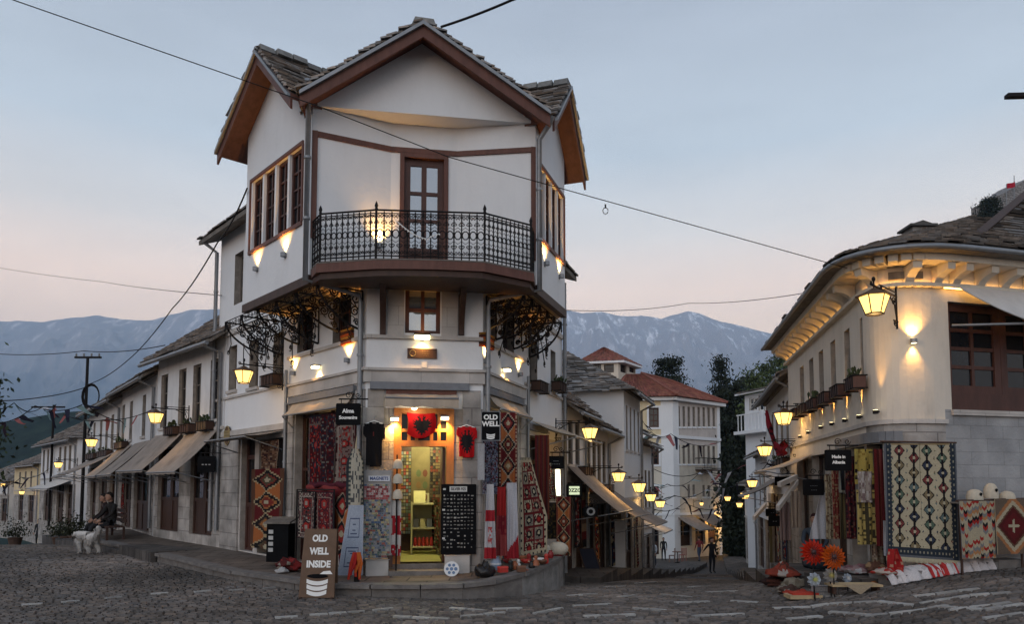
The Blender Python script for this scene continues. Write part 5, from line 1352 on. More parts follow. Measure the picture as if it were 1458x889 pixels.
# ================================================================== lanterns and wall lights
def make_lamp(arm=.95):
 t = thing('street_lamp', 'x', 'street lamp', (0, 0, 0), 'wrought iron lanterns on the house walls')
 b = MB()   # bracket: local +X runs to the wall
 b.tube([V((-.12, 0, .10)), V((arm, 0, .10))], .016, 'iron', 6); b.tube([V((.22, 0, .16)), V((arm, 0, .16))], .010, 'iron', 5)
 b.tube([V((arm - .02, 0, -.42)), V((arm - .02, 0, .24))], .016, 'iron', 6); b.tube([V((arm - .16, 0, -.30)), V((arm + .02, 0, -.30))], .013, 'iron', 5)
 ex, ez = V((1, 0, 0)), V((0, 0, 1))
 b.tube([V((arm - .03, 0, -.25)), V((arm - .1, 0, -.05)), V((arm - .3, 0, .05)), V((arm - .42, 0, .10))], .011, 'iron', 5)
 for c, r, dr_ in ((V((arm - .14, 0, .0)), .08, 1), (V((arm - .1, 0, -.33)), .06, -1), (V((.3, 0, .13)), .035, 1), (V((-.1, 0, .13)), .035, -1)): spiral(b, c, ex, ez, r, 1.4, dr_, .009, k=4)
 b.tube([V((0, 0, .02)), V((0, 0, .2))], .012, 'iron', 5); b.ellipsoid((0, 0, .2), (.03, .03, .04), 'iron', 6, 4)
 b.build('arm', t)
 b = MB()   # cap, edge bars and foot of the lantern
 n = 6; R0, R1, R2 = .265, .215, .125; z0, z1, z2 = .05, -.05, -.33
 b.lathe([(.03, .06), (.10, .02), (R0, z1), (R0, z1 - .018), (R1 + .01, z1 - .02)][::-1], (0, 0, 0), 'lamp_cap', n, smooth=False)
 for k in range(n):
  a = 2 * math.pi * k / n; c, s = math.cos(a), math.sin(a)
  b.tube([V((R1 * c, R1 * s, z1 - .01)), V((R2 * c, R2 * s, z2))], .009, 'iron', 4)
 b.lathe([(R2 - .02, -.012), (R2 + .012, -.012), (R2 + .012, .008), (R2 - .02, .008)], (0, 0, z2), 'iron', n, smooth=False)
 b.build('lantern_frame', t)
 b = MB(); vs_ = []
 for k in range(n):
  a0, a1 = 2 * math.pi * (k + .04) / n, 2 * math.pi * (k + .96) / n; q = .985
  p = [V((r * q * math.cos(a), r * q * math.sin(a), z)) for r, a, z in ((R2, a0, z2 + .01), (R2, a1, z2 + .01), (R1, a1, z1 - .02), (R1, a0, z1 - .02))]
  b.face(p, 'lamp_glass')
 b.build('lamp_glass', t)
 li = bpy.data.lights.new('lamp_light', 'POINT'); li.energy = 12; li.color = (1, .58, .20); li.shadow_soft_size = .10
 lo = bpy.data.objects.new('lamp_light', li); lo.location = (0, 0, -.42); col.objects.link(lo); lo.parent = t
 return t
mat('lamp_cap', (.10, .055, .03), .5, .3, 8)
lamp0 = make_lamp(); used_lamp = [False]
def lamp_at(p, dirn, label, scale=1.0):
 rz = math.atan2(dirn.y, dirn.x)
 if not used_lamp[0]:
  used_lamp[0] = True; lamp0.location = p; lamp0.rotation_euler.z = rz; lamp0['label'] = label; lamp0.scale = (scale,) * 3; return lamp0
 return dup(lamp0, p, rz, label, scale=scale)
def lamp_on(fr, x, y, label, o=.95, scale=.84):
 s, z = fr.px(x, y, o); return lamp_at(fr.pt(s, z + .2, o), -fr.n, label, scale)
lamp_on(FL, 347, 540, 'lit lantern on the left side wall of the corner house')
lamp_on(kf1, 221.5, 598, 'lit lantern on the first house left of the corner house')
lamp_on(kf3, 130, 633, 'lit lantern above awnings on the third house of the left street')
lamp_on(kf4, 83, 664, 'lit lantern on the small hipped house down the left street')
lamp_on(kf5, 31, 703, 'tiny lit lantern before the glow coloured house on the left street')
lamp_on(kf6, 4, 692, 'tiny lit lantern nearest the left edge of the photo')
lamp_on(kg1, 840, 620, 'lit lantern with double arm beside the OLD WELL corner, first on the right street')
lamp_on(kg2, 881, 682, 'lit lantern second along the west side of the right street')
lamp_on(kg3, 910, 697, 'lit lantern third along the west side, below the tall slab roof')
lamp_on(kg4, 926.5, 711, 'small lit lantern fourth along the west side of the right street')
lamp_on(kg5, 940, 720, 'small lit lantern in front of the pale corner of the red roofed block')
lamp_on(KB, 999, 719, 'small lit lantern on the red roofed block over its awnings')
pm = P(1284, 458, 11.75); p0_ = P(1245, 437, 10.95); dv = V((pm.x - p0_.x, pm.y - p0_.y, 0)).normalized()
lamp_at(p0_ + V((0, 0, .22)), dv, 'large nearest lantern on the rounded corner of the right shop', 1.0)
s_, z_ = SW.px(1116, 597, 1.0); lamp_at(P(1116, 597, 17.6) + V((0, 0, .2)), -SW.n, 'lit lantern beside the draped red flag, second on the east side')
lamp_on(ke1, 1089, 645, 'lit lantern third on the east side, below the glazed bay', .9)
lamp_on(ke2, 1071, 691, 'lit lantern fourth on the east side among dark trees', .9)
lamp_on(ke3, 1061, 708, 'small lit lantern fifth on the east side of the street', .9)
lamp_at(P(1053, 720, 47) + V((0, 0, .2)), V((1, 0, 0)), 'tiny far lantern at the bottom of the right street, left of a pair')
lamp_at(P(1069, 721, 46) + V((0, 0, .2)), V((1, 0, 0)), 'tiny far lantern at the bottom of the right street, right of a pair')
lamp_at(P(1036, 711, 50) + V((0, 0, .2)), V((-1, .3, 0)), 'tiny far lantern standing clear against the black trees')
def spotlight(parent, loc, aim, e, ang=75, blend=1.0, c=(1, .50, .12), r=.02):
 li = bpy.data.lights.new('beam', 'SPOT'); li.energy = e; li.color = c; li.spot_size = R(ang); li.spot_blend = blend; li.shadow_soft_size = r
 lo = bpy.data.objects.new('beam', li); lo.rotation_euler = V(aim).to_track_quat('-Z', 'Y').to_euler(); col.objects.link(lo)
 lo.parent = parent; lo.location = V(loc) - wloc(parent)
def walllight(fr, x, y, label, kind='up', e=26, grp='small wall lights on the corner house'):
 s, z = fr.px(x, y); c = fr.pt(s, z)
 t = thing('wall_light', label, 'wall light', c, grp)
 b = MB(); b.fbox(fr, s - .03, s + .03, z - .05, z + .03, .0, .015, 'zinc')
 if kind == 'down_lamp':
  b.fbox(fr, s - .075, s + .075, z + .01, z + .035, .0, .15, 'zinc'); b.build('bracket', t)
  b = MB(); b.fbox(fr, s - .065, s + .065, z - .035, z + .008, .03, .14, 'spot_lens'); b.build('lens', t)
  spotlight(t, fr.pt(s, z - .06, .10), -UZ * 1 - fr.n * .55, e * 1.4, 110)
 elif kind == 'flood':
  b.fbox(fr, s - .14, s + .14, z + .035, z + .06, .0, .14, 'iron'); b.build('bracket', t)
  b = MB(); b.fbox(fr, s - .13, s + .13, z - .03, z + .033, .03, .13, 'spot_lens'); b.build('lens', t)
  spotlight(t, fr.pt(s, z - .06, .12), -UZ - fr.n * .5, e * 1.6, 120); spotlight(t, fr.pt(s, z + .09, .12), UZ - fr.n * .6, e * .4, 120)
 else:
  pts = [fr.pt(s + .055 * math.cos(a), z - .03, .05 + .05 * math.sin(a)) for a in [math.pi * k / 8 * 2 for k in range(8)]]
  b.prism(pts, (0, 0, .07), 'zinc'); b.build('bracket', t)
  b = MB(); b.face([p + V((0, 0, .071)) + (fr.pt(s, z - .03, .05) - p) * .2 for p in pts], 'spot_lens'); b.build('lens', t)
  spotlight(t, fr.pt(s, z + .06, .075), UZ - fr.n * .24, e * 2.2, 105)
  if kind == 'both':
   b = MB(); b.face([p - V((0, 0, .001)) + (fr.pt(s, z - .03, .05) - p) * .2 for p in pts][::-1], 'spot_lens'); b.build('lens', t)
   spotlight(t, fr.pt(s, z - .05, .06), -UZ - fr.n * .22, e, 80)
 return t
walllight(UL, 367, 384, 'small lit uplighter under the left gable windows, nearer the rear')
walllight(UL, 407, 364, 'small lit uplighter under the left gable windows, nearer the downpipe')
walllight(UR, 775, 376, 'small lit uplighter under the right gable windows, nearer the downpipe')
walllight(UR, 796, 394, 'small lit uplighter under the right gable windows, nearer the rear')
walllight(FL, 420, 532, 'lit uplighter furthest left on the white band under the iron brackets')
walllight(FL, 455, 523, 'downward lamp between two uplighters left of the plaque', 'down_lamp')
walllight(FL, 497, 514, 'lit uplighter next to the downpipe left of the plaque')
walllight(FRt, 690, 514, 'lit uplighter next to the downpipe right of the plaque')
walllight(FRt, 716, 527, 'downward lamp between two uplighters right of the plaque', 'down_lamp')
walllight(FRt, 738, 534, 'lit uplighter at the right end of the white band')
walllight(F0, 601, 482, 'floodlight between the middle window and the brown plaque', 'flood', 16)
walllight(FF[0], 539, 351, 'lit uplighter low on the balcony wall left of the door', 'up', 30)
walllight(F0, 562, 597, 'lit lamp on the left post of the orange door case', 'down_lamp', 60)
walllight(F0, 633, 596, 'lit lamp on the right post of the orange door case', 'down_lamp', 60)
# bare white bulb under the entrance awning
t = thing('light_bulb', 'bare white bulb under the canvas canopy of the lit entrance', 'bulb', F0.pt(*F0.px(590, 582, .25), .25))
c = wloc(t); b = MB(); b.ellipsoid(c, (.05, .035, .03), 'spot_lens', 8, 6); b.build('bulb', t); b = MB(); b.lathe([(.03, .02), (.03, .08)], c, 'iron', 8); b.build('holder', t)
li = bpy.data.lights.new('bulb_light', 'POINT'); li.energy = 5; li.color = (1, .8, .5); li.shadow_soft_size = .05
lo = bpy.data.objects.new('bulb_light', li); lo.location = (0, -.02, -.06); col.objects.link(lo); lo.parent = t
fz = cf[6]
cfx = None
for k, f in enumerate(cf):
 s, z = f.px(1299, 487)
 if 0 <= s <= f.L: cfx = f
walllight(cfx or fz, 1299, 487, 'cylindrical up and down light on the rounded corner of the right shop', 'both', 30, 'wall lights on the curved shop')
for k, (x, y, w_) in enumerate(((1252, 588, 'nearest the rounded corner'), (1228, 595, 'second from the rounded corner'), (1207, 600, 'third from the rounded corner'), (1188, 605, 'fourth from the rounded corner'), (1172, 610, 'fifth from the rounded corner'), (1154, 617, 'sixth from the rounded corner'), (1142, 623, 'furthest down the street'))):
 s, z = SW.px(x, y)
 fr = SW
 if s > SW.L: fr = cf[1]; s, z = fr.px(x, y)
 t = thing('floodlight', 'small grey floodlight washing the wall between flower boxes, ' + w_, 'floodlight', fr.pt(s, z), 'floodlights under the flower boxes')
 b = MB(); b.fbox(fr, s - .035, s + .035, z - .02, z + .04, .03, .09, 'iron'); b.fbox(fr, s - .015, s + .015, z, z + .03, .0, .03, 'iron'); b.build('body', t)
 b = MB(); b.fbox(fr, s - .03, s + .03, z + .041, z + .045, .035, .085, 'spot_lens'); b.build('lens', t)
 spotlight(t, fr.pt(s, z + .09, .065), UZ - fr.n * .16, 60, 26, 1.0)
# ================================================================== patterns woven or printed in the goods
BLK, CRM, RED, DRD, NVY, WHT, ORG, TEAL, BRN, GRY, YEL, PNK = (.02, .018, .02), (.46, .40, .28), (.38, .035, .03), (.13, .02, .022), (.03, .045, .09), (.66, .64, .62), (.42, .14, .05), (.05, .12, .11), (.13, .07, .045), (.22, .22, .22), (.50, .38, .10), (.4, .2, .18)
def h2(a, b, k=0):
 x = math.sin(a * 127.1 + b * 311.7 + k * 74.7) * 43758.5453; return x - math.floor(x)
def diamonds(cols, n=4, field=BRN, edge=CRM, w=1, border=None):
 def f(u, v):
  if border and (u < .07 or u > .93): return border if int(v * 40) % 2 else edge
  y = (v * n) % 1; k = int(v * n); r = abs(u - .5) * 2 * 1.05 + abs(y - .5) * 2 * .95
  r = math.floor(r * 8) / 8
  if r < .16: return CRM
  if r < .45: return cols[k % len(cols)]
  if r < .62: return cols[(k + 1) % len(cols)]
  if r < .80: return BLK
  if r < .96: return edge
  r2 = abs(u - .5) * 2
  return field if r2 > .75 else (ORG if (k + int(y * 2)) % 2 else DRD)
 return f
def oriental(field=DRD, b1=NVY, b2=CRM, n=3, seed=0):
 def f(u, v):
  e = min(u, 1 - u); e2 = min(v, 1 - v) * 1.6; m = min(e, e2)
  if m < .04: return b1
  if m < .16: return b2 if (int(v * 26) + int(u * 14)) % 2 and h2(int(u * 14), int(v * 26), seed) > .4 else (mul(field, 1.3) if h2(int(u * 14), int(v * 26), seed + 1) > .5 else b1)
  if m < .19: return b2
  y = (v * n) % 1; r = math.hypot((u - .5) * 1.9, (y - .5) * 1.5)
  if r < .16: return b2
  if r < .30: return RED
  if r < .38: return b1
  g = h2(int(u * 22), int(v * 40), seed)
  return field if g < .62 else (mul(RED, .8) if g < .78 else (b2 if g > .9 else b1))
 return f
def panels(seed=0):
 def f(u, v):
  if min(u, 1 - u) < .1 or min(v, 1 - v) < .05: return BLK if (int(u * 20) % 3 == 0 and int(v * 40) % 3 == 0) else CRM
  if min(u, 1 - u) < .13: return DRD
  cu, cv = (u - .13) / .74 * 2, v * 7; iu, iv = int(cu), int(cv); fu, fv = cu - iu, cv - iv
  r = math.hypot(fu - .5, fv - .5); bg_ = (CRM, mul(DRD, 1.6), (.2, .17, .15))[(iu + iv * 2) % 3]
  if min(fu, 1 - fu, fv, 1 - fv) < .07: return DRD
  if r < .14: return CRM if bg_ is not CRM else RED
  if r < .28: return DRD if bg_ is CRM else BLK
  return bg_ if h2(int(u * 40), int(v * 70), seed) > .3 else (BLK if bg_ is CRM else mul(CRM, .7))
 return f
def motif(u, v):
 """cream field, four columns of hooked medallions, dark border"""
 if u < .10 or u > .90 or v > .915:
  k = int((v if (u < .1 or u > .9) else u) * 60)
  e = u if u < .1 else 1 - u if u > .9 else 1 - v
  if e < .018: return (.14, .15, .17)
  if .04 < e < .062 and k % 3 == 0: return (.30, .28, .22)
  return (.035, .045, .06) if e < .085 else (.05, .06, .07) if k % 2 else CRM
 if v < .015: return (.30, .22, .12)
 bg_ = (.50, .44, .31)
 uu = (u - .10) / .80 * 4; iu = int(uu); fu = uu - iu - .5; vv = v / .90 * 7 + (.5 if iu % 2 else 0); iv = int(vv); fv = vv - iv - .5
 cs = [(.20, .05, .05), (.12, .17, .17), (.04, .05, .08), (.22, .17, .10), (.10, .15, .11)]
 c = cs[(iu * 2 + iv * 3) % 5]; r = abs(fu) * 1.15 + abs(fv) * .9
 if abs(fu) < .07: return BLK if abs(fv) > .10 else bg_
 if r < .12: return bg_
 if r < .36: return c
 if r < .44: return BLK
 if abs(fv) < .30 and abs(fu) < .22 and int(abs(fv) * 40) % 4 in (1, 2) and abs(fu) < .34 - abs(fv): return (.05, .05, .06)
 # small side flowers
 su = abs(abs(fu) - .5); sv = abs(abs(fv) - .5)
 if iv % 1 == 0 and math.hypot(su * 1.1, sv * .8) < .10 and (su < .02 or sv < .02 or abs(su - sv) < .02): return cs[(iu + iv) % 5]
 return bg_
def zigzag(u, v):
 k = v * 17 + .7 * (abs(((u * 9) % 1) - .5) * 2); c = int(u * 9); r = int(k)
 return (CRM, CRM, RED, CRM, GRY, (.45, .22, .10), CRM, BLK, RED, GRY, CRM, CRM)[(r + (c * 5) % 3 + (2 if c % 2 else 0)) % 12]
def big_diamond(u, v):
 a, b = (u * 1.25 + .12) % 1, (v * .95 + .03) % 1; r = math.floor((abs(a - .5) + abs(b - .5)) * 1.75 * 14) / 14
 if r < .16: return CRM if abs(a - .5) < .02 or abs(b - .5) < .02 else DRD
 if r < .55: return DRD if r < .42 else (.10, .02, .02)
 if r < .64: return BRN
 if r < .75: return CRM
 if r < .9: return (.42, .18, .08)
 return (.16, .12, .09)
def speck(base, spots, dens=.4, nu=16, nv=40, seed=0):
 def f(u, v):
  g = h2(int(u * nu), int(v * nv), seed)
  return base if g > dens else spots[int(g / dens * len(spots)) % len(spots)]
 return f
def stripes(cs, n, vert=True):
 def f(u, v): return cs[int((u if vert else v) * n) % len(cs)]
 return f
def meander(u, v):
 a = abs(u - .5)
 for c in (.32, .74):
  d = max(abs(u - .5) * .8, abs(v - c) * 1.6)
  if .20 < d < .225 or .13 < d < .15 or (.06 < d < .08): return (.10, .12, .2)
 return (.42, .47, .56) if a < .46 else (.5, .53, .6)
EAGLE = [(0, -.46), (.07, -.30), (.16, -.36), (.14, -.20), (.30, -.28), (.24, -.12), (.42, -.12), (.30, -.02), (.46, .06), (.32, .09), (.44, .22), (.28, .17), (.33, .33), (.19, .22), (.13, .30), (.20, .38), (.10, .42), (.05, .34), (.04, .24)]
def in_eagle(x, y):
 """a two headed black eagle, x right, y up, in a unit square round 0"""
 x = abs(x); pts = EAGLE; inside = False; n = len(pts); j = n - 1
 full = pts + [(0, .24)]
 n = len(full); j = n - 1
 for i in range(n):
  xi, yi = full[i]; xj, yj = full[j]
  if (yi > y) != (yj > y) and x < (xj - xi) * (y - yi) / (yj - yi) + xi: inside = not inside
  j = i
 return inside
def eagle_flag(u, v): return BLK if in_eagle((u - .5) * 1.25, (.5 - v) * 1.05) else (.50, .012, .015)
# ================================================================== helpers for goods
def FX(d): return Fr((-60, d), (60, d))
def rug(fr, rc, label, colfn, o=.06, name='rug', cat='rug', nx=26, nz=48, wave=.028, group='rugs and cloths for sale', **k):
 s0, s1, z0, z1 = fr.rect(*rc, o) if not isinstance(rc[0], str) else rc[1:]
 ob = cloth(fr, s0, s1, z0, z1, o, colfn, nx, nz, wave, name=name, **k)
 return tag(ob, label, cat, group)
def board(t, fr, r, o, th, mt, name='panel'):
 b = MB(); b.fbox(fr, *r, o, o + th, mt); return b.build(name, t)
# ---- awnings
def awning(fr, s0, s1, zt, out_, drop, label, mt='canvas', valance=.07, arms=True, group='canvas awnings over the shops', tilt=0.0):
 t = thing('awning', label, 'awning', fr.pt((s0 + s1) / 2, zt), group)
 b = MB(); n = max(2, int((s1 - s0) / .12)); m = 6
 def p(i, j, k):
  s = s0 + (s1 - s0) * i / n; tt = j / m; sag = -.05 * math.sin(math.pi * tt) * (1 + .5 * math.sin(i * 1.7)) * (1 if k == 0 else 1)
  return fr.pt(s, zt - drop * tt + sag + tilt * (i / n) * tt - (.012 if k else 0), .04 + out_ * tt)
 for k in (0, 1):
  vs_ = [p(i, j, k) for j in range(m + 1) for i in range(n + 1)]; w_ = n + 1
  b.idx(vs_, [((j * w_ + i, (j + 1) * w_ + i, (j + 1) * w_ + i + 1, j * w_ + i + 1) if k == 0 else (j * w_ + i, j * w_ + i + 1, (j + 1) * w_ + i + 1, (j + 1) * w_ + i)) for j in range(m) for i in range(n)], mt, None, True)
 if valance:
  for i in range(n):
   a, c = p(i, m, 0), p(i + 1, m, 0); w1 = valance * (1 + .12 * math.sin(i * 2.1)); w2 = valance * (1 + .12 * math.sin((i + 1) * 2.1))
   b.face([a, c, c - V((0, 0, w2)), a - V((0, 0, w1))], mt); b.face([c - fr.n * .008, a - fr.n * .008, a - V((0, 0, w1)) - fr.n * .008, c - V((0, 0, w2)) - fr.n * .008], mt)
 b.build('canopy', t)
 b = MB(); b.tube([p(0, m, 0) - V((0, 0, .02)), p(n, m, 0) - V((0, 0, .02))], .018, 'zinc', 5)
 if arms:
  for i in (0, n):
   e = p(i, m, 0) - V((0, 0, .03)); s = s0 if i == 0 else s1; b.tube([e, fr.pt(s, zt - drop - .25, .03)], .014, 'zinc', 5)
 b.build('frame', t)
 return t
def aw_px(fr, x0, x1, zt, out_, drop, label, **k):
 y = 640; return awning(fr, fr.px(x0, y)[0], fr.px(x1, y)[0], zt, out_, drop, label, **k)
aw_px(kf1, 268, 312, 3.0, .95, 1.0, 'canvas awning nearest the corner house on the left street', mt='canvas_grey')
aw_px(kf1, 222, 262, 3.05, .95, .98, 'wide slanting canvas awning over the bench on the left street', mt='canvas_grey')
aw_px(kf2, 193, 218, 2.98, 1.0, .98, 'canvas awning third from the corner house on the left street', mt='canvas_grey')
aw_px(kf2, 172, 190, 2.98, 1.0, 1.0, 'canvas awning fourth from the corner house on the left street', mt='canvas_grey')
aw_px(kf3, 152, 168, 2.85, 1.5, .75, 'steep striped awning in the middle of the left row', mt='canvas_grey')
aw_px(kf3, 128, 148, 2.75, 1.3, .7, 'dim awning at the far end of the third left house', mt='canvas_grey')
aw_px(kf4, 72, 104, 1.95, 1.0, .4, 'pale awning on the small hipped house', mt='canvas_white')
za = zb0 - .14
awning(FL, hl['shop'][0] - .02, hl['shop'][1] - .02, za + .02, .22, .27, 'shallow cream awning over the rug bay left of the entrance', valance=.02)
awning(FL, hl['door'][0] - .1, FL.px(404, 620)[0], hl['shop2'][3] + .14, .75, .14, 'flat grey awning over the diamond kilim on the left side', mt='canvas_grey', valance=.04)
sa_, za_ = F0.px(549, 563); sb_, _ = F0.px(651, 563)
awning(F0, sa_, sb_, za_ + .03, .30, .09, 'tan box awning above the lit entrance', valance=.17, arms=False)
awning(FRt, hr['shop'][0] - .04, (hr['shop'][0] + hr['shop'][1]) / 2 - .02, za + .0, .24, .26, 'cream awning flap behind the OLD WELL sign', valance=.05)
awning(FRt, (hr['shop'][0] + hr['shop'][1]) / 2 + .02, hr['shop'][1] + .05, za - .01, .24, .26, 'cream awning flap right of the OLD WELL sign, above the diamond kilim', valance=.05)
aw_px(FRt, 754, 800, hr['shop2'][3] + .30, .95, .34, 'long beige awning over the panel carpets on the right side', valance=.05)
aw_px(kg1, 806, 832, 2.15, 1.25, 1.1, 'steep beige awning on the low white house, first down the right street', valance=.05, mt='canvas_grey')
aw_px(kg2, 836, 864, 1.65, 1.25, .8, 'slanting awning second down the west side of the right street', valance=.05, mt='canvas_grey')
aw_px(kg3, 868, 891, 1.30, 1.2, .7, 'awning with a bright lit edge third down the west side', valance=.05, mt='canvas_grey')
aw_px(kg4, 894, 909, .65, 1.2, .6, 'pale awning fourth down the west side', valance=.05, mt='canvas_white')
aw_px(KB, 963, 986, KB.px(970, 737)[1], 1.9, .9, 'left awning of the pair on the red roofed block', mt='canvas_grey')
aw_px(KB, 988, 1014, KB.px(1000, 733)[1], 1.9, .9, 'right awning of the pair on the red roofed block', mt='canvas_grey')
aw_px(ke1, 1098, 1112, 1.9, 1.1, .55, 'dusky awning on the house behind the glazed bay lantern', mt='canvas_grey')
s_, z_ = SW.px(1150, 655); aw_px(SW, 1136, 1160, z_ + .1, 1.0, .35, 'tan awning behind the MADE IN ALBANIA sign', mt='canvas')
# lit canvas of the corner shop's upper window
s0, z0 = FW.px(1352, 404); t = thing('awning', 'large taut cream awning over the timber window of the right shop', 'awning', FW.pt(s0 + 1.5, z0), 'canvas awnings over the shops')
b = MB(); n = 10; se, zb_ = FW.px(1428, 455, .85)
q = lambda u, v: FW.pt(s0 + (.62 * v) + (3.4 - .62 * v) * u, z0 + (zb_ - z0) * v - .04 * math.sin(math.pi * v), .04 + .81 * v)
for k in (0, 1):
 vs_ = [q(i / n, j / n) - V((0, 0, .012 * k)) for j in range(n + 1) for i in range(n + 1)]; w_ = n + 1
 b.idx(vs_, [((j * w_ + i, (j + 1) * w_ + i, (j + 1) * w_ + i + 1, j * w_ + i + 1) if k == 0 else (j * w_ + i, j * w_ + i + 1, (j + 1) * w_ + i + 1, (j + 1) * w_ + i)) for j in range(n) for i in range(n)], 'canvas_white', None, True)
b.build('canopy', t)
b = MB(); b.tube([FW.pt(s0 - .05, FW.px(1345, 462, .1)[1], .06), FW.pt(s0 + .75, zb_ - .02, .85), FW.pt(s0 + 3.4, zb_ - .02, .85)], .022, 'zinc', 6); b.build('frame', t)
# ---- signs
def blade_sign(fr, rc, label, lines, o=0.0, th=.04, bgm='black_board', fg='white_letter', size=None, arm=True, rim=None, round_=.025, icon=None, wallfr=None):
 s0, s1, z0, z1 = fr.rect(*rc, o)
 t = thing('hanging_sign', label, 'sign', fr.pt((s0 + s1) / 2, z0, o), 'shop signs hung over the streets')
 b = MB(); r = round_; pts = []
 for (cx, cz, a0) in ((s1 - r, z1 - r, 0), (s0 + r, z1 - r, 90), (s0 + r, z0 + r, 180), (s1 - r, z0 + r, 270)):
  for k in range(5): a = R(a0 + k * 22.5); pts.append(fr.pt(cx + r * math.cos(a), cz + r * math.sin(a), o))
 b.prism(pts, fr.n * th, bgm); b.build('panel', t)
 if rim:
  b = MB(); b.tube([p + fr.n * (th + .002) for p in pts] + [pts[0] + fr.n * (th + .002)], .008 if rim != 'black_board' else .03, rim, 4, cap=False); b.build('rim', t)
 b = MB(); H = z1 - z0; n = len(lines)
 for txt, zc, sz in lines: text_into(b, txt, fr, (s0 + s1) / 2, z0 + H * zc, sz * H, o + th + .003, fg, bold=.004 * (sz * H / .1), width=None)
 if n: b.build('lettering', t)
 if icon: icon(t, fr, s0, s1, z0, z1, o + th)
 if arm:
  b = MB(); b.tube([fr.pt(s0 + .04, z1 + .07, o + th / 2), fr.pt(s1 + .12, z1 + .07, o + th / 2)], .013, 'iron', 5)
  for s in (s0 + .08, s1 - .08): b.tube([fr.pt(s, z1 - .005, o + th / 2), fr.pt(s, z1 + .07, o + th / 2)], .007, 'iron', 4)
  spiral(b, fr.pt((s0 + s1) / 2, z1 + .13, o + th / 2), fr.a, UZ, .06, 1.4, 1, .007, k=4); spiral(b, fr.pt(s1 - .05, z1 + .13, o + th / 2), fr.a, UZ, .05, 1.4, -1, .007, k=4)
  b.build('arm', t)
 return t
def well_icon(t, fr, s0, s1, z0, z1, o, tilt=None, k=1.0, zc=.24):
 """white well drum: three curved rings"""
 f = tilt or (lambda s, z, oo: fr.pt(s, z, oo)); b = MB(); c = (s0 + s1) / 2; w_ = (s1 - s0) * .23 * k; H = z1 - z0
 for i in range(3):
  zt = z0 + H * zc - i * H * .06 * k; pts = []
  for a in range(9): x = -1 + a / 4; pts.append((c + w_ * x * (1 - .04 * i), zt - .22 * w_ * (1 - x * x)))
  low = [(x, z - H * .045 * k) for x, z in pts][::-1]
  vs_ = [f(x, z, o + .003) for x, z in pts + low]
  b.prism(vs_, fr.n * .004, 'white_letter')
 pts = [(c + w_ * math.cos(a), z0 + H * (zc + .02) + .20 * w_ * math.sin(a) + .02) for a in [2 * math.pi * q / 16 for q in range(16)]]
 if k > 1: b.prism([f(x, z, o + .004) for x, z in pts], fr.n * .004, 'black_board'); b.prism([f(c + w_ * (.2 + x * .8), z0 + H * (zc + .07 + dz), o + .003) for x, dz in ((0, 0), (1.5, .0), (1.2, .05), (.4, .04))], fr.n * .004, 'white_letter')
 b.build('well_emblem', t)
S11 = FX(12.0)
blade_sign(S11, (479, 575, 514, 606), 'black hanging sign lettered Alma Souvenirs', [('Alma', .64, .25), ('Souvenirs', .34, .21)], fg='white_letter')
blade_sign(S11, (685.5, 587, 712, 628), 'tall black OLD WELL sign with a white well emblem', [('OLD', .80, .235), ('WELL', .57, .235)], rim='zinc', icon=well_icon, arm=False)
b14 = FX(14.2)
blade_sign(b14, (780, 650, 803, 668), 'small black sign with two grey lines above the glowing strip', [('- - -', .62, .25), ('- - - - -', .38, .22)], fg='zinc')
blade_sign(FX(15.5), (808, 691, 827, 707), 'small green lit sign with rounded corners reading OZZO', [('OZZO', .5, .42)], bgm='green_box', fg='black_board', rim='black_board', arm=False)
blade_sign(FX(17), (831, 722, 851, 737), 'black sign with a pale oval, third on the west side', [('O', .5, 1.0)], fg='zinc')
blade_sign(FX(20), (868, 730, 884, 740), 'dark sign board under the slanting awnings of the west side', [('- -', .5, .5)], fg='zinc')
blade_sign(kf1 if 0 else FX(20), (238, 640, 262, 657), 'dark sign hung between two awnings on the left street', [('- - -', .5, .36)], fg='zinc')
blade_sign(FX(17.2), (282, 650, 307, 673), 'black sign above the dark door next to the corner house', [('- - -', .5, .35)], fg='zinc')
blade_sign(FX(31), (142, 672, 156, 682), 'small dark sign over the third left house door', [], fg='zinc')
blade_sign(FX(12.0), (1174, 641, 1211, 671), 'black sign reading Made in Albania, nearest on the right', [('Made in', .66, .20), ('Albania', .40, .20)])
blade_sign(FX(13.4), (1143, 683, 1172, 706), 'black sign with faint writing below the Made in Albania sign', [('- - - - -', .60, .16), ('- - - -', .34, .16)], fg='zinc')
blade_sign(FX(18), (1103, 679, 1124, 692), 'dark sign board third on the east side of the right street', [('- - -', .5, .4)], fg='zinc')
blade_sign(FX(24), (1090, 725, 1108, 736), 'small black sign low on the east side, upper of two', [('- -', .5, .45)], fg='zinc')
blade_sign(FX(22), (1094, 735, 1111, 750), 'small black sign low on the east side, lower of two', [('- -', .5, .4)], fg='zinc')
# ornate round emblem on the left wall (dark disc with gilt lattice)
t = thing('wall_emblem', 'round dark emblem with gilt lattice beside the left downpipe', 'emblem', FL.pt(*FL.px(327, 621), .0))
s_, z_ = FL.px(327, 621); b = MB(); ring = [FL.pt(s_ + .16 * math.cos(a), z_ + .22 * math.sin(a), .03) for a in [2 * math.pi * k / 16 for k in range(16)]]
b.prism(ring, FL.n * .03, 'wood_dark'); b.build('panel', t); b = MB()
for k in range(-2, 3): b.tube([FL.pt(s_ + k * .06 - .05, z_ - .12, .065), FL.pt(s_ + k * .06 + .05, z_ + .12, .065)], .008, 'gold_letter', 4); b.tube([FL.pt(s_ + k * .06 + .05, z_ - .12, .066), FL.pt(s_ + k * .06 - .05, z_ + .12, .066)], .008, 'gold_letter', 4)
b.tube([p + FL.n * .034 for p in ring] + [ring[0] + FL.n * .034], .012, 'gold_letter', 4); b.build('lattice', t)
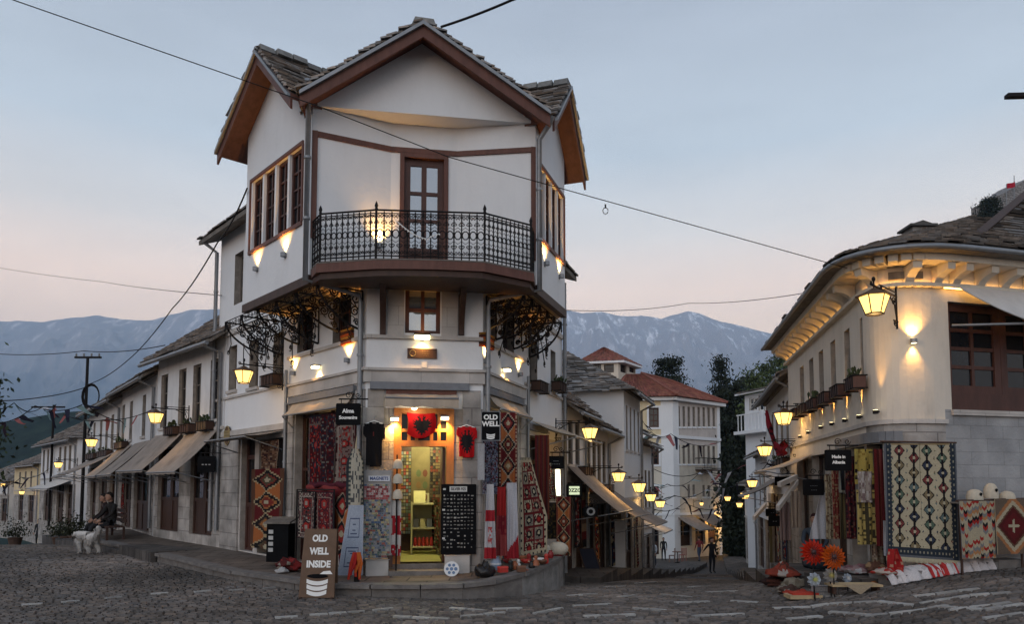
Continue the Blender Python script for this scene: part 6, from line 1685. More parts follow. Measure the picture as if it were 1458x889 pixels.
# ---- A-frame board
t = thing('sandwich_board', 'brown A-frame board reading OLD WELL INSIDE on the cobbles', 'sign', XY(453, 11.05))
g_ = XY(453, 11.05); fr = Fr((g_.x - .3, g_.y + .02), (g_.x + .3, g_.y - .01)); fr.o = V((g_.x, g_.y, 0)) - fr.a * 0
wS = .265; Hb = .99; lean = .17
tl = lambda s, z, o: V((g_.x, g_.y, g_.z + .02)) + fr.a * s + UZ * z * Hb + fr.n * (-lean * z + o)
b = MB(); b.hexa([tl(-wS, 0, 0), tl(wS, 0, 0), tl(wS, 0, -.025), tl(-wS, 0, -.025)], [tl(-wS * .92, 1, 0), tl(wS * .92, 1, 0), tl(wS * .92, 1, -.025), tl(-wS * .92, 1, -.025)], 'board_brown')
mat('board_brown', (.13, .075, .045), .6, .25, 5, .15, 50); b.build('front_panel', t)
tb = lambda s, z, o: V((g_.x, g_.y, g_.z + .02)) + fr.a * (s - .10 * (1 - z)) + UZ * z * Hb + fr.n * (-lean * z - .06 - (1 - z) * .46 + o)
b = MB(); b.hexa([tb(-wS, 0, 0), tb(wS, 0, 0), tb(wS, 0, -.025), tb(-wS, 0, -.025)], [tb(-wS * .92, 1, 0), tb(wS * .92, 1, 0), tb(wS * .92, 1, -.025), tb(-wS * .92, 1, -.025)], 'board_brown'); b.build('back_panel', t)
b = MB()
for s in (-wS + .02, wS - .05): b.box(g_.x + s * fr.a.x, g_.x + s * fr.a.x + .03, g_.y - .04, g_.y + .03, g_.z, g_.z + .03, 'wood_dark')
b.build('foot', t)
b = MB()
for txt, zc, wd in (('OLD', .86, .23), ('WELL', .67, .29), ('INSIDE', .48, .36)): text_into(b, txt, fr, 0, zc, .135, .003, 'white_letter', bold=.006, tilt=lambda s, z, o: tl(s, z, o), width=wd)
b.build('lettering', t)
class _T: pass
well_icon(t, fr, -wS, wS, 0.0, 1.0, 0.0, tilt=tl, k=1.3, zc=.27)
# ================================================================== goods round the entrance of the corner house
def hook_line(fr, x0, x1, y, o):
 s0, z = fr.px(x0, y, o); s1, _ = fr.px(x1, y, o); return s0, s1, z
rug(FL, (440, 592, 462, 706), 'tall dark red rug hanging furthest left in the bay left of the entrance', oriental((.07, .012, .015), (.02, .025, .04), (.14, .11, .10), 4, 1), .10)
rug(FL, (459, 590, 480, 706), 'navy flecked rug hanging second in the bay left of the entrance', speck((.035, .015, .02), [(.02, .03, .05), (.07, .012, .016), (.16, .14, .12), (.12, .02, .02)], .55, 14, 60, 2), .14)
rug(FL, (478, 596, 508, 694), 'pale rose rug with red medallions hanging beside the t-shirt pillar', oriental((.20, .14, .125), (.07, .02, .022), (.30, .25, .21), 4, 5), .12)
r_ = FL.rect(438, 688, 500, 702, .3)
t = thing('cloth_pile', 'folded dark red cloths piled over a rail left of the light blue banner', 'cloth', FL.pt((r_[0] + r_[1]) / 2, r_[2], .3), 'rugs and cloths for sale')
for k in range(3):
 b = MB(); n = 14; L_ = r_[1] - r_[0]
 pts = [FL.pt(r_[0] + L_ * i / n, r_[2] + .02 + .055 * k + .02 * math.sin(i * 1.3 + k), .26 + .04 * math.sin(i * .9 + k * 2)) for i in range(n + 1)]
 b.tube(pts, .05, 'fabric', 7, (DRD, (.2, .04, .04), (.09, .02, .03))[k]); b.build('fold', t)
rug(FL, (425, 700, 449, 768), 'cream and dark bordered rug on the rack behind the A-frame board', oriental((.10, .05, .05), BLK, (.36, .31, .26), 2, 7), .55, wave=.01)
rug(FL, (449, 701, 475, 772), 'maroon rug with two round medallions on the rack behind the A-frame board', oriental((.12, .025, .03), (.05, .02, .03), (.28, .2, .17), 2, 9), .5, wave=.01)
t = thing('rug_rack', 'dark metal rack holding two folded rugs behind the A-frame board', 'rack', FL.pt(FL.px(450, 760, .5)[0], .2, .5))
a, zt = FL.px(423, 700, .5); c, _ = FL.px(476, 700, .5); b = MB(); b.tube([FL.pt(a, .2, .5), FL.pt(a, zt + .03, .5), FL.pt(c, zt + .03, .5), FL.pt(c, .2, .5)], .015, 'iron', 5); b.build('frame', t)
rug(FL, (476, 702, 501, 792), 'red diamond kilim with pale zigzag lines beside the light blue banner', diamonds([RED, (.30, .05, .04)], 2.3, (.16, .03, .03), (.42, .33, .24)), .36)
rug(FL, (477, 792, 500, 806), 'small red and white cloth folded low left of the blue banner', stripes([RED, WHT, DRD], 7), .4, wave=.01, nz=10)
# dark and cream rug rolled round the downpipe
fx = FX(12.25); s0, s1, z0, z1 = fx.rect(493, 640, 518, 722); t = thing('rolled_rug', 'rolled dark and cream rug standing against the left downpipe', 'rug', fx.pt((s0 + s1) / 2, z0), 'rugs and cloths for sale')
b = MB(); n, m = 20, 26; cm = fx.pt((s0 + s1) / 2, 0); rr = (s1 - s0) / 2; vs_, fs, cs = [], [], []
for j in range(m + 1):
 k = 1 if j < m - 6 else 1 - (j - m + 6) * .10
 for i in range(n + 1):
  a = math.pi * (1.1 + .95 * i / n) - .1; x = math.cos(a) * rr * (1 if i > 4 or j < m - 3 else .9) * k; y = math.sin(a) * rr * .8; vs_.append(V((cm.x + x, cm.y + y, z0 + (z1 - z0) * j / m)))
for j in range(m):
 for i in range(n):
  fs.append((j * (n + 1) + i, j * (n + 1) + i + 1, (j + 1) * (n + 1) + i + 1, (j + 1) * (n + 1) + i)); u = i / n
  cs.append((.03, .035, .04) if u < .22 or u > .86 else (((.05, .06, .06) if (j % 2) else (.3, .28, .22)) if u < .34 or u > .75 else ((.08, .08, .08) if h2(i, j // 2) > .75 else (.40, .37, .30))))
b.idx(vs_, fs, 'fabric', cs, True); b.build('roll', t); b = MB(); b.lathe([(rr * .6, 0), (rr * .5, z1 - z0)], (cm.x, cm.y, z0), 'fabric', 10, (.05, .05, .055)); b.tube([V((cm.x, cm.y, z1 - .05)), V((cm.x + .02, cm.y, z1 + .22))], .02, 'fabric', 6, CRM, r1=.006); b.build('core', t)
rug(FX(11.95), (481, 720, 517, 820), 'light blue banner with two dark meander squares left of the magnets', meander, .0, 'banner', 'banner', 34, 60, .008, None, shape=lambda u, v: ((.42 * (1 - v) + u * (1 - .42 * (1 - v))), v))
t = thing('scarf_stand', 'red scarf bunched over a short black post at the banner foot', 'scarf', P(508, 828, 11.7))
c = P(508, 828, 11.7); b = MB(); b.tube([V((c.x, c.y, .17)), V((c.x, c.y, c.z + .42))], .045, 'iron', 7); b.build('post', t)
b = MB()
for k in range(7):
 a = k * .9; b.tube([V((c.x + .03 * math.cos(a), c.y - .04, c.z + .44)), V((c.x + .08 * math.cos(a), c.y - .07 - .02 * math.sin(a), c.z + .28)), V((c.x + .09 * math.cos(a + .5) - .03, c.y - .06, c.z + random.uniform(.02, .14)))], .035, 'fabric', 6, random.choice(((.5, .05, .03), (.42, .03, .03), (.5, .12, .03))), r1=.02)
b.build('scarf', t)
# black t-shirt on a hanger
def tshirt(fr, rc, o, label, colfn, hang='white_letter', group=None):
 s0, s1, z0, z1 = fr.rect(*rc, o); t = thing('t_shirt', label, 't-shirt', fr.pt((s0 + s1) / 2, z0, o), group); c = (s0 + s1) / 2; w_ = (s1 - s0); h = z1 - z0
 prof = [(-.50, .72), (-.47, .95), (-.14, 1.0), (0, .95), (.14, 1.0), (.47, .95), (.50, .62), (.36, .60), (.37, .05), (.30, .0), (-.30, .02), (-.37, .06), (-.36, .66)]
 n = 22; b = MB()
 def inside(x, y):
  ins = False; j = len(prof) - 1
  for i in range(len(prof)):
   xi, yi = prof[i]; xj, yj = prof[j]
   if (yi > y) != (yj > y) and x < (xj - xi) * (y - yi) / (yj - yi) + xi: ins = not ins
   j = i
  return ins
 m = 32
 off = lambda x, y: .03 + .018 * math.sin(x * 14 + y * 3) * (1.2 - y) + .03 * (1 - (2 * x) ** 2)
 for j in range(m):
  for i in range(n):
   x0, x1, y0, y1 = -.5 + i / n, -.5 + (i + 1) / n, j / m, (j + 1) / m
   if not inside((x0 + x1) / 2, (y0 + y1) / 2): continue
   cc = colfn((x0 + x1) / 2 + .5, 1 - (y0 + y1) / 2)
   p = [fr.pt(c + x * w_, z0 + y * h, o + off(x, y)) for x, y in ((x0, y0), (x1, y0), (x1, y1), (x0, y1))]
   b.face(p, 'fabric', cc, True); p2 = [fr.pt(c + x * w_, z0 + y * h, o - off(x, y) * .6) for x, y in ((x0, y0), (x0, y1), (x1, y1), (x1, y0))]; b.face(p2, 'fabric', cc, True)
   for (dx, dy, e) in ((-1, 0, (0, 3)), (1, 0, (1, 2)), (0, -1, (0, 1)), (0, 1, (3, 2))):
    if not inside((x0 + x1) / 2 + dx / n, (y0 + y1) / 2 + dy / m):
     q = p; r = [fr.pt(c + x * w_, z0 + y * h, o - off(x, y) * .6) for x, y in ((x0, y0), (x1, y0), (x1, y1), (x0, y1))]
     b.face([q[e[0]], q[e[1]], r[e[1]], r[e[0]]], 'fabric', cc)
 b.build('shirt', t); b = MB()
 b.tube([fr.pt(c - w_ * .4, z1 - .04 * h, o), fr.pt(c, z1 + .03, o), fr.pt(c + w_ * .4, z1 - .04 * h, o)], .012, hang, 5); b.tube([fr.pt(c, z1 + .03, o), fr.pt(c, z1 + .09, o), fr.pt(c + .03, z1 + .12, o - .02), fr.pt(c + .03, z1 + .1, o - .05)], .007, 'zinc', 5)
 b.build('hanger', t); return t
tshirt(F0, (517, 602, 548, 665), .10, 'black t-shirt on a white hanger on the stone pillar', lambda u, v: (.13, .03, .03) if .44 < u < .56 and .22 < v < .3 and h2(int(u * 60), int(v * 60)) > .5 else (.014, .013, .014))
tshirt(F0, (650, 608, 679, 652), .08, 'red shirt with a black double headed eagle on the right stone pillar', eagle_flag)
# flag bunched over the door
s0, s1, z0, z1 = F0.rect(579, 588, 619, 621, .12)
tag(cloth(F0, s0, s1, z0, z1, .10, eagle_flag, 30, 24, .02, name='flag', sag=.02, shape=lambda u, v: (u + .06 * math.sin(v * 3), v * (.78 + .28 * math.sin(math.pi * (u * .8 + .15))))), 'red flag with black double headed eagle hung above the lit doorway', 'flag')
# magnet display
s0, s1, z0, z1 = F0.rect(517, 670, 557, 796, .22); t = thing('magnet_display', 'tall board covered with souvenir magnets under a MAGNETS header', 'display', F0.pt((s0 + s1) / 2, .17, .2))
b = MB(); b.fbox(F0, s0, s1, z0, z1, .14, .22, 'matte_paint', (.30, .29, .28)); b.build('panel', t)
b = MB(); rw = random.Random(11); z = z0 + .02
while z < z1 - .24:
 hh = rw.uniform(.028, .042); x = s0 + .01
 band = (z - z0) / (z1 - z0)
 while x < s1 - .02:
  wd = rw.uniform(.03, .06)
  if x + wd > s1 - .01: break
  pal = [(.30, .04, .05), (.38, .1, .1), (.5, .42, .4), (.2, .03, .04)] if .66 < band < .80 else [(.08, .13, .22), (.16, .2, .25), (.35, .33, .30), (.10, .16, .13), (.3, .10, .08), (.05, .06, .08), (.42, .36, .2), (.25, .28, .32)]
  c = rw.choice(pal); th = rw.uniform(.008, .02)
  b.fbox(F0, x, x + wd - .006, z, z + hh - .006, .22, .22 + th, 'glossy_paint', c)
  if rw.random() < .6: c2 = rw.choice(pal); b.fbox(F0, x + .008, x + wd * .5, z + hh * .25, z + hh * .6, .221 + th, .224 + th, 'glossy_paint', c2)
  x += wd
 z += hh
b.build('magnet', t)['kind'] = 'stuff'
b = MB(); zh = F0.px(537, 682, .24)[1]; b.fbox(F0, s0 + .08, s1 - .03, zh - .045, zh + .045, .22, .245, 'matte_paint', (.60, .62, .66)); hd = b.build('header', t)
b = MB(); text_into(b, 'MAGNETS', F0, (s0 + s1) / 2 + .025, zh, .075, .249, 'glossy_paint', .002, (.04, .07, .20), width=(s1 - s0) * .66); b.build('lettering', hd)
for k in range(7):
 b = MB(); x = s0 + .12 + k * (s1 - s0 - .16) / 7; b.ellipsoid(F0.pt(x, z1 - .0, .19), (.022, .02, .018), 'matte_paint', 6, 4, rw.choice(((.2, .18, .15), (.1, .1, .1), (.35, .3, .25)))); b.build('trinket', t)
r_ = F0.rect(521, 797, 553, 824, .2)
b = MB(); b.fbox(F0, r_[0], r_[1], .175, r_[3] - .005, .05, .26, 'pale_blocks'); b.fbox(F0, r_[0] - .02, r_[1] + .02, r_[3] - .005, r_[3] + .0, .04, .28, 'pale_blocks'); tag(b.build('stone_block'), 'pale stone block carrying the magnet board', 'block')
# felt caps on a stand, red and white scarf below
def felt_cap(ctr, r, h, label, c=(.50, .42, .30), grp='white felt caps', rot=0.0):
 b = MB(); b.lathe([(r * 1.0, 0), (r * 1.03, h * .15), (r * .98, h * .45), (r * .82, h * .75), (r * .5, h * .94), (r * .16, h), (.0, h)], (0, 0, 0), 'felt', 14)
 b.lathe([(r * .9, .003), (r * 1.0, 0.0)], (0, 0, 0), 'felt', 14)
 ob = b.build('felt_cap', base=(0, 0, 0)); ob.location = ctr; ob.rotation_euler = (rot, rot * .6, 0); return tag(ob, label, 'hat', grp)
mat('felt', (.52, .47, .38), .95, .15, 20, .3, 120, spec=.05)
hx = F0.px(565, 690, .2)[0]
t = thing('hat_stand', 'thin pole beside the door holding three felt caps and a scarf', 'stand', F0.pt(hx, .17, .2)); b = MB(); b.tube([F0.pt(hx, .17, .2), F0.pt(hx, F0.px(565, 648, .2)[1], .2)], .014, 'iron', 5); b.lathe([(.11, .0), (.10, .02), (.02, .03)], F0.pt(hx, .17, .2), 'iron', 10)
for y in (665, 688, 711): z = F0.px(565, y, .2)[1]; b.tube([F0.pt(hx - .02, z, .2), F0.pt(hx + .03, z, .22)], .03, 'iron', 5)
b.build('pole', t)
for y, k in ((668, 'top'), (689, 'middle'), (711, 'lowest')): felt_cap(F0.pt(hx + .015, F0.px(565, y, .2)[1], .22), .085, .16, 'cream felt cap %s on the pole beside the door' % k)
cloth_c = lambda u, v: (.62, .60, .58) if v < .28 or .62 < v < .8 else ((.40, .03, .04) if h2(int(u * 7), int(v * 22)) > .25 else (.6, .55, .5))
rug(F0, (557, 713, 571, 792), 'red and white scarf hanging below the felt caps at the door', cloth_c, .16, 'scarf', 'scarf', 10, 40, .02)
b = MB(); r_ = F0.rect(552, 793, 559, 808, .2); b.fbox(F0, *r_, .15, .25, 'wood_dark'); b.fbox(F0, r_[0] - .01, r_[1] + .01, r_[3], r_[3] + .02, .14, .26, 'wood_dark'); tag(b.build('wooden_box'), 'small dark wooden box at the foot of the scarf', 'box')
# things inside the lit shop
q = F0.pt
t = thing('shop_shelf', 'wall rack full of small souvenirs at the left inside the lit shop', 'shelf', q(D0 + .15, DZ0, -2.3)); b = MB(); b.fbox(F0, D0 + .02, D0 + .34, DZ0, DZ1 - .5, -2.59, -2.5, 'wood_dark'); b.build('panel', t)
b = MB(); rw = random.Random(5)
for iz in range(24):
 for ix in range(6):
  x = D0 + .03 + ix * .052; z = DZ0 + .35 + iz * .07; c = rw.choice([(.25, .2, .06), (.12, .16, .1), (.35, .3, .2), (.3, .06, .04), (.08, .08, .07), (.16, .2, .22)]); b.fbox(F0, x, x + .042, z, z + .052, -2.5, -2.45, 'glossy_paint', c)
b.build('souvenir', t)['kind'] = 'stuff'
t = thing('shop_shelf', 'wall rack of small dark souvenirs at the back right inside the lit shop', 'shelf', q(D1 - .2, DZ0, -2.5)); b = MB(); b.fbox(F0, D0 + .72, D1 - .02, DZ0 + .3, DZ1 - .4, -2.595, -2.56, 'wood_dark'); b.build('panel', t); b = MB()
for iz in range(20):
 for ix in range(6): x = D0 + .73 + ix * .055; z = DZ0 + 1.02 + iz * .065; b.fbox(F0, x, x + .045, z, z + .05, -2.56, -2.51, 'glossy_paint', rw.choice([(.05, .05, .04), (.12, .1, .05), (.2, .16, .08), (.03, .03, .03), (.2, .05, .03)]))
b.build('souvenir', t)['kind'] = 'stuff'
t = thing('plate_display', 'pale panel with rows of round plates inside the lit shop', 'display', q(D0 + .55, DZ0 + .9, -2.4)); pa, pb = D0 + .40, D0 + .70; b = MB(); b.fbox(F0, pa, pb, DZ0 + .55, zt - .05, -2.42, -2.36, 'matte_paint', (.50, .48, .30)); b.build('panel', t)
for iz in range(4):
 for ix in range(2):
  c = q(pa + .085 + ix * .13, DZ0 + .85 + iz * .24, -2.355); b = MB(); pts = [c + F0.a * (.05 * math.cos(a)) + UZ * (.075 * math.sin(a)) for a in [2 * math.pi * k / 12 for k in range(12)]]; b.prism(pts, F0.n * .015, 'glossy_paint', ((.14, .05, .03), (.06, .07, .05), (.2, .12, .05), (.10, .13, .06))[(iz + ix) % 4]); b.build('plate', t)
t = thing('display_cabinet', 'low yellowish cabinet with books and jars inside the lit doorway', 'cabinet', q(D0 + .6, DZ0, -1.9)); ca, cb = D0 + .33, D1 - .16
b = MB()
for s in (ca, cb - .03): b.fbox(F0, s, s + .03, DZ0, DZ0 + 1.0, -2.1, -1.75, 'matte_paint', (.5, .47, .25))
for z in (.12, .48, .95): b.fbox(F0, ca + .031, cb - .031, DZ0 + z, DZ0 + z + .03, -2.1, -1.75, 'matte_paint', (.5, .47, .25))
b.fbox(F0, ca + .032, cb - .032, DZ0 + .15, DZ0 + .95, -2.098, -2.08, 'matte_paint', (.3, .28, .14)); b.build('frame', t)
for k in range(5): b = MB(); b.lathe([(.035, 0), (.035, .12), (.028, .14), (.028, .17)], q(ca + .09 + k * (cb - ca - .15) / 5, DZ0 + .151, -1.85), 'glossy_paint', 9, ((.35, .03, .02), (.4, .06, .03))[k % 2]); b.build('jar', t)
for k in range(3): b = MB(); x = ca + .05 + k * .13; b.prism([q(x, DZ0 + .515, -1.8), q(x + .1, DZ0 + .515, -1.8), q(x + .1, DZ0 + .68, -1.95), q(x, DZ0 + .68, -1.95)], F0.n * -.02, 'glossy_paint', ((.05, .05, .05), (.30, .27, .12), (.06, .07, .08))[k]); b.build('book', t)
b = MB(); b.prism([q(ca + .05, DZ0 + .99, -1.8), q(ca + .28, DZ0 + .99, -1.8), q(ca + .28, DZ0 + 1.22, -1.92), q(ca + .05, DZ0 + 1.22, -1.92)], F0.n * -.02, 'matte_paint', (.60, .58, .28)); b.build('price_card', t)
rug(Fr(q(D1 - .26, 0, -2.3), q(D1 - .08, 0, -.9)), ('', .1, 1.3, DZ0 + .1, zt - .15), 'dark patterned cloth hanging along the right inside wall of the lit shop', speck((.10, .09, .05), [(.3, .28, .15), (.04, .04, .03), (.25, .05, .04)], .6, 10, 30, 4), .02, 'cloth', 'cloth', 14, 30)
# silver board, stone base, plate
s0, s1, z0, z1 = F0.rect(628, 690, 678, 790, .12); t = thing('jewellery_board', 'black board of silver jewellery headed SILVER 925', 'display', F0.pt((s0 + s1) / 2, z0, .1))
b = MB(); b.fbox(F0, s0, s1, z0, z1, .08, .13, 'black_board'); b.build('panel', t); b = MB(); rw = random.Random(8)
for iz in range(15):
 z = z1 - .2 - iz * (z1 - z0 - .25) / 15
 for ix in range(9):
  if iz > 9 and rw.random() < .55: continue
  x = s0 + .04 + ix * (s1 - s0 - .07) / 9; wd = rw.uniform(.015, .045); v = rw.uniform(.1, .42); b.fbox(F0, x, x + wd, z + rw.uniform(-.008, .008), z + .012 + rw.uniform(0, .012), .131, .137, 'glossy_paint', (v * 1.05, v, v * .92))
b.build('jewellery', t)['kind'] = 'stuff'
zh = F0.px(651, 697, .13)[1]; b = MB(); b.fbox(F0, s0 + .14, s1 - .16, zh - .045, zh + .045, .131, .146, 'matte_paint', (.60, .60, .58)); hd = b.build('header', t); b = MB(); text_into(b, 'SILVER 925', F0, (s0 + s1) / 2 - .01, zh, .07, .149, 'black_board', .001, width=(s1 - s0) * .42); b.build('lettering', hd)
for dx, dz in ((.03, .07), (.02, .42), (.02, .9)): b = MB(); b.fbox(F0, s0 + dx, s0 + dx + .045, z1 - dz - .03, z1 - dz, .131, .139, 'matte_paint', (.6, .6, .58)); b.build('price_tag', t)
r_ = F0.rect(633, 791, 668, 824, .12); b = MB(); b.fbox(F0, r_[0], r_[1], .178, r_[3] - .008, .05, .20, 'pale_blocks'); b.fbox(F0, r_[0] - .01, r_[1] + .01, r_[3] - .008, r_[3], .04, .21, 'pale_blocks'); tag(b.build('stone_block'), 'pale stone block below the silver jewellery board', 'block')
c = P(643, 811, 12.35); t = thing('plate', 'white plate painted with blue flowers leaning on the stone block', 'plate', c + V((0, 0, -.12))); b = MB(); nrm = V((0, -1, .25)).normalized(); ux = V((1, 0, 0)); uy = nrm.cross(ux) * -1
disc = lambda r, o, ox=0, oy=0, n=20: [c + ux * (ox + r * math.cos(a)) + uy * (oy + r * math.sin(a)) + nrm * o for a in [2 * math.pi * k / n for k in range(n)]]
b.prism(disc(.125, 0), nrm * .012, 'glossy_paint', (.60, .62, .64)); b.build('dish', t)
for k in range(6):
 a = k * math.pi / 3; b = MB(); b.prism(disc(.026 if k else .03, .0135, .07 * math.cos(a), .07 * math.sin(a), 9), nrm * .001, 'glossy_paint', (.10, .17, .30)); b.build('flower', t)
b = MB(); b.prism(disc(.03, .0135, 0, 0, 9), nrm * .001, 'glossy_paint', (.12, .2, .34)); b.build('flower', t)
# ---- right of the entrance
rug(FX(12.5), (687, 628, 709, 704), 'blue and black printed cloth below the OLD WELL sign', speck((.07, .08, .12), [BLK, (.14, .17, .24), (.10, .03, .04), (.2, .2, .24)], .8, 18, 60, 3), .0)
rug(FX(12.9), (711, 588, 736, 698), 'tall red and cream diamond kilim right of the OLD WELL sign', diamonds([(.24, .05, .04), DRD, (.30, .17, .08)], 3.6, (.2, .05, .04), (.45, .35, .26), border=DRD), .0)
rug(FX(12.35), (680, 632, 690, 684), 'narrow white cloth hung at the downpipe left of the blue print', lambda u, v: (.5, .5, .52), .0, 'cloth', 'cloth', 6, 20, .015)
rug(FX(12.3), (690, 690, 706, 796), 'white embroidered dress with a red waist panel', lambda u, v: (.40, .03, .04) if .36 < v < .5 or v > .86 else ((.50, .10, .10) if (.25 < u < .75 and .55 < v < .8 and h2(int(u * 9), int(v * 50)) > .55) else (.56, .55, .57)), .0, 'dress', 'dress', 14, 40, .03, shape=lambda u, v: (.5 + (u - .5) * (.6 + .5 * v), v))
rug(FX(12.5), (706, 694, 722, 792), 'red and black folk costume hanging between white dresses', lambda u, v: (.38, .03, .03) if v < .42 else ((.2, .02, .03) if v < .7 and h2(int(u * 5), int(v * 18)) > .4 else (.30, .06, .06)), .0, 'dress', 'dress', 14, 36, .035, shape=lambda u, v: (.5 + (u - .5) * (.7 + .4 * v), v))
rug(FX(12.55), (719, 688, 738, 796), 'white dress with long red hem beside the panel carpet', lambda u, v: (.36, .03, .04) if v + .25 * u > .95 else (.52, .52, .56), .0, 'dress', 'dress', 14, 40, .035, shape=lambda u, v: (.5 + (u - .5) * (.75 + .35 * v), v))
rug(FX(13.2), (738, 652, 779, 786), 'long cream panel carpet flaring to the souvenir ledge', panels(1), .0, 'rug', 'rug', 36, 80, .02, shape=lambda u, v: ((.08 + u * (.34 + .58 * min(1, v * 1.6))) if True else u, v + .06 * (1 - u) * v))
rug(FX(13.6), (762, 620, 782, 740), 'dark red striped hanging behind the panel carpet', stripes([DRD, (.08, .03, .03), (.16, .05, .03)], 9), .0)
rug(FX(14.2), (775, 660, 793, 714), 'smaller panel carpet hung below the black blade sign', panels(3), .0, shape=lambda u, v: (.1 + u * (.6 + .3 * v), v))
rug(FX(14.2), (774, 716, 794, 768), 'dark olive cloth below the smaller panel carpet', speck((.05, .04, .03), [(.12, .09, .04), (.03, .03, .03)], .5, 10, 20, 5), .0)
rug(FX(14.0), (792, 708, 813, 792), 'orange diamond kilim draped below the green lit sign', diamonds([(.36, .12, .05), (.16, .04, .03)], 3.6, (.2, .06, .04), (.44, .34, .2)), .0)
t = thing('light_tube', 'glowing vertical tube light between the carpets and the green sign', 'lamp', P(795, 705, 14.4)); b = MB(); c0, c1_ = P(795, 706, 14.4), P(794, 669, 14.4); b.tube([c0, c1_], .045, 'shop_tube', 8); b.build('tube', t); b = MB(); b.tube([c1_, c1_ + UZ * .05], .05, 'iron', 8); b.build('socket', t)
li = bpy.data.lights.new('tube_light', 'POINT'); li.energy = 6; li.color = (1, .9, .6); li.shadow_soft_size = .1; lo = bpy.data.objects.new('tube_light', li); lo.location = V((.0, -.2, .25)); col.objects.link(lo); lo.parent = t
# ledge with souvenirs
def ledge_z(p):
 best = min(range(len(edge)), key=lambda i: (edge[i].xy - p.xy).length); return edge[best].z + .012
def ledge_pt(x, y, back=0.0):
 z = .3
 for _ in range(12):
  p = KP(x, y, z); z = ledge_z(p)
 return V((p.x, p.y, z + .004))
for (x, y, r, h, lb) in ((729, 795, .10, .20, 'white felt cap first on the ledge, leaning beside the white dress'), (745, 791, .10, .24, 'tall cream felt cap second on the souvenir ledge'), (759, 791, .10, .2, 'white felt cap third on the ledge below the panel carpet'), (778, 790, .10, .2, 'white felt cap fourth on the ledge, under the olive cloth')):
 felt_cap(ledge_pt(x, y), r, h, lb, rot=random.uniform(-.15, .15))
t = thing('drum', 'pale round drum lying at the right end of the souvenir ledge', 'drum', ledge_pt(794, 792)); c = wloc(t) + UZ * .12; b = MB(); b.ellipsoid(c, (.20, .15, .13), 'felt', 14, 8); b.build('body', t); b = MB(); b.lathe([(.10, -.12), (.11, -.07)], c, 'fabric', 12, DRD); b.build('band', t)
def lump(ctr, rad, c, name, label, cat, grp, k=4, seed=0, mt='fabric'):
 """a soft heap: a squashed ball pushed about by noise, flat underneath"""
 b = MB(); n, m = 26, 13; vs_, fs = [], []
 for i in range(m + 1):
  t_ = math.pi * i / m
  for j in range(n):
   a = 2 * math.pi * j / n; p = V((math.sin(t_) * math.cos(a), math.sin(t_) * math.sin(a), -math.cos(t_)))
   q = p * 1.5 + V((seed * 3.1, seed * 1.7, 0)); s = 1 + .45 * noise.noise(q) + .30 * abs(noise.noise(q * 2.6)) - .12 * abs(math.sin(a * 5 + seed + p.z * 3))
   vs_.append(V((p.x * rad[0] * s * (1.15 - .3 * p.z), p.y * rad[1] * s * (1.15 - .3 * p.z), max(0, .45 + p.z * .55 * s) * rad[2] * (.8 + .4 * noise.noise(q * 1.7)))) + V(ctr))
 for i in range(m):
  for j in range(n): fs.append((i * n + j, i * n + (j + 1) % n, (i + 1) * n + (j + 1) % n, (i + 1) * n + j))
 cs = [mul(c if not isinstance(c, list) else c[int((noise.noise((vs_[f[0]] - V(ctr)) * (1.1 / max(rad)) + V((seed * 2.3, 0, 0))) * .9 + .5) * len(c)) % len(c)], .75) for f in fs]
 b.idx(vs_, fs, mt, cs, True); return tag(b.build(name), label, cat, grp)
lump(ledge_pt(690, 822), (.13, .10, .24), (.02, .018, .018), 'bag', 'black leather bag standing right of the stone block', 'bag', None, seed=1, mt='glossy_paint')
t = thing('vase', 'blue and white patterned vase next to the black bag', 'vase', ledge_pt(706, 818)); b = MB(); b.lathe([(.05, 0), (.085, .06), (.09, .13), (.05, .19), (.06, .22)], wloc(t), 'glossy_paint', 14, (.22, .27, .36)); b.build('body', t); b = MB(); b.lathe([(.0921, .09), (.0921, .12)], wloc(t), 'glossy_paint', 14, (.5, .52, .55)); b.build('band', t)
KIND = (('box', 'box'), ('bowl', 'bowl'), ('figurine', 'figurine'), ('jar', 'jar'), ('doll', 'doll'))
spots = [(716, 816), (722, 809), (727, 818), (733, 812), (738, 805), (742, 815), (748, 809), (753, 803), (757, 812), (763, 806), (767, 799), (772, 804), (778, 799), (784, 796), (718, 803), (745, 800)]
CN = [('dark red', (.22, .02, .02)), ('bright red', (.42, .04, .03)), ('brown', (.13, .06, .035)), ('white', (.55, .54, .52)), ('rust', (.28, .09, .04)), ('black', (.02, .02, .02))]
WHERE = ['nearest the blue vase', 'behind the one nearest the vase', 'at the rim below the red costume', 'just right of the vase group', 'at the white dress hem', 'on the rim under the white dress', 'in the middle of the ledge', 'behind the middle of the ledge', 'on the rim before the panel carpet', 'below the tall cream cap', 'at the foot of the third felt cap', 'right of the third felt cap', 'under the fourth felt cap', 'furthest right beside the drum', 'at the back behind the vase', 'at the back below the panel carpet']
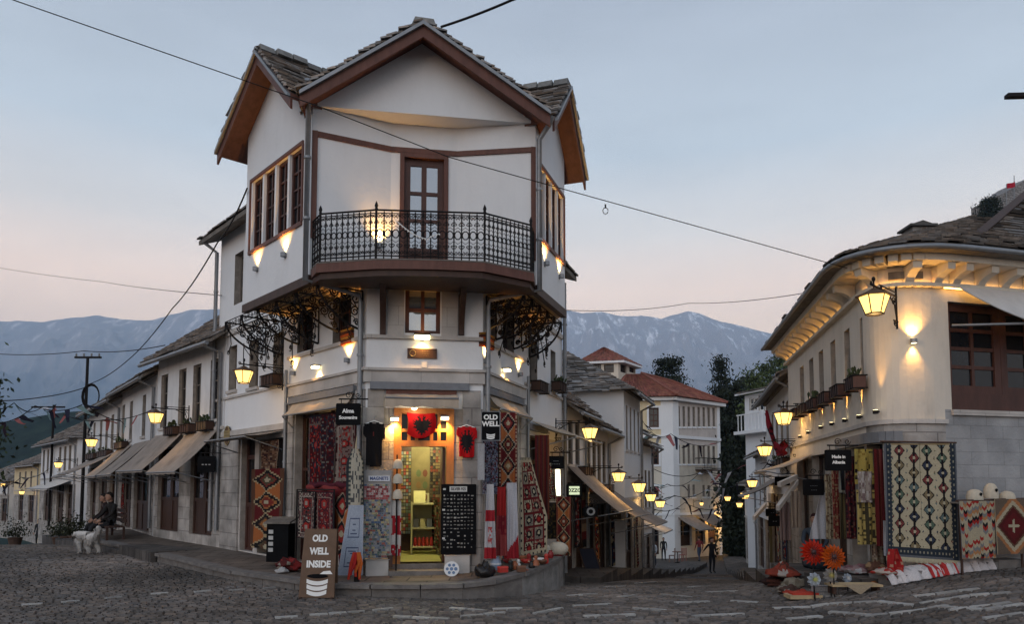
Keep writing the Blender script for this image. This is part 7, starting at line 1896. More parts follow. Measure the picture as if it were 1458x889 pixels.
for k, ((x, y), wh) in enumerate(zip(spots, WHERE)):
 c = ledge_pt(x, y); kn, kc = KIND[k % 5]; cn, cc = CN[(k * 5 + 1) % 6]; lbl = 'small %s %s %s' % (cn, kn, wh); b = MB()
 if kn == 'box':
  a = random.uniform(0, 1.5); e = V((math.cos(a), math.sin(a), 0)); gq = V((-e.y, e.x, 0)); t = thing(kn, lbl, kc, c, 'souvenirs on the ledge'); pp = [c + e * sx_ * .07 + gq * sy_ * .05 for sx_, sy_ in ((-1, -1), (1, -1), (1, 1), (-1, 1))]; b.hexa(pp, [p + UZ * .07 for p in pp], 'glossy_paint', cc); b.build('body', t); b = MB(); b.hexa([c + (p - c) * 1.06 + UZ * .071 for p in pp], [c + (p - c) * 1.0 + UZ * .095 for p in pp], 'glossy_paint', mul(cc, 1.4)); b.build('lid', t); continue
 prof = {'bowl': [(.03, 0), (.07, .03), (.085, .07), (.075, .07), (.06, .03)], 'figurine': [(.035, 0), (.045, .06), (.03, .10), (.04, .12), (.035, .15), (.0, .17)], 'jar': [(.04, 0), (.055, .05), (.05, .1), (.025, .12), (.035, .14)], 'doll': [(.06, 0), (.04, .08), (.02, .1), (.035, .12), (.03, .15), (.0, .165)]}[kn]
 b.lathe(prof, c, 'glossy_paint', 10, cc); tag(b.build(kn), lbl, kc, 'souvenirs on the ledge')
for k, (x0, y0, x1, y1, cc, lb) in enumerate(((708, 775, 718, 808, (.40, .22, .15), 'slim wooden flute leaning at the dresses'), (738, 800, 752, 814, (.35, .12, .08), 'short red flute lying mid ledge'), (752, 797, 768, 811, (.4, .28, .2), 'pale wooden flute lying below the felt caps'))):
 p, q2 = ledge_pt(x1, y1), ledge_pt(x1 - 6, y1 - 6); b = MB(); e = p + V((-.18, .12, .26 if k == 0 else .03)); b.tube([p + UZ * .012, e + UZ * .012], .014, 'glossy_paint', 7, cc); tag(b.build('flute'), lb, 'flute', 'flutes on the souvenir ledge')
# cloth heap and baskets below the ledge on the right street
lump(onground(812, 826), (.30, .28, .34), [(.22, .14, .09), (.30, .2, .14), (.14, .06, .05), (.36, .3, .22)], 'cloth_heap', 'heap of patterned cloths on the street below the drum', 'cloth', None, seed=4)
lump(onground(829, 822) + V((.1, .4, 0)), (.28, .26, .26), [(.16, .10, .05), (.25, .17, .08), (.07, .05, .04)], 'cloth_heap', 'heap of brown cloths left of the leaning blackboard', 'cloth', None, seed=6)
# diamond kilim and paper stand on the left side wall
rug(FL, (360, 668, 405, 783), 'long brown diamond kilim hanging under the flat grey awning', diamonds([(.10, .08, .05), (.22, .04, .03), (.38, .16, .06), BRN], 3.6, (.12, .06, .04), (.42, .33, .2)), .10)
rug(FL, (374, 628, 398, 668), 'small brown patterned rug above the diamond kilim', speck(BRN, [(.25, .14, .09), (.06, .03, .03), (.3, .22, .16)], .6, 12, 20, 6), .10, nz=20)
c = FL.pt(FL.px(396, 790, .55)[0], 0, .55); z0 = .26; fr = Fr(c + V((-.22, 0, 0)), c + V((.22, -.06, 0)))
t = thing('card_stand', 'black stand with a slanted top and white cards, left of the A-frame board', 'stand', V((c.x, c.y, z0))); zt_ = fr.px(396, 742)[1]
b = MB(); b.fbox(fr, 0, .42, z0, zt_ - .06, -.3, 0, 'black_board'); b.build('body', t); b = MB(); b.prism([fr.pt(-.04, zt_ - .06, .04), fr.pt(-.04, zt_ - .03, .04), fr.pt(-.04, zt_ + .06, -.33), fr.pt(-.04, zt_ + .03, -.33)], fr.a * .50, 'wood_old'); b.build('top', t)
for k in range(4): b = MB(); z = zt_ - .2 - k * .11; b.fbox(fr, .04, .13, z - .04, z + .03, .001, .008, 'matte_paint', (.45, .45, .44)); b.build('card', t)
lump(FL.pt(FL.px(415, 795, .7)[0], .2, .75), (.2, .16, .26), [(.3, .04, .04), (.12, .03, .03), (.3, .26, .22), (.2, .03, .03)], 'cloth_heap', 'heap of red cloths behind the A-frame board', 'cloth', None, seed=8)
lump(FL.pt(FL.px(402, 803, .95)[0], .19, .95), (.09, .06, .10), (.5, .5, .5), 'bag', 'small white bag on the pavement left of the A-frame board', 'bag', None, seed=9)
# garland of bulbs on the balcony rail
t0_, t1_ = BBp.lerp(BC, .22), BBp.lerp(BC, .62); b = MB(); pts = []
for k in range(17): x = k / 16; p = BBp.lerp(BC, .16 + .42 * x) + G.n * .03; pts.append(V((p.x, p.y, ZFL + .70 - .34 * math.sin(math.pi * min(1, x * .62 + .02)) if x < .8 else ZFL + .40 + (x - .8) * .25)))
b.tube(pts, .008, 'white_letter', 4)
for p in pts[1::1]: b.ellipsoid(p - UZ * .012, (.011, .011, .016), 'white_letter', 5, 4)
tag(b.build('light_garland'), 'thin white garland slung from the balcony rail before the door', 'garland')
# orange striped cloth and flower boxes at the upper windows
for fr, rc, lb in ((FL, (482, 468, 497, 490), 'orange striped cushion on the sill among the left iron brackets'), (FRt, (694, 476, 707, 496), 'red and green striped cushion on the sill among the right iron brackets')):
 s0, s1, z0, z1 = fr.rect(*rc, .1); b = MB()
 for k in range(6): z = z0 + (z1 - z0) * k / 6; b.fbox(fr, s0, s1, z + .003, z + (z1 - z0) / 6 - .003, -.06, .06, 'fabric', ((.28, .06, .02), (.06, .025, .02), (.24, .12, .03))[k % 3])
 tag(b.build('cushion'), lb, 'cushion')
# ================================================================== goods round the curved shop
RK = Fr(XY(1255, 11.45), XY(1372, 11.45))
s0, s1, z0, z1 = RK.rect(1261, 632, 1363, 792)
tag(cloth(RK, s0, s1, z0, z1, 0, motif, 104, 150, .02, 1.2, name='rug', fringe=(.42, .38, .27), shape=lambda u, v: (u + (.03 * (1 - v) if u < .5 else 0) - .03 * (1 - u), v + .045 * u * v)), 'large cream kilim with four columns of medallions and dark border on the curved shop', 'rug', 'rugs and cloths for sale')
b = MB(); za = RK.px(1310, 631)[1]; b.tube([RK.pt(s0 - .05, za + .02, .0), RK.pt(s1 + .02, za + .0, .0)], .016, 'wood_dark', 6); tag(b.build('rug_rail'), 'thin wooden rail carrying the large cream kilim', 'rail')
KF = Fr(FW.pt(0, 0, .45), FW.pt(6, 0, .45))
rug(KF, (1367, 714, 1416, 796), 'zigzag kilim in cream, red and grey over the rail with felt caps', zigzag, .0, nx=56, nz=66, wave=.012)
rug(KF, (1417, 711, 1500, 789), 'kilim with one huge maroon stepped diamond at the right edge', big_diamond, .02, nx=60, nz=60, wave=.012)
t = thing('rug_rack', 'long wooden rail along the grey block wall holding two kilims', 'rack', KF.pt(1.0, .5, -.05)); a, z = KF.px(1366, 714); b = MB(); b.tube([KF.pt(a, z - .01, -.05), KF.pt(a + 2.4, z + .04, -.05)], .03, 'wood_dark', 6)
for s in (a + .05, a + 1.2, a + 2.35): b.tube([KF.pt(s, .2, -.05), KF.pt(s, z, -.05)], .02, 'wood_dark', 5)
b.build('frame', t); b = MB(); b.fbox(KF, a, a + 2.4, z - .04, z - .015, -.32, .0, 'wood_old'); b.build('shelf', t)
for k, (x, y, r, h, lb) in enumerate(((1388, 713, .115, .165, 'white felt cap with a dark emblem, left of three on the kilim rail'), (1411, 711, .105, .24, 'tall white felt cap with a dark emblem, middle of three on the kilim rail'), (1434, 713, .115, .14, 'low white felt cap, right of three on the kilim rail'))):
 s, z = KF.px(x, y, -.1); ob = felt_cap(KF.pt(s, z + .005, -.1), r, h, lb)
 if k < 2:
  b = MB(); c = KF.pt(s, z + h * .55, -.1 + r * .93); pts = [(x_ * .07, y_ * .07) for x_, y_ in EAGLE + [(0, .24)] + [(-x_, y_) for x_, y_ in EAGLE[:0:-1]]]
  b.prism([c + KF.a * x_ + UZ * y_ + KF.n * .004 for x_, y_ in pts], KF.n * .004, 'black_board'); b.build('emblem', ob)
b = MB(); fr = FX(11.7);
# white and red cloth edging the pavement step
for k, (x0, y0, x1, y1, cc, nm, lb) in enumerate(((1258, 829, 1345, 812, (.55, .52, .52), 'lace_cloth', 'long white lace cloth laid along the kerb below the large kilim'), (1316, 813, 1352, 806, (.42, .04, .04), 'red_cloth', 'red cloth lying over the lace cloth on the kerb'), (1345, 811, 1405, 797, (.5, .46, .46), 'lace_cloth', 'white runner along the kerb below the zigzag kilim'))):
 p, q2 = XY(x0, 11.16 + (x0 - 1258) * .0029), XY(x1, 11.16 + (x1 - 1258) * .0029); d = (q2 - p); n = 26; b = MB(); o = V((d.y, -d.x, 0)).normalized(); vs_, cs = [], []
 for j in range(5):
  for i in range(n + 1):
   c = p.lerp(q2, i / n); f_ = j / 4; dz = .20 - .05 * f_ ** 2 * 3 - (.02 * math.sin(i * 1.9) * f_ * 3); c2 = c + o * (-.2 + .30 * f_ + .03 * math.sin(i * 1.3)); vs_.append(V((c2.x, c2.y, gz(c2.x, c2.y) + .02 + max(.015, dz - (.10 if j == 4 else 0) + .01 * math.sin(i * 2.3 + j)))))
 fs = [(j * (n + 1) + i, (j + 1) * (n + 1) + i, (j + 1) * (n + 1) + i + 1, j * (n + 1) + i + 1) for j in range(4) for i in range(n)]
 b.idx(vs_, fs, 'fabric', [cc if h2(f[0], k) > .18 else mul(cc, .75) for f in fs], True); lo_ = [v - UZ * .012 for v in vs_]; b.idx(lo_, [f[::-1] for f in fs], 'fabric', cc, True)
 tag(b.build(nm), lb, 'cloth', 'cloths laid on the kerb')
rug(FX(11.3), (1258, 782, 1284, 826), 'bright red towels hanging low left of the large kilim', speck((.42, .03, .03), [(.5, .08, .06), (.3, .02, .02), (.5, .3, .2)], .35, 8, 10, 7), .0, 'towel', 'towel', 18, 22, .05, shape=lambda u, v: (.5 + (u - .5) * (.5 + .6 * v), v))
rug(FX(11.6), (1258, 742, 1268, 792), 'white cloth strip hanging at the left edge of the large kilim', lambda u, v: (.52, .52, .55), .0, 'cloth', 'cloth', 8, 24, .015)
# tall hangings in front of the street face, nearest first
HANG = [
 (11.9, (1246, 640, 1261, 778), 'dark maroon hanging left of the large kilim', stripes([DRD, (.08, .02, .02), (.18, .05, .04)], 5)),
 (12.15, (1216, 640, 1242, 690), 'yellow cloth with dark blossoms high in the shop mouth', speck((.46, .36, .10), [BLK, (.3, .2, .05), (.12, .1, .05)], .22, 9, 16, 1)),
 (12.0, (1220, 698, 1247, 776), 'yellow embroidered runner hanging low in the shop mouth', lambda u, v: (.06, .05, .03) if abs(u - .5) < .06 or h2(int(u * 10), int(v * 26)) > .72 else (.44, .34, .12)),
 (11.95, (1221, 672, 1241, 716), 'pale knitted bag hanging before the yellow cloths', speck((.34, .29, .26), [(.5, .46, .44), (.2, .14, .14)], .5, 10, 14, 2)),
 (12.5, (1204, 650, 1218, 768), 'dark brown patterned runner in the shadow of the shop mouth', speck((.07, .02, .03), [DRD, (.2, .1, .07), BLK], .6, 8, 40, 3)),
 (12.9, (1194, 664, 1203, 702), 'black framed panel between thin runners', lambda u, v: (.3, .3, .26) if min(u, 1 - u) < .18 or v > .9 else (.03, .03, .035)),
 (13.0, (1185, 664, 1194, 768), 'rust red runner second from the white sheet', speck((.2, .05, .04), [DRD, (.3, .2, .12)], .5, 6, 40, 4)),
 (12.9, (1195, 704, 1204, 768), 'olive runner hanging below the black framed panel', stripes([(.18, .14, .07), (.06, .05, .03), (.2, .17, .1)], 5)),
 (13.2, (1175, 676, 1184, 768), 'cream runner with brown marks next to the white sheet', speck((.36, .31, .22), [BRN, (.2, .15, .1)], .35, 6, 36, 5)),
 (13.7, (1150, 702, 1176, 768), 'plain white sheet slanting beside the woman', lambda u, v: (.56, .57, .62)),
 (15.0, (1126, 700, 1140, 752), 'beige curtain on the third shop of the east side', stripes([(.3, .24, .19), (.22, .17, .14)], 6)),
 (16.2, (1110, 716, 1124, 770), 'pinkish curtain on the far side of the crossed awning poles', stripes([(.28, .2, .19), (.18, .13, .13)], 7)),
 (12.3, (1240, 700, 1258, 812), 'beige lace strip hanging to the pavement by the shop mouth', speck((.36, .28, .2), [(.2, .13, .1), (.46, .4, .32)], .5, 8, 40, 8)),
]
for d, rc, lb, fn in HANG:
 sh = (lambda u, v: (.0 + u * (.35 + .65 * v) + .65 * (1 - v) * 1.0 - .65 * (1 - v) * 0 if False else (1 - (1 - u) * (.25 + .75 * v)), v)) if 'slanting' in lb else None
 rug(FX(d), rc, lb, fn, .0, 'hanging_cloth', 'cloth', 14, 44, .025, 'cloths hung in the east side shops', shape=sh)
# awning poles crossing in the third shop
for k, (x0, y0, x1, y1, d, lb) in enumerate(((1110, 728, 1137, 690, 15.2, 'pale folded canvas pole slanting up to the right'), (1112, 694, 1136, 683, 15.4, 'short pale canvas pole at the top of the third shop'), (1075, 742, 1092, 722, 19, 'pale slanting canvas edge far down the east side'))):
 p, q2 = P(x0, y0, d), P(x1, y1, d + .6); b = MB(); e = V((0, 0, .10)); b.prism([p, q2, q2 + e, p + e], V((.05, .35, 0)), 'canvas_white'); tag(b.build('folded_awning'), lb, 'awning', 'folded awnings on the east side')
# metal flowers on stems, in a basket
def metal_flower(x, y, d, r, cc, label, petals=16, ctr=(.05, .02, .02), small=False):
 c = P(x, y, d); g = gz(c.x, c.y); t = thing('metal_flower', label, 'flower ornament', (c.x, c.y, g), 'painted metal flowers'); b = MB(); nrm = V((0, -1, .12)).normalized(); ux = V((1, 0, 0)); uy = ux.cross(nrm) * -1
 for ly in range(1 if small else 2):
  for k in range(petals):
   a = 2 * math.pi * (k + .5 * ly) / petals; w_ = (math.pi / petals) * (1.5 if small else 1.1); rr = r * (1 - .22 * ly)
   f = lambda a_, q, o: c + ux * (math.cos(a_) * q) + uy * (math.sin(a_) * q) + nrm * (o + .02 * ly)
   tip = .78 if small else .74; b.idx([f(a, r * .10, .01), f(a - w_ * .8, rr * tip, .03), f(a, rr, .0 if ly else -.01), f(a + w_ * .8, rr * tip, .03), f(a, rr * .7, .015)], [(0, 1, 4), (1, 2, 4), (2, 3, 4), (3, 0, 4), (4, 1, 0), (4, 2, 1), (4, 3, 2), (4, 0, 3)], 'glossy_paint', mul(cc, random.uniform(.82, 1.15)))
 b.build('petals', t); b = MB(); b.ellipsoid(c + nrm * .05, (r * .18, r * .08, r * .18), 'glossy_paint', 10, 6, ctr)
 for k in range(12): a = k * math.pi / 6; b.tube([c + nrm * .05, c + nrm * .055 + ux * math.cos(a) * r * .42 + uy * math.sin(a) * r * .42], .004, 'glossy_paint', 4, ctr)
 b.build('centre', t); b = MB(); b.tube([c - nrm * .01, V((c.x + .02, c.y + .03, g))], .010, 'iron', 5); b.build('stem', t)
metal_flower(1157, 787, 10.9, .20, (.62, .035, .012), 'large red metal flower on a stem, left of the orange one', 18)
metal_flower(1186, 794, 10.8, .195, (.66, .13, .015), 'large orange metal flower on a stem, right of the red one', 18)
metal_flower(1159, 826, 10.75, .105, (.55, .60, .66), 'small white metal flower below the red one', 9, (.4, .4, .1), True)
metal_flower(1182, 820, 10.85, .11, (.42, .40, .38), 'small grey metal flower below the orange one', 9, (.4, .33, .1), True)
metal_flower(1206, 824, 11.2, .075, (.45, .52, .60), 'tiny pale blue metal flower right of the others', 9, (.5, .5, .5), True)
c = onground(1172, 850); t = thing('wire_basket', 'wire basket of small white things at the feet of the metal flowers', 'basket', c); b = MB()
for k in range(13):
 b.tube([c + V((-.16 + .32 * k / 12, -.1, .0)), c + V((-.18 + .36 * k / 12, -.11, .22))], .004, 'zinc', 4)
for z in (.0, .08, .16, .22):
 q = 1 + z * .45; b.tube([c + V((x_ * .16 * q, y_ * .1 * q, z)) for x_, y_ in ((-1, -1), (1, -1), (1, 1), (-1, 1), (-1, -1))], .006, 'zinc', 4)
b.build('frame', t); b = MB(); b.box(c.x - .14, c.x + .14, c.y - .08, c.y + .08, c.z + .005, c.z + .15, 'fabric', (.35, .34, .34)); b.build('filling', t)
LUMPS = [
 (1136, 838, (.20, .16, .20), [(.2, .17, .13), (.3, .26, .2)], 'olive brown cloth spread left of the metal flowers'), (1118, 823, (.22, .2, .22), [(.12, .05, .04), (.28, .06, .04), (.45, .4, .36)], 'red and white cloth heap on the kerb, furthest left of the heaps'),
 (1106, 812, (.14, .14, .2), [(.5, .46, .44), (.4, .36, .34)], 'pale draped cloth at the kerb corner behind the heaps'), (1140, 850, (.2, .12, .09), [(.45, .06, .04), (.3, .2, .12)], 'flat red cloth at the road edge left of the basket'), (1206, 838, (.10, .09, .14), [(.5, .05, .03), (.36, .1, .05)], 'small red cloth bundle right of the basket'),
 (1236, 836, (.17, .12, .13), [(.42, .15, .05), (.3, .12, .05)], 'orange cloth bundle on the low wooden tray'), (1222, 817, (.22, .16, .15), [(.24, .12, .13), (.32, .22, .22), (.5, .5, .52)], 'mauve cloth heap at the foot of the shop mouth'), (1249, 815, (.13, .12, .18), [(.14, .07, .05), (.3, .2, .12)], 'brown cloth heap between lace strip and red towels'), (1108, 836, (.2, .16, .22), [(.05, .03, .03), (.12, .05, .04)], 'dark cloth heap furthest left at the road edge'), (1124, 846, (.16, .12, .14), [(.3, .26, .22), (.1, .06, .05)], 'grey and brown cloth heap beside the flat crate'), (1168, 812, (.2, .16, .34), [(.03, .04, .05), (.06, .06, .07)], 'blue black bundle behind the white metal flower'), (1205, 802, (.18, .14, .4), [(.07, .05, .04), (.04, .03, .03)], 'tall dark bundle right of the orange metal flower'), (1238, 803, (.16, .13, .3), [(.2, .14, .1), (.36, .3, .24)], 'beige bundle at the foot of the lace strip'), (1183, 838, (.14, .1, .12), [(.5, .47, .46), (.36, .34, .33)], 'crumpled white cloth on the wire basket side'), (1262, 820, (.16, .1, .12), [(.4, .04, .03), (.5, .42, .36)], 'red and cream scarf heap under the red towels'),
 (1192, 806, (.26, .2, .3), [(.06, .05, .045), (.12, .09, .07)], 'dark bundle behind the orange metal flower')]
for k, (x, y, rad, cc, lb) in enumerate(LUMPS): lump(onground(x, y, h=.16 if y < 832 else .0) + V((0, rad[1] * .5, .0)), rad, cc, 'cloth_heap', lb, 'cloth', 'heaped cloths before the curved shop', seed=20 + k)
c = onground(1222, 848); t = thing('wooden_tray', 'low wooden tray with a pointed cloth hanging in front, right of the basket', 'tray', c); b = MB(); b.box(c.x - .36, c.x + .36, c.y, c.y + .3, c.z + .11, c.z + .14, 'wood_plank')
for sx_ in (-.33, .3): b.box(c.x + sx_, c.x + sx_ + .04, c.y + .05, c.y + .25, c.z, c.z + .11, 'wood_dark')
b.build('board', t); b = MB(); b.prism([c + V((-.2, -.012, .145)), c + V((.22, -.012, .145)), c + V((.03, -.012, .0))], (0, .008, 0), 'fabric', (.34, .27, .19)); b.build('pointed_cloth', t)
c = onground(1152, 856); b = MB(); b.box(c.x - .25, c.x + .22, c.y + .05, c.y + .32, c.z + .005, c.z + .06, 'wood_plank'); b.box(c.x - .2, c.x + .18, c.y + .08, c.y + .28, c.z + .061, c.z + .09, 'fabric', (.45, .06, .04)); tag(b.build('tray'), 'flat crate of red cloth at the road edge under the red metal flower', 'tray')
lump(onground(1130, 800) + V((.0, .3, 0)), (.10, .1, .5), [(.5, .46, .42), (.42, .38, .35)], 'draped_post', 'tall pale cloth draped on a post before the woman', 'cloth', None, seed=40)
# red bin, blue cloth stall further back
c = onground(1108, 797); t = thing('red_box', 'dark red box stall with black things on top, left of the draped post', 'box', c + V((0, .5, 0))); b = MB(); b.box(c.x - .35, c.x + .35, c.y + .5, c.y + 1.0, c.z, c.z + .75, 'matte_paint', (.11, .02, .025)); b.box(c.x - .38, c.x + .38, c.y + .47, c.y + 1.03, c.z + .751, c.z + .79, 'matte_paint', (.05, .03, .03)); b.build('body', t)
b = MB(); b.ellipsoid(c + V((-.1, .7, .86)), (.2, .15, .1), 'fabric', 10, 6, BLK); b.build('cloth', t)
c = onground(1084, 797); t = thing('stall', 'stall table under a blue cloth with white towel, far right pavement', 'stall', c + V((0, .5, 0))); b = MB(); b.box(c.x - .4, c.x + .5, c.y + .5, c.y + 1.3, c.z + .85, c.z + .9, 'wood_dark')
for sx_, sy_ in ((-.36, .55), (.44, .55), (-.36, 1.22), (.44, 1.22)): b.box(c.x + sx_, c.x + sx_ + .05, c.y + sy_, c.y + sy_ + .05, c.z, c.z + .85, 'wood_dark')
b.build('table', t); tag(cloth(Fr((c.x - .42, c.y + .48), (c.x + .12, c.y + .48)), 0, .5, c.z + .05, c.z + .95, .0, speck((.04, .08, .17), [(.2, .24, .3), (.02, .03, .06)], .5, 6, 9, 3), 14, 20, .03, name='cloth'), 'blue cloth hung over the front of the stall table', 'cloth'); tag(cloth(Fr((c.x + .12, c.y + .47), (c.x + .5, c.y + .47)), 0, .3, c.z + .1, c.z + .8, .0, lambda u, v: (.42, .44, .46), 10, 16, .03, name='towel'), 'white towel hung over the right of the stall table', 'towel')
lump(c + V((0, .9, .9)), (.35, .25, .2), [(.06, .08, .1), (.12, .14, .18), (.04, .04, .05)], 'cloth_heap', 'dark blue clothes piled on the stall table', 'cloth', None, seed=44)
for k, (x, y) in enumerate(((1048, 783), (1036, 786))):
 c = onground(x, y); b = MB(); b.box(c.x - .6, c.x + .6, c.y, c.y + .7, c.z, c.z + .8, 'matte_paint', (.12, .10, .09)); b.box(c.x - .65, c.x + .65, c.y - .05, c.y + .75, c.z + .801, c.z + .84, 'matte_paint', (.30, .30, .30))
 for i in range(6): b.ellipsoid((c.x - .5 + i * .2, c.y + .3, c.z + .92), (.09, .12, .1), 'matte_paint', 6, 4, random.choice(((.4, .38, .36), (.15, .05, .04), (.1, .1, .1))))
 tag(b.build('market_table'), 'low market table of pale goods far down the right street, %s' % ('right one' if k == 0 else 'left one'), 'table')
# ---- flower boxes below the windows
def flower_box(fr, s, z, w_, label, plants=True, mtl='wood_dark', dpt=.24, h=.2, grp='window boxes'):
 t = thing('window_box', label, 'planter', fr.pt(s, z), grp); b = MB()
 b.fbox(fr, s - w_ / 2, s + w_ / 2, z, z + h, .04, dpt, mtl); b.build('trough', t); b = MB()
 for zz in (z - .01, z + h): b.tube([fr.pt(s - w_ / 2 - .01, zz, .02), fr.pt(s - w_ / 2 - .01, zz, dpt + .015), fr.pt(s + w_ / 2 + .01, zz, dpt + .015), fr.pt(s + w_ / 2 + .01, zz, .02)], .012, 'iron', 4)
 for k in range(5): q = s - w_ / 2 + w_ * k / 4; b.tube([fr.pt(q, z - .01, dpt + .015), fr.pt(q, z + h, dpt + .015)], .008, 'iron', 4)
 b.build('iron_frame', t)
 if plants:
  b = MB(); rw = random.Random(int(s * 100))
  for k in range(26):
   p = fr.pt(s + rw.uniform(-.45, .45) * w_, z + h, rw.uniform(.08, dpt)); e = p + UZ * rw.uniform(.03, .16) + fr.a * rw.uniform(-.06, .06) + fr.n * rw.uniform(-.03, .06); d = V((rw.uniform(-1, 1), rw.uniform(-1, 1), rw.uniform(-.3, .3))).normalized() * .03
   b.face([p, e + d, e + UZ * .03, e - d], 'leaf', mul((.05, .07, .03), rw.uniform(.5, 1.3)))
  b.build('plant', t)
 return t
mat('leaf', (.05, .08, .03), .7, .3, 3, attr=True)
for k, ((x0, x1), wh) in enumerate(zip(wx, ('farthest down the street', 'fifth from the rounded corner', 'fourth from the rounded corner', 'third from the rounded corner', 'second from the rounded corner', 'nearest the rounded corner'))):
 a, c = SW.px(x0 - 2, 545)[0], SW.px(x1 + 2, 545)[0]; flower_box(SW, (a + c) / 2, zw0 - .24, (c - a) * .95, 'dark wooden window box on the curved shop, ' + wh, k in (5, 2), 'wood_red')
for x, lb in ((254, 'iron window box furthest left on the house beside the corner house'), (277, 'iron window box in the middle of the house beside the corner house'), (301, 'iron window box nearest the corner house on the left street')): s, z = kf1.px(x, 575); flower_box(kf1, s, 3.0, .62, lb, True, 'wood_dark')
for x, lb in ((180, 'wide window box on the second house of the left street'),): s, z = kf2.px(x, 600); flower_box(kf2, s, 2.9, 1.5, lb, True)
for x, lb in ((156, 'wide window box on the third house, right part'), (138, 'wide window box on the third house, left part')): s, z = kf3.px(x, 610); flower_box(kf3, s, 2.75, 2.2, lb, True)
flower_box(FL, (hl['w3'][0] + hl['w3'][1]) / 2, hl['w3'][2] - .05, .6, 'iron window box behind the left lantern of the corner house', False)
flower_box(FRt, (hr['w3'][0] + hr['w3'][1]) / 2, hr['w3'][2] - .1, .62, 'iron window box on the right side of the corner house, nearer one', False)
flower_box(FRt, (hr['w4'][0] + hr['w4'][1]) / 2, hr['w4'][2] - .1, .55, 'iron window box on the right side of the corner house, farther one', True)
s, z = kg1.px(826, 645); flower_box(kg1, s, 1.95, .9, 'window box under the first lantern of the right street', False)
s, z = kg2.px(850, 670); flower_box(kg2, s, 1.5, 2.4, 'long red brown window box on the slit window house', False, 'wood_red')
s, z = ke1.px(1118, 640); flower_box(ke1, s, 2.25, 3.0, 'long window box with trailing plants under the draped flag', True)
# draped red flag on the east side
p, q2 = P(1091, 588, 23.0), P(1120, 636, 19.0); b = MB(); n = 24; vs_ = []
for j in range(7):
 for i in range(n + 1):
  t_ = i / n; c = p.lerp(q2, t_) - UZ * (.55 * math.sin(math.pi * t_)); vs_.append(c + UZ * (.02 + (j / 6 - .5) * (.12 + .25 * t_)) + V((-.06 * math.sin(j * 1.7 + i * .5), .04 * math.cos(j * 2), 0)))
fs = [(j * (n + 1) + i, j * (n + 1) + i + 1, (j + 1) * (n + 1) + i + 1, (j + 1) * (n + 1) + i) for j in range(6) for i in range(n)]
b.idx(vs_, fs, 'fabric', [(.20, .012, .02) if h2(f[0], 3) > .15 else (.03, .01, .012) for f in fs], True); b.idx([v + V((.012, .004, 0)) for v in vs_], [f[::-1] for f in fs], 'fabric', (.2, .012, .02), True); tag(b.build('draped_flag'), 'long red and black flag draped across the east side house', 'flag')
SH = [(kg1, .3, .75, .15, 1.75, 'maroon rug hung on the low white house, nearer the corner house', oriental(DRD, BLK, (.3, .24, .2), 4, 31)), (kg1, .95, 1.35, .1, 1.7, 'brown striped rug hung on the low white house, farther from the corner house', stripes([BRN, (.3, .2, .12), DRD, BLK], 8, False)),
 (kg2, .3, .8, -.6, 1.0, 'red diamond kilim on the slit window house, nearer of two', diamonds([RED, NVY], 4)), (kg2, 2.6, 3.1, -.75, .9, 'dark blue rug on the slit window house, farther of two', speck(NVY, [DRD, CRM, BLK], .5, 8, 24, 33)),
 (kg3, .9, 1.3, -1.0, .8, 'pale panel rug below the tall slab roof house', panels(35)), (kg4, .6, 1.1, -1.5, .2, 'rust red rug on the house before the red roofed block', oriental((.2, .06, .03), BLK, CRM, 3, 36)),
 (ke1, 6.2, 6.8, -.4, 1.3, 'dark red rug on the flag house nearest the curved shop', oriental(DRD, NVY, (.3, .26, .2), 4, 37)), (ke1, 4.6, 5.1, -.6, 1.2, 'cream zigzag rug on the flag house, middle one', zigzag), (ke1, 2.2, 2.8, -.9, 1.1, 'olive rug on the flag house farthest from the curved shop', stripes([(.14, .12, .06), BLK, (.24, .18, .1)], 7)),
 (kf2, 1.6, 2.1, .5, 1.9, 'dim red rug beside a door on the second house left of the corner house', oriental((.10, .02, .02), BLK, (.2, .16, .13), 3, 38))]
for fr, s0, s1, z0, z1, lb, fn in SH:
 rug(fr, ('', s0, s1, z0, z1), lb, fn, .16, nx=18, nz=40, wave=.025)
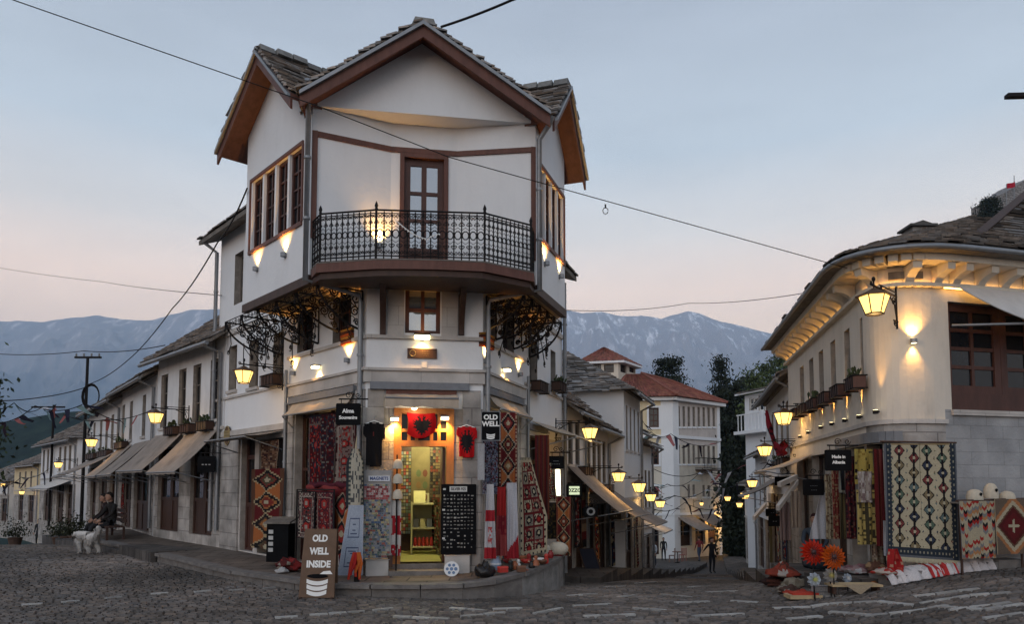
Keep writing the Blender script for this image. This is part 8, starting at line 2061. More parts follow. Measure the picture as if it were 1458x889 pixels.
# ================================================================== trees
def tree(label, base, H, R_, shape, leafs, cols, leaf=.25, trunk_r=.22, nb=9, name='tree', clump=26, seed=0, crown0=.25):
 """shape(h) -> crown radius factor at relative height h; leaves in many small clumps"""
 rw = random.Random(seed); base = V(base)
 t = thing(name, label, 'tree', base, None); b = MB()
 top = base + V((rw.uniform(-.03, .03) * H, 0, H * .92)); path = [base - V((0, 0, .5)), base + V((0, 0, H * .3)) + V((rw.uniform(-.02, .02) * H, 0, 0)), base.lerp(top, .65), top]
 b.tube(path, trunk_r, 'bark', 8, r1=trunk_r * .15)
 tips = []
 for k in range(nb):
  h = crown0 + (.95 - crown0) * (k + .5) / nb; a = k * 2.4 + rw.uniform(-.4, .4); r = R_ * shape(h) * rw.uniform(.6, .95)
  p = base.lerp(top, h * .92); e = p + V((math.cos(a) * r, math.sin(a) * r, rw.uniform(-.02, .08) * H)); b.tube([p, p.lerp(e, .5) + V((0, 0, .03 * H)), e], trunk_r * .35 * (1 - h * .6), 'bark', 5, r1=trunk_r * .05); tips.append(e)
 b.build('trunk', t); b = MB()
 for k in range(leafs // clump):
  h = crown0 + (1.0 - crown0) * rw.random(); a = rw.uniform(0, 6.283); rr = R_ * shape(h) * math.sqrt(rw.uniform(.08, 1.0)) * rw.uniform(.85, 1.12)
  c = base + V((math.cos(a) * rr, math.sin(a) * rr, H * h)); tone = rw.uniform(.45, 1.35); cc = rw.choice(cols); sp = leaf * rw.uniform(1.6, 3.0)
  for q in range(clump):
   p = c + V((rw.gauss(0, sp), rw.gauss(0, sp), rw.gauss(0, sp * .55))); n1 = V((rw.uniform(-1, 1), rw.uniform(-1, 1), rw.uniform(-.5, 1))).normalized(); e = n1.cross(V((rw.uniform(-1, 1), rw.uniform(-1, 1), .3))).normalized(); g = n1.cross(e); l_ = leaf * rw.uniform(.5, 1.1)
   b.face([p - e * l_, p + g * l_ * .5, p + e * l_, p - g * l_ * .5], 'leaf', mul(cc, tone * rw.uniform(.75, 1.2)))
 b.build('crown', t); return t
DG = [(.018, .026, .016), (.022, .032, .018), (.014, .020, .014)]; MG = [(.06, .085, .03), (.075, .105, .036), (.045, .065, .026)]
gnd = lambda x, d: V((*XY(x, d).xy, gz(XY(x, d).x, d) - 1.5))
def GP(x, d): p = XY(x, d); return V((p.x, p.y, gz(p.x, p.y)))
def htop(x, y, d): return P(x, y, d).z
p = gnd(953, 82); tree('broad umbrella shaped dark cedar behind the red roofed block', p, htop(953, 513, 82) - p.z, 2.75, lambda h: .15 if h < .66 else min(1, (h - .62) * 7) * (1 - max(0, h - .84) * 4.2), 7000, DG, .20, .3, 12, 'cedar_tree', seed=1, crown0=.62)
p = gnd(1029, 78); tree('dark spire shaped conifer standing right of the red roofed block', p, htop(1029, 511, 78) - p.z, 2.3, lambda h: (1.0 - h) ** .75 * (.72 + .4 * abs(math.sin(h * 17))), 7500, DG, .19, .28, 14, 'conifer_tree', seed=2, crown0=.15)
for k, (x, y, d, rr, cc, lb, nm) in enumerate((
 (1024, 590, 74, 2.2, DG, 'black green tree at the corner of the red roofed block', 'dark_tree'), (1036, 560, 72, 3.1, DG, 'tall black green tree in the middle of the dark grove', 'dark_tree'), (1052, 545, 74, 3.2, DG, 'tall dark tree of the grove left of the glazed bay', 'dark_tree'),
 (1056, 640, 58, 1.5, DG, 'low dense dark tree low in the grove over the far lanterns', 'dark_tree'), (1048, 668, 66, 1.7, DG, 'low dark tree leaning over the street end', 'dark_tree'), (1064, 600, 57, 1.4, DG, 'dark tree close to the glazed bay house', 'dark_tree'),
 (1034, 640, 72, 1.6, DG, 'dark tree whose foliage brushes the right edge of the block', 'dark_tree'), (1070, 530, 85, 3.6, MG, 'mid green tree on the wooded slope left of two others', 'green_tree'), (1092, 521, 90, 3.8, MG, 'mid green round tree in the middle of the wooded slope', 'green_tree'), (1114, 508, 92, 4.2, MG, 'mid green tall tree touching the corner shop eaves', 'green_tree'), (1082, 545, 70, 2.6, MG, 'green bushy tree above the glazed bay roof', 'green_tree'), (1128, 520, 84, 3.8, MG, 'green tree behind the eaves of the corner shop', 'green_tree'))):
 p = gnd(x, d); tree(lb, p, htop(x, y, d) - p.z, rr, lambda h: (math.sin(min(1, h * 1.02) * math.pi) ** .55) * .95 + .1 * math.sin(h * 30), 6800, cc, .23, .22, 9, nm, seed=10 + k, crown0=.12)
p = V((-13.2, 18.0, 0)); c0 = P(-14, 520, 18.0)
tree('leafy tree reaching in at the left edge of the photo', (c0.x - .62, 18.0, 0), htop(0, 482, 18), .85, lambda h: .1 if h < .35 else .85 + .15 * math.sin(h * 25), 4200, [(.03, .045, .016), (.04, .06, .02)], .085, .13, 8, 'street_tree', seed=30, crown0=.33)
# potted shrub and low shrubs on the left street
for k, (x, y, d0_, lb) in enumerate(((25, 783, 30, 'terracotta tub of dark shrubs at the far left pavement'), (100, 752, 27, 'dark shrub in a pot before the small hipped house'), (113, 752, 26, 'dark shrub in a pot right of its twin, behind the white dog'), (88, 752, 29, 'dark shrub in a pot left of two others behind the white dog'))):
 c = GP(x, d0_); t = thing('potted_shrub', lb, 'plant', c); b = MB(); b.lathe([(.2, 0), (.26, .3), (.28, .32), (.24, .33)], c, 'clay', 12); b.build('pot', t); b = MB(); rw = random.Random(k)
 for i in range(520):
  p = c + V((rw.gauss(0, .24), rw.gauss(0, .24), .36 + abs(rw.gauss(0, .3)))); e = V((rw.uniform(-1, 1), rw.uniform(-1, 1), rw.uniform(-1, 1))).normalized() * .06; g = e.cross(V((.3, .2, 1))).normalized() * .03; b.face([p - e, p + g, p + e, p - g], 'leaf', mul((.03, .035, .015), rw.uniform(.5, 1.5)))
 b.build('foliage', t)
# ================================================================== castle on the hill at the top right
mb = MB(); cx_ = P(1470, 330, 170); prof = [(-60, 8), (-34, 20), (-16, 44), (-6, 55), (6, 60), (40, 66), (90, 70), (140, 40)]
vs_, fs = [], []
nxh, nyh = 60, 16
for j in range(nyh + 1):
 for i in range(nxh + 1):
  X = cx_.x - 60 + 200 * i / nxh; v = j / nyh; z = interp(X - cx_.x, prof) * math.sin(min(1, v * 1.6) * math.pi / 2) - 14; vs_.append(V((X, 105 + 110 * v, z + 2.0 * noise.noise(V((X * .1, v * 8, 1))))))
mb.idx(vs_, [(j * (nxh + 1) + i, j * (nxh + 1) + i + 1, (j + 1) * (nxh + 1) + i + 1, (j + 1) * (nxh + 1) + i) for j in range(nyh) for i in range(nxh)], 'hill_green', None, True); struct(mb.build('castle_hill', base=(0, 0, 0)))
t = thing('castle', 'ruined stone castle wall on the hilltop with a flag', 'castle', P(1450, 330, 172)); fr = Fr(P(1417, 300, 172), P(1600, 300, 190)); b = MB(); x0, zc_ = fr.px(1419, 281); zb_ = fr.px(1419, 345)[1] - 6
tops = [(0, zc_ - .8), (1.5, zc_), (3.2, zc_ + .2), (3.3, zc_ + 1.4), (6, zc_ + 2.8), (10, zc_ + 5.2), (16, zc_ + 8.0), (24, zc_ + 11)]
for (a, za), (c, zc2) in zip(tops, tops[1:]): b.prism([fr.pt(a, zb_), fr.pt(c, zb_), fr.pt(c, zc2), fr.pt(a, za)], fr.n * -6, 'castle_stone')
blockmat('castle_stone', (.30, .28, .27), (.22, .21, .20), (.14, .13, .13), 1.2, .6, .05, var=.8)
b.build('wall', t)
for x_, y0, y1, fl in ((1433, 262, 290, True), (1444, 250, 276, False)):
 p = P(x_, y1 + 10, 173); q2 = P(x_, y0, 173); b = MB(); b.tube([p, q2], .09, 'zinc', 5); pl = b.build('flagpole', t)
 if fl:
  b = MB(); pts = [[q2 + V((u * 1.9, 0, -.0 + u * .5 - v * 1.2 + .12 * math.sin(u * 6))) + V((0, .25 * math.sin(u * 5), 0)) for u in [k / 8 for k in range(9)]] for v in (0, .5, 1)]
  for j in range(2):
   for i in range(8): b.face([pts[j][i], pts[j + 1][i], pts[j + 1][i + 1], pts[j][i + 1]], 'fabric', (.42, .02, .04))
  b.build('flag', pl)
for k, (x, y, rr, lb) in enumerate(((1410, 290, 2.2, 'dark bush clinging left of the castle wall'), (1404, 312, 2.6, 'lower dark bush on the castle slope'))):
 p = P(x, y + 26, 166); tree(lb, p, P(x, y - 6, 166).z - p.z, rr, lambda h: .9 * math.sin(min(1, h) * math.pi) ** .5 + .1, 2600, DG, .3, .2, 6, 'bush', seed=50 + k, crown0=.1)
# ================================================================== wires, pole, bunting
def cable(pts, r, label, sag=0.0, name='cable'):
 b = MB(); path = []
 for (p, q2) in zip(pts, pts[1:]):
  for k in range(14): t_ = k / 14; path.append(p.lerp(q2, t_) - UZ * (sag * 4 * t_ * (1 - t_)))
 path.append(pts[-1]); b.tube(path, r, 'iron', 5); return tag(b.build(name), label, 'cable')
cable([P(-60, -28, 8.6), P(20, 0, 8.8), P(450, 150, 9.8), P(640, 224, 10.3), P(1206, 382, 11.9)], .007, 'long thin cable crossing in front of the corner house to the curved shop')
cable([P(628, 38, 12.6), P(728, 0, 11.8), P(800, -32, 11.0)], .022, 'thick cable rising right from the roof peak', .02)
cable([P(352, 268, 14.0), P(310, 345, 16), P(245, 440, 21), P(180, 515, 27), P(124, 548, 31.6)], .016, 'cable running from the left gable down to the wooden pole', .12)
cable([P(122, 552, 31.6), P(60, 566, 29), P(-20, 571, 26)], .02, 'cable from the wooden pole out of the left edge', .05)
cable([P(-20, 503, 28), P(120, 500, 26), P(235, 492, 20.8)], .014, 'upper left cable before the mountain', .1)
cable([P(-10, 380, 40), P(150, 402, 36), P(316, 421, 17.4)], .010, 'faint high cable left of the corner house', .05)
cable([P(806, 442, 17.5), P(980, 432, 24), P(1182, 411, 15.5)], .009, 'faint high cable between the corner house and the curved shop', .1)
t = thing('cable_clamp', 'small loop hanging on the long cable against the sky', 'clamp', P(862, 300, 10.9)); c = P(862, 291, 10.95); b = MB(); b.tube([c, c - UZ * .06], .012, 'iron', 5); b.tube([c - UZ * .06 + V((.04 * math.cos(a), 0, -.04 + .05 * math.sin(a))) for a in [k * .6 for k in range(11)]], .006, 'iron', 4); b.build('clamp', t)
p0 = P(122, 585, 32); t = thing('utility_pole', 'wooden utility pole with crossbar and coiled cable above the left roofs', 'utility pole', (p0.x, p0.y, 0)); z1 = P(122, 508, 32).z
b = MB(); b.tube([(p0.x, p0.y, 0), (p0.x, p0.y, z1)], .075, 'iron', 8, r1=.06); b.build('pole', t); b = MB(); b.box(p0.x - .56, p0.x + .58, p0.y - .05, p0.y + .05, z1 - .08, z1 - .0, 'iron'); cb_ = b.build('crossbar', t)
for k in range(4): b = MB(); b.lathe([(.03, 0), (.045, .04), (.03, .09), (.04, .13)], (p0.x - .5 + k * .33, p0.y, z1 + .002), 'matte_paint', 8, (.2, .2, .2)); b.build('insulator', cb_)
b = MB(); c = V((p0.x + .25, p0.y - .12, z1 - 1.75))
for k in range(4): b.tube([c + V((.38 * math.cos(a) * (1 - k * .04), .02 * k, .55 * math.sin(a) * (1 - k * .05))) for a in [q * .4 for q in range(17)]], .022, 'iron', 5)
b.build('cable_coil', t)
p0 = P(74, 640, 40); t = thing('thin_pole', 'thin dark mast behind the small hipped house', 'pole', (p0.x, p0.y, -.5)); b = MB(); z1 = P(74, 577, 40).z; b.tube([(p0.x, p0.y, -.5), (p0.x, p0.y, z1)], .06, 'iron', 6); b.build('mast', t); b = MB(); b.tube([(p0.x - 1.2, p0.y, z1 - .12), (p0.x + .6, p0.y, z1 - .12)], .05, 'iron', 5); b.build('arm', t)
p0 = P(1470, 130, 8.6); t = thing('street_light', 'dark angled metal arm entering at the upper right edge', 'street light', (p0.x + 1.0, p0.y, gz(p0.x + 1, p0.y))); b = MB(); e = P(1436, 134, 8.5); f_ = p0 + V((1.0, .1, .05)); b.prism([e + UZ * .02, e - UZ * .024, f_ - UZ * .024, f_ + UZ * .02], (0, .08, 0), 'iron'); b.build('arm', t); b = MB(); b.tube([(f_.x, f_.y + .05, gz(f_.x, f_.y)), (f_.x, f_.y + .05, f_.z)], .06, 'iron', 8); b.build('pole', t)
def bunting(pts, n, size, label, cols, sag, seed):
 rw = random.Random(seed); path = []
 for p, q2 in zip(pts, pts[1:]):
  for k in range(12): u = k / 12; path.append(p.lerp(q2, u) - UZ * (sag * 4 * u * (1 - u)))
 path.append(pts[-1]); t = thing('bunting', label, 'bunting', path[len(path) // 2], 'strings of small flags over the streets')
 b = MB(); b.tube(path, .006 + size * .02, 'iron', 4); b.build('string', t)
 for k in range(n):
  f = (k + rw.uniform(.2, .8)) / n * (len(path) - 1); i = int(f); p = path[i].lerp(path[min(i + 1, len(path) - 1)], f - i); cc = rw.choice(cols); d = (path[min(i + 1, len(path) - 1)] - path[i]).normalized()
  dr = V((rw.uniform(-1, 1), rw.uniform(-.6, .6), rw.uniform(-.9, .25))).normalized(); w_ = size * rw.uniform(.3, .5); l_ = size * rw.uniform(.8, 1.3); b = MB(); rows = []
  for j in range(5):
   u = j / 4; c = p + dr * l_ * u + V((0, .05, .06)) * math.sin(u * 5 + k) * size - UZ * .15 * l_ * u * u; rows.append([c + d * w_ * (.5 - .28 * u) + UZ * .04 * size * math.sin(u * 7), c - d * w_ * (.5 - .28 * u)])
  for j in range(4): q = [rows[j][0], rows[j][1], rows[j + 1][1], rows[j + 1][0]]; b.face(q, 'fabric', cc); b.face([v + V((.003, .003, .002)) for v in q[::-1]], 'fabric', cc)
  b.build('pennant', t)
BC_ = [(.02, .02, .03), (.03, .02, .03), (.4, .4, .42), (.03, .03, .05), (.34, .12, .12), (.2, .28, .28)]
bunting([P(-20, 572, 22), P(20, 574, 22), P(60, 580, 23), P(80, 576, 23.5)], 9, .40, 'bunting string at the far left edge with pink and pale flags', BC_ + [(.5, .25, .2)], .2, 1)
bunting([P(-15, 602, 24), P(50, 578, 24), P(120, 575, 25), P(190, 600, 26)], 14, .42, 'bunting string sagging before the third left house', BC_, .2, 2)
bunting([P(90, 590, 25), P(150, 598, 24), P(225, 580, 21)], 9, .40, 'bunting string ending at the window boxes of the left row', BC_, .12, 3)
bunting([P(0, 690, 40), P(30, 680, 40), P(70, 668, 39)], 7, .5, 'small bunting string low on the far left street', BC_, .2, 4)
bunting([P(888, 625, 33), P(915, 600, 44), P(955, 618, 44), P(1028, 628, 46)], 12, .62, 'upper bunting string before the red roofed block', BC_, .5, 5)
bunting([P(892, 672, 31), P(950, 690, 36), P(1000, 668, 40), P(1060, 660, 40)], 12, .55, 'second bunting string across the red roofed block', BC_, .4, 6)
bunting([P(905, 705, 30), P(960, 706, 34), P(1015, 690, 36), P(1055, 684, 38)], 13, .5, 'third bunting string above the awnings of the block', BC_, .3, 7)
bunting([P(930, 725, 34), P(975, 716, 38), P(1030, 722, 40)], 10, .5, 'lowest bunting string in front of the lit lantern on the block', BC_, .25, 8)
bunting([P(1075, 670, 24), P(1095, 655, 22), P(1125, 660, 19)], 9, .4, 'bunting scraps along the east side house fronts', BC_ + [(.4, .38, .36)], .15, 9)
cable([P(864, 655, 24), P(900, 664, 27), P(930, 668, 40), P(1000, 672, 46), P(1070, 668, 40)], .02, 'slack cable drooping across the right street before the block', .35)
# ================================================================== people and the dog
def body(joints, bones, root, sub=1):
 bm = bmesh.new(); ly = bm.verts.layers.skin.verify(); names = list(joints); vm = {n: bm.verts.new(joints[n][0]) for n in names}
 for a, c in bones: bm.edges.new((vm[a], vm[c]))
 for n in names: r = joints[n][1]; vm[n][ly].radius = (r, r) if not isinstance(r, tuple) else r; vm[n][ly].use_root = (n == root)
 me = bpy.data.meshes.new('body'); bm.to_mesh(me); bm.free(); ob = bpy.data.objects.new('body', me); col.objects.link(ob)
 m = ob.modifiers.new('skin', 'SKIN'); m.use_smooth_shade = True; m.branch_smoothing = .6
 s = ob.modifiers.new('sub', 'SUBSURF'); s.levels = sub; s.render_levels = sub
 dg = bpy.context.evaluated_depsgraph_get(); ev = ob.evaluated_get(dg); m2 = ev.to_mesh(); vs_ = [v.co.copy() for v in m2.vertices]; fs = [list(p.vertices) for p in m2.polygons]; ev.to_mesh_clear()
 bpy.data.objects.remove(ob); return vs_, fs
def person(label, loc, rz, top, legs, pose='stand', hair=(.02, .015, .012), H=1.72, scarf=None, arms=None, shoe=(.02, .02, .02)):
 k = H / 1.75; J = {}
 hip = .93
 if pose == 'sit':
  J = {'pel': ((0, 0, .52), .14), 'sp': ((0, -.02, .74), .125), 'ch': ((0, .03, .96), .145), 'nk': ((0, .07, 1.13), .055), 'hd0': ((0, .09, 1.20), .07),
             'hl': ((.10, .05, .50), .10), 'hr': ((-.10, .05, .50), .10), 'kl': ((.14, .46, .50), .065), 'kr': ((-.12, .44, .48), .065), 'al': ((.15, .62, .09), .042), 'ar': ((-.14, .50, .08), .042), 'tl': ((.16, .78, .04), .036), 'tr': ((-.15, .66, .04), .036),
             'sl': ((.19, .03, 1.05), .062), 'sr': ((-.19, .03, 1.05), .062), 'el': ((.25, .16, .80), .045), 'er': ((-.25, .16, .80), .045), 'wl': ((.13, .38, .66), .032), 'wr': ((-.11, .38, .64), .032)}
  hc = V((0, .12, 1.285))
 else:
  st = {'stand': (0, 0), 'walk': (.22, -.2)}[pose if pose in ('stand', 'walk') else 'stand']
  J = {'pel': ((0, 0, .96), .13), 'sp': ((0, 0, 1.14), .118), 'ch': ((0, .01, 1.34), .135), 'nk': ((0, .015, 1.48), .053), 'hd0': ((0, .02, 1.54), .068),
             'hl': ((.095, 0, .90), .098), 'hr': ((-.095, 0, .90), .098), 'kl': ((.11, st[0] * .55 + .03, .50), .062), 'kr': ((-.11, st[1] * .45 + .03, .50), .062), 'al': ((.115, st[0], .09), .040), 'ar': ((-.115, st[1] - .04, .10), .040), 'tl': ((.125, st[0] + .15, .035), .034), 'tr': ((-.125, st[1] + .11, .035), .034),
             'sl': ((.185, 0, 1.41), .06), 'sr': ((-.185, 0, 1.41), .06), 'el': ((.235, -.03 - st[0] * .4, 1.13), .043), 'er': ((-.235, -.03 - st[1] * .4, 1.13), .043), 'wl': ((.235, .09 - st[0] * .5, .89), .030), 'wr': ((-.235, .09 - st[1] * .5, .89), .030)}
  hc = V((0, .035, 1.625))
 if arms:
  for n, p in arms.items(): J[n] = (p, J[n][1])
 B = [('pel', 'sp'), ('sp', 'ch'), ('ch', 'nk'), ('nk', 'hd0'), ('pel', 'hl'), ('pel', 'hr'), ('hl', 'kl'), ('hr', 'kr'), ('kl', 'al'), ('kr', 'ar'), ('al', 'tl'), ('ar', 'tr'), ('ch', 'sl'), ('ch', 'sr'), ('sl', 'el'), ('sr', 'er'), ('el', 'wl'), ('er', 'wr')]
 vs_, fs = body(J, B, 'pel')
 zone = {'pel': legs, 'sp': top, 'ch': top, 'nk': top, 'hd0': 'skin', 'hl': legs, 'hr': legs, 'kl': legs, 'kr': legs, 'al': shoe, 'ar': shoe, 'tl': shoe, 'tr': shoe, 'sl': top, 'sr': top, 'el': top, 'er': top, 'wl': 'skin', 'wr': 'skin'}
 SK = (.40, .235, .17); jl = [(n, V(J[n][0])) for n in J]; cs = []
 for f in fs:
  c = sum((vs_[i] for i in f), V()) / len(f); n = min(jl, key=lambda q: (q[1] - c).length)[0]; z = zone[n]
  if n in ('al', 'ar') and c.z > .13: z = legs
  if n in ('wl', 'wr') and (c - V(J[n][0])).dot(V(J['e' + n[1]][0]) - V(J[n][0])) > .003: z = top
  cs.append(SK if z == 'skin' else z)
 b = MB(); b.idx(vs_, fs, 'cloth_skin', cs, True)
 # head with face, ears; hands with five fingers
 b.ellipsoid(hc, (.076, .095, .118), 'cloth_skin', 14, 10, SK); b.ellipsoid(hc + V((0, .02, -.07)), (.056, .07, .055), 'cloth_skin', 10, 6, SK)
 b.tube([hc + V((0, .088, .02)), hc + V((0, .112, -.02)), hc + V((0, .09, -.03))], .013, 'cloth_skin', 6, SK); b.ellipsoid(hc + V((0, .088, -.058)), (.024, .008, .007), 'cloth_skin', 8, 4, (.28, .10, .09))
 for s in (-1, 1):
  b.ellipsoid(hc + V((s * .031, .083, .012)), (.014, .009, .008), 'cloth_skin', 8, 4, (.6, .58, .55)); b.ellipsoid(hc + V((s * .031, .0905, .012)), (.006, .004, .006), 'cloth_skin', 6, 4, BLK); b.tube([hc + V((s * .016, .089, .032)), hc + V((s * .046, .08, .034))], .004, 'cloth_skin', 4, hair); b.ellipsoid(hc + V((s * .078, -.005, -.005)), (.010, .02, .03), 'cloth_skin', 8, 5, SK)
 for sd in ('l', 'r'):
  w_ = V(J['w' + sd][0]); d = (w_ - V(J['e' + sd][0])).normalized(); sx_ = 1 if sd == 'l' else -1; side = d.cross(V((sx_, 0, 0))); side = side.normalized() if side.length > .1 else V((0, 1, 0)); pn = d.cross(side).normalized()
  pc = w_ + d * .065
  b.tube([w_, w_ + d * .04, w_ + d * .095], .030, 'cloth_skin', 7, SK, r1=.034)
  for q, (o, ln) in enumerate(((-.027, .062), (-.009, .075), (.009, .07), (.026, .055))):
   r0 = w_ + d * .09 + side * o; b.tube([r0, r0 + d * ln * .5 + pn * .006, r0 + d * ln * .85 + pn * .026], .0085, 'cloth_skin', 5, SK, r1=.006)
  r0 = w_ + d * .035 + side * .03; b.tube([r0, r0 + d * .03 + side * .025 + pn * .008, r0 + d * .06 + side * .028 + pn * .018], .010, 'cloth_skin', 5, SK, r1=.007)
 org = V(loc); t = thing('person', label, 'person', org)
 mt_ = Matrix.Rotation(rz, 4, 'Z')
 for i, v in enumerate(b.v): b.v[i] = org + mt_ @ (v * k)
 b.build('body', t); b = MB()
 vs_ = []; n, m = 14, 9
 for i in range(m + 1):
  a = math.pi * i / m
  for j in range(n):
   q = 2 * math.pi * j / n; p = V((math.sin(a) * math.cos(q), math.sin(a) * math.sin(q), math.cos(a)))
   r = V((.086, .106, .124)); pt = hc + V((p.x * r.x, p.y * r.y - .012, p.z * r.z + .012))
   if p.y > .25 and p.z < .42: pt = hc + V((p.x * .066, p.y * .078 - .01, p.z * .1))     # pulled in below the hairline
   if not scarf and p.z < -.35: pt = hc + V((p.x * .062, p.y * .07 - .01, p.z * .09))
   vs_.append(pt + V((0, 0, .004 * noise.noise(pt * 40))))
 fs = [(i * n + j, (i + 1) * n + j, (i + 1) * n + (j + 1) % n, i * n + (j + 1) % n) for i in range(m) for j in range(n)]
 b.idx(vs_, fs, 'cloth_skin', scarf or hair, True)
 if scarf: b.tube([hc + V((0, -.02, -.08)), hc + V((0, -.01, -.17))], .085, 'cloth_skin', 10, scarf, r1=.11)
 for i, v in enumerate(b.v): b.v[i] = org + mt_ @ (v * k)
 b.build('headscarf' if scarf else 'hair', t); return t
mat('cloth_skin', (.3, .3, .3), .85, .12, 25, .15, 120, spec=.15, attr=True)
DK = (.018, .018, .02); JN = (.05, .07, .11)
person('person in black standing on the right street with one arm held out', onground(1014, 817), R(200), DK, (.015, .015, .018), 'stand', arms={'el': (-.0 + .40, .05, 1.22), 'wl': (.60, .16, 1.10)})
person('person in a dark red top and jeans walking down the right street', onground(996, 801), R(20), (.17, .03, .035), JN, 'walk')
person('person in dark clothes at the corner of the red roofed block', onground(945, 799), R(170), (.02, .02, .022), (.02, .02, .025), 'stand', H=1.65)
person('person in a white top bending by the cafe chairs', onground(932, 806), R(120), (.42, .44, .47), (.03, .04, .06), 'stand', H=1.5)
person('dark haired woman in a blue jacket behind the metal flowers', V((*XY(1157, 15.2).xy, gz(6.0, 15.2) + .06)), R(165), (.06, .08, .11), DK, 'sit', H=1.6, scarf=None, hair=(.035, .012, .012))
c = V((*XY(1157, 15.2).xy, gz(6.0, 15.2) + .06)); t = thing('stool', 'low stool under the woman in the blue jacket', 'stool', c); b = MB(); b.box(c.x - .2, c.x + .2, c.y - .18, c.y + .2, c.z + .34, c.z + .38, 'wood_dark'); b.build('seat', t)
for sx_ in (-.18, .14):
 for sy_ in (-.16, .14): b = MB(); b.box(c.x + sx_, c.x + sx_ + .04, c.y + sy_, c.y + sy_ + .04, c.z - .3, c.z + .339, 'wood_dark'); b.build('leg', t)
for k, (x, y, tp, lb) in enumerate(((1059, 779, (.03, .03, .035), 'distant person in black among far market tables, right of a pair'), (1050, 776, (.05, .04, .04), 'distant person in brown among far market tables, left of a pair'), (1062, 771, (.14, .14, .15), 'distant person in grey at the bottom of the right street'))):
 person(lb, onground(x, y), R(150 + 90 * k), tp, (.02, .02, .03), 'walk')
person('person in dark coat standing far down the left street, left of two', GP(58, 46), R(180), (.03, .03, .033), (.02, .02, .025), 'stand', H=1.7)
person('person in grey standing far down the left street, right of two', GP(70, 46), R(150), (.09, .09, .09), (.02, .02, .022), 'walk', H=1.66)
# bench with a seated man
pb = V((*kf2.pt(kf2.px(207, 740)[0] + .5, 0, 1.0).xy, 0)); bz = .13; fr = Fr(pb - kf2.a * 1.1, pb + kf2.a * 1.0)
t = thing('bench', 'dark wooden bench on the left pavement below the awnings', 'bench', (pb.x, pb.y, bz)); b = MB()
for k in range(4): b.fbox(fr, 0, 2.1, bz + .42, bz + .46, -.22 + k * .115, -.125 + k * .115, 'wood_dark')
b.build('seat', t); b = MB()
for k in range(3): b.fbox(fr, 0, 2.1, bz + .55 + k * .13, bz + .64 + k * .13, -.27, -.24, 'wood_dark')
b.build('backrest', t)
for s in (.1, 1.95):
 for o in (-.22, .18): b = MB(); b.fbox(fr, s, s + .06, bz, bz + .418, o - .03, o + .03, 'wood_dark'); b.build('leg', t)
rot_ = math.atan2(kf2.n.y, kf2.n.x) - math.pi / 2
person('man in dark clothes sitting on the bench under the awnings', fr.pt(1.45, bz - .02, -.02), rot_ + R(20), (.022, .02, .02), (.025, .025, .028), 'sit')
person('second dark figure sitting further down the bench', fr.pt(.55, bz - .02, -.02), rot_, (.03, .02, .02), (.02, .02, .022), 'sit', H=1.66)
mat('dog_fur', (.55, .52, .49), .95, .2, 15)
# white dog
c = onground(122, 790); t = thing('dog', 'shaggy white dog walking on the cobbles of the left street', 'dog', c); k = 1.0
J = {'pel': ((.26, 0, .44), .125), 'mid': ((.05, 0, .43), .13), 'ch': ((-.18, 0, .45), .15), 'nk': ((-.30, 0, .50), .10), 'hd': ((-.42, 0, .47), .085), 'mz': ((-.54, 0, .41), .045), 't0': ((.38, 0, .50), .05), 't1': ((.48, .02, .60), .055), 't2': ((.42, .02, .70), .045)}
for sd, y in (('l', .09), ('r', -.09)):
 s = .05 if sd == 'l' else -.05
 J.update({'sh' + sd: ((-.2, y, .36), .085), 'el' + sd: ((-.18 - s, y, .22), .055), 'wr' + sd: ((-.21 - s * 2, y, .11), .042), 'pw' + sd: ((-.24 - s * 2, y, .03), .042), 'hp' + sd: ((.28, y, .37), .10), 'kn' + sd: ((.20 + s, y, .24), .065), 'hk' + sd: ((.33 + s, y, .14), .042), 'ft' + sd: ((.29 + s * 1.5, y, .03), .042)})
B = [('pel', 'mid'), ('mid', 'ch'), ('ch', 'nk'), ('nk', 'hd'), ('hd', 'mz'), ('pel', 't0'), ('t0', 't1'), ('t1', 't2')]
for sd in 'lr': B += [('ch', 'sh' + sd), ('sh' + sd, 'el' + sd), ('el' + sd, 'wr' + sd), ('wr' + sd, 'pw' + sd), ('pel', 'hp' + sd), ('hp' + sd, 'kn' + sd), ('kn' + sd, 'hk' + sd), ('hk' + sd, 'ft' + sd)]
vs_, fs = body(J, B, 'mid', 2); b = MB(); mt_ = Matrix.Rotation(R(-30), 4, 'Z'); rw = random.Random(2)
tr = lambda p: c + mt_ @ (V(p) * k)
b.idx([tr(v + v.normalized() * .012 * noise.noise(v * 22)) for v in vs_], fs, 'dog_fur', None, True)
for i, f in enumerate(fs):       # tufts of the long coat
 q = [vs_[j] for j in f]; ctr = sum(q, V()) / len(q); nm = (q[1] - q[0]).cross(q[2] - q[0])
 if nm.length < 1e-9: continue
 nm.normalize()
 if ctr.z < .08: continue
 for _ in range(2):
  p = q[0].lerp(q[2], rw.random()); dr = (nm * .5 + V((.5, 0, -.75))).normalized(); l_ = rw.uniform(.04, .09); sdv = dr.cross(nm).normalized() * .012; b.face([tr(p - sdv), tr(p + sdv), tr(p + dr * l_)], 'dog_fur')
for s in (-1, 1): b.ellipsoid(tr((-.485, s * .055, .495)), (.012, .012, .012), 'iron', 6, 4); b.idx([tr(p) for p in ((-.36, s * .06, .53), (-.43, s * .07, .54), (-.39, s * .11, .43), (-.38, s * .085, .47))], [(0, 1, 2), (0, 2, 3), (1, 3, 2), (0, 3, 1)], 'dog_fur')
b.ellipsoid(tr((-.585, 0, .415)), (.018, .018, .016), 'iron', 6, 4); b.build('body', t)
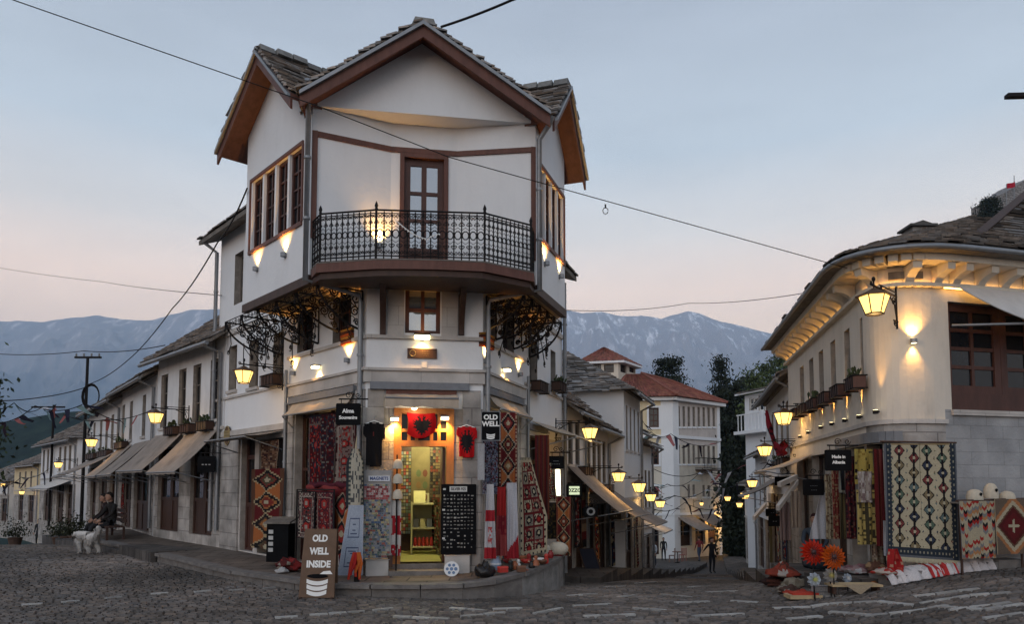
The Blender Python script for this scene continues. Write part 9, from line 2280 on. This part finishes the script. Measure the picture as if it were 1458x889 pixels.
# ================================================================== cafe furniture and boards down the right street
def chair_at(c, rz, label, cc, slat=True):
 t = thing('cafe_chair', label, 'chair', c, 'cafe chairs on the right street', rz); cs_, sn = 1, 0
 def bx(nm, x0, x1, y0, y1, z0, z1): b = MB(); b.box(x0, x1, y0, y1, z0, z1, 'matte_paint', cc); o_ = b.build(nm, base=(0, 0, 0)); o_.location = (0, 0, 0); o_.parent = t
 bx('seat', -.2, .2, -.2, .2, .42, .46)
 for x in (-.19, .15):
  for y in (-.19, .15): bx('leg', x, x + .04, y, y + .04, 0, .418)
 b = MB()
 for q in range(6): b.box(-.2, .2, .16, .19, .50 + q * .075, .54 + q * .075, 'matte_paint', cc)
 for x in (-.2, .16): b.box(x, x + .04, .191, .215, .46, .95, 'matte_paint', cc)
 o_ = b.build('backrest', base=(0, 0, 0)); o_.parent = t; return t
for x, y, rz, cc, lb in ((889, 803, 150, (.30, .28, .27), 'pale slatted chair in the row by the second lantern'), (899, 801, 200, (.18, .11, .08), 'brown slatted chair right of the pale chair'), (925, 806, 90, (.10, .08, .08), 'dark chair beside the bending person'), (957, 801, 250, (.2, .14, .12), 'dark chair in front of the pale block corner'), (972, 800, 200, (.3, .12, .1), 'reddish chair before the block awnings')): chair_at(onground(x, y), R(rz), lb, cc)
for x, y, lb in ((965, 802, 'small dark round cafe table before the red roofed block'), (915, 806, 'small round cafe table beside the brown chair')):
 c = onground(x, y); t = thing('cafe_table', lb, 'table', c); b = MB(); b.lathe([(.36, .70), (.37, .72), (.36, .735)], c, 'matte_paint', 16, (.14, .08, .06)); b.build('tabletop', t); b = MB(); b.lathe([(.22, 0), (.2, .03), (.03, .05), (.03, .7)], c, 'iron', 10); b.build('leg', t)
def leaning(x0, y0, x1, y1, d, label, name='blackboard', c=(.014, .016, .03), lean=.25):
 a, e = P(x0, y1, d), P(x1, y1, d); t0 = P(x0, y0, d); o = V((0, lean, 0)); t = thing(name, label, 'board', a.lerp(e, .5)); H = t0.z - a.z; b = MB(); q = [a, e, e + o + UZ * H, a + o + UZ * H]; q = [p if i < 2 else p + V((-.22, 0, 0)) for i, p in enumerate(q)]
 b.prism(q, (0, .03, 0), 'matte_paint', c); b.build('panel', t); b = MB(); b.tube([q[0], q[1], q[2], q[3], q[0]], .018, 'wood_dark', 5); b.build('frame', t)
gp = onground(848, 829); leaning(838, 783, 860, 827, gp.y, 'dark blue blackboard leaning on the pavement below the first lantern')
gp = onground(838, 815); leaning(830, 742, 846, 790, gp.y + .4, 'tall dark hanging banner above the leaning blackboard', 'banner_board', (.012, .012, .014), .05)
c = onground(905, 800) + V((.0, .4, 0)); b = MB(); pts = [c + V((.45 * math.cos(a), 0, .62 + .55 * math.sin(a))) for a in [2 * math.pi * k / 18 for k in range(18)]]; b.prism(pts, (0, .06, 0), 'glossy_paint', (.03, .05, .09)); b.box(c.x - .25, c.x + .25, c.y - .1, c.y + .2, c.z, c.z + .1, 'iron'); tag(b.build('round_sign'), 'round dark blue board standing beyond the chairs', 'board')
c = onground(883, 800) + V((0, .3, 0)); b = MB(); c2 = c; b.tube([c2, c2 + UZ * 2.6], .05, 'shop_tube', 8); tag(b.build('light_tube'), 'thin upright glowing tube by the second lantern', 'lamp')
# low display shelf at the first house of the right street
c = onground(828, 812); t = thing('display_shelf', 'low shelf of small goods under the dark banner on the right pavement', 'shelf', c); b = MB(); b.box(c.x - .55, c.x + .3, c.y + .3, c.y + .7, c.z + .25, c.z + .3, 'wood_dark')
for sx_ in (-.52, .24): b.box(c.x + sx_, c.x + sx_ + .05, c.y + .32, c.y + .68, c.z, c.z + .25, 'wood_dark')
b.build('board', t)
for k in range(7): lump(V((c.x - .5 + k * .115, c.y + .42, c.z + .301)), (.06, .06, .11), random.choice(((.3, .05, .04), (.14, .1, .08), (.3, .26, .22), (.05, .05, .06))), 'trinket', ('small bundle on the low shelf, ' + ('leftmost', 'second from left', 'third from left', 'middle one', 'third from right', 'second from right', 'rightmost')[k]), 'trinket', 'bundles on the low shelf', seed=60 + k)
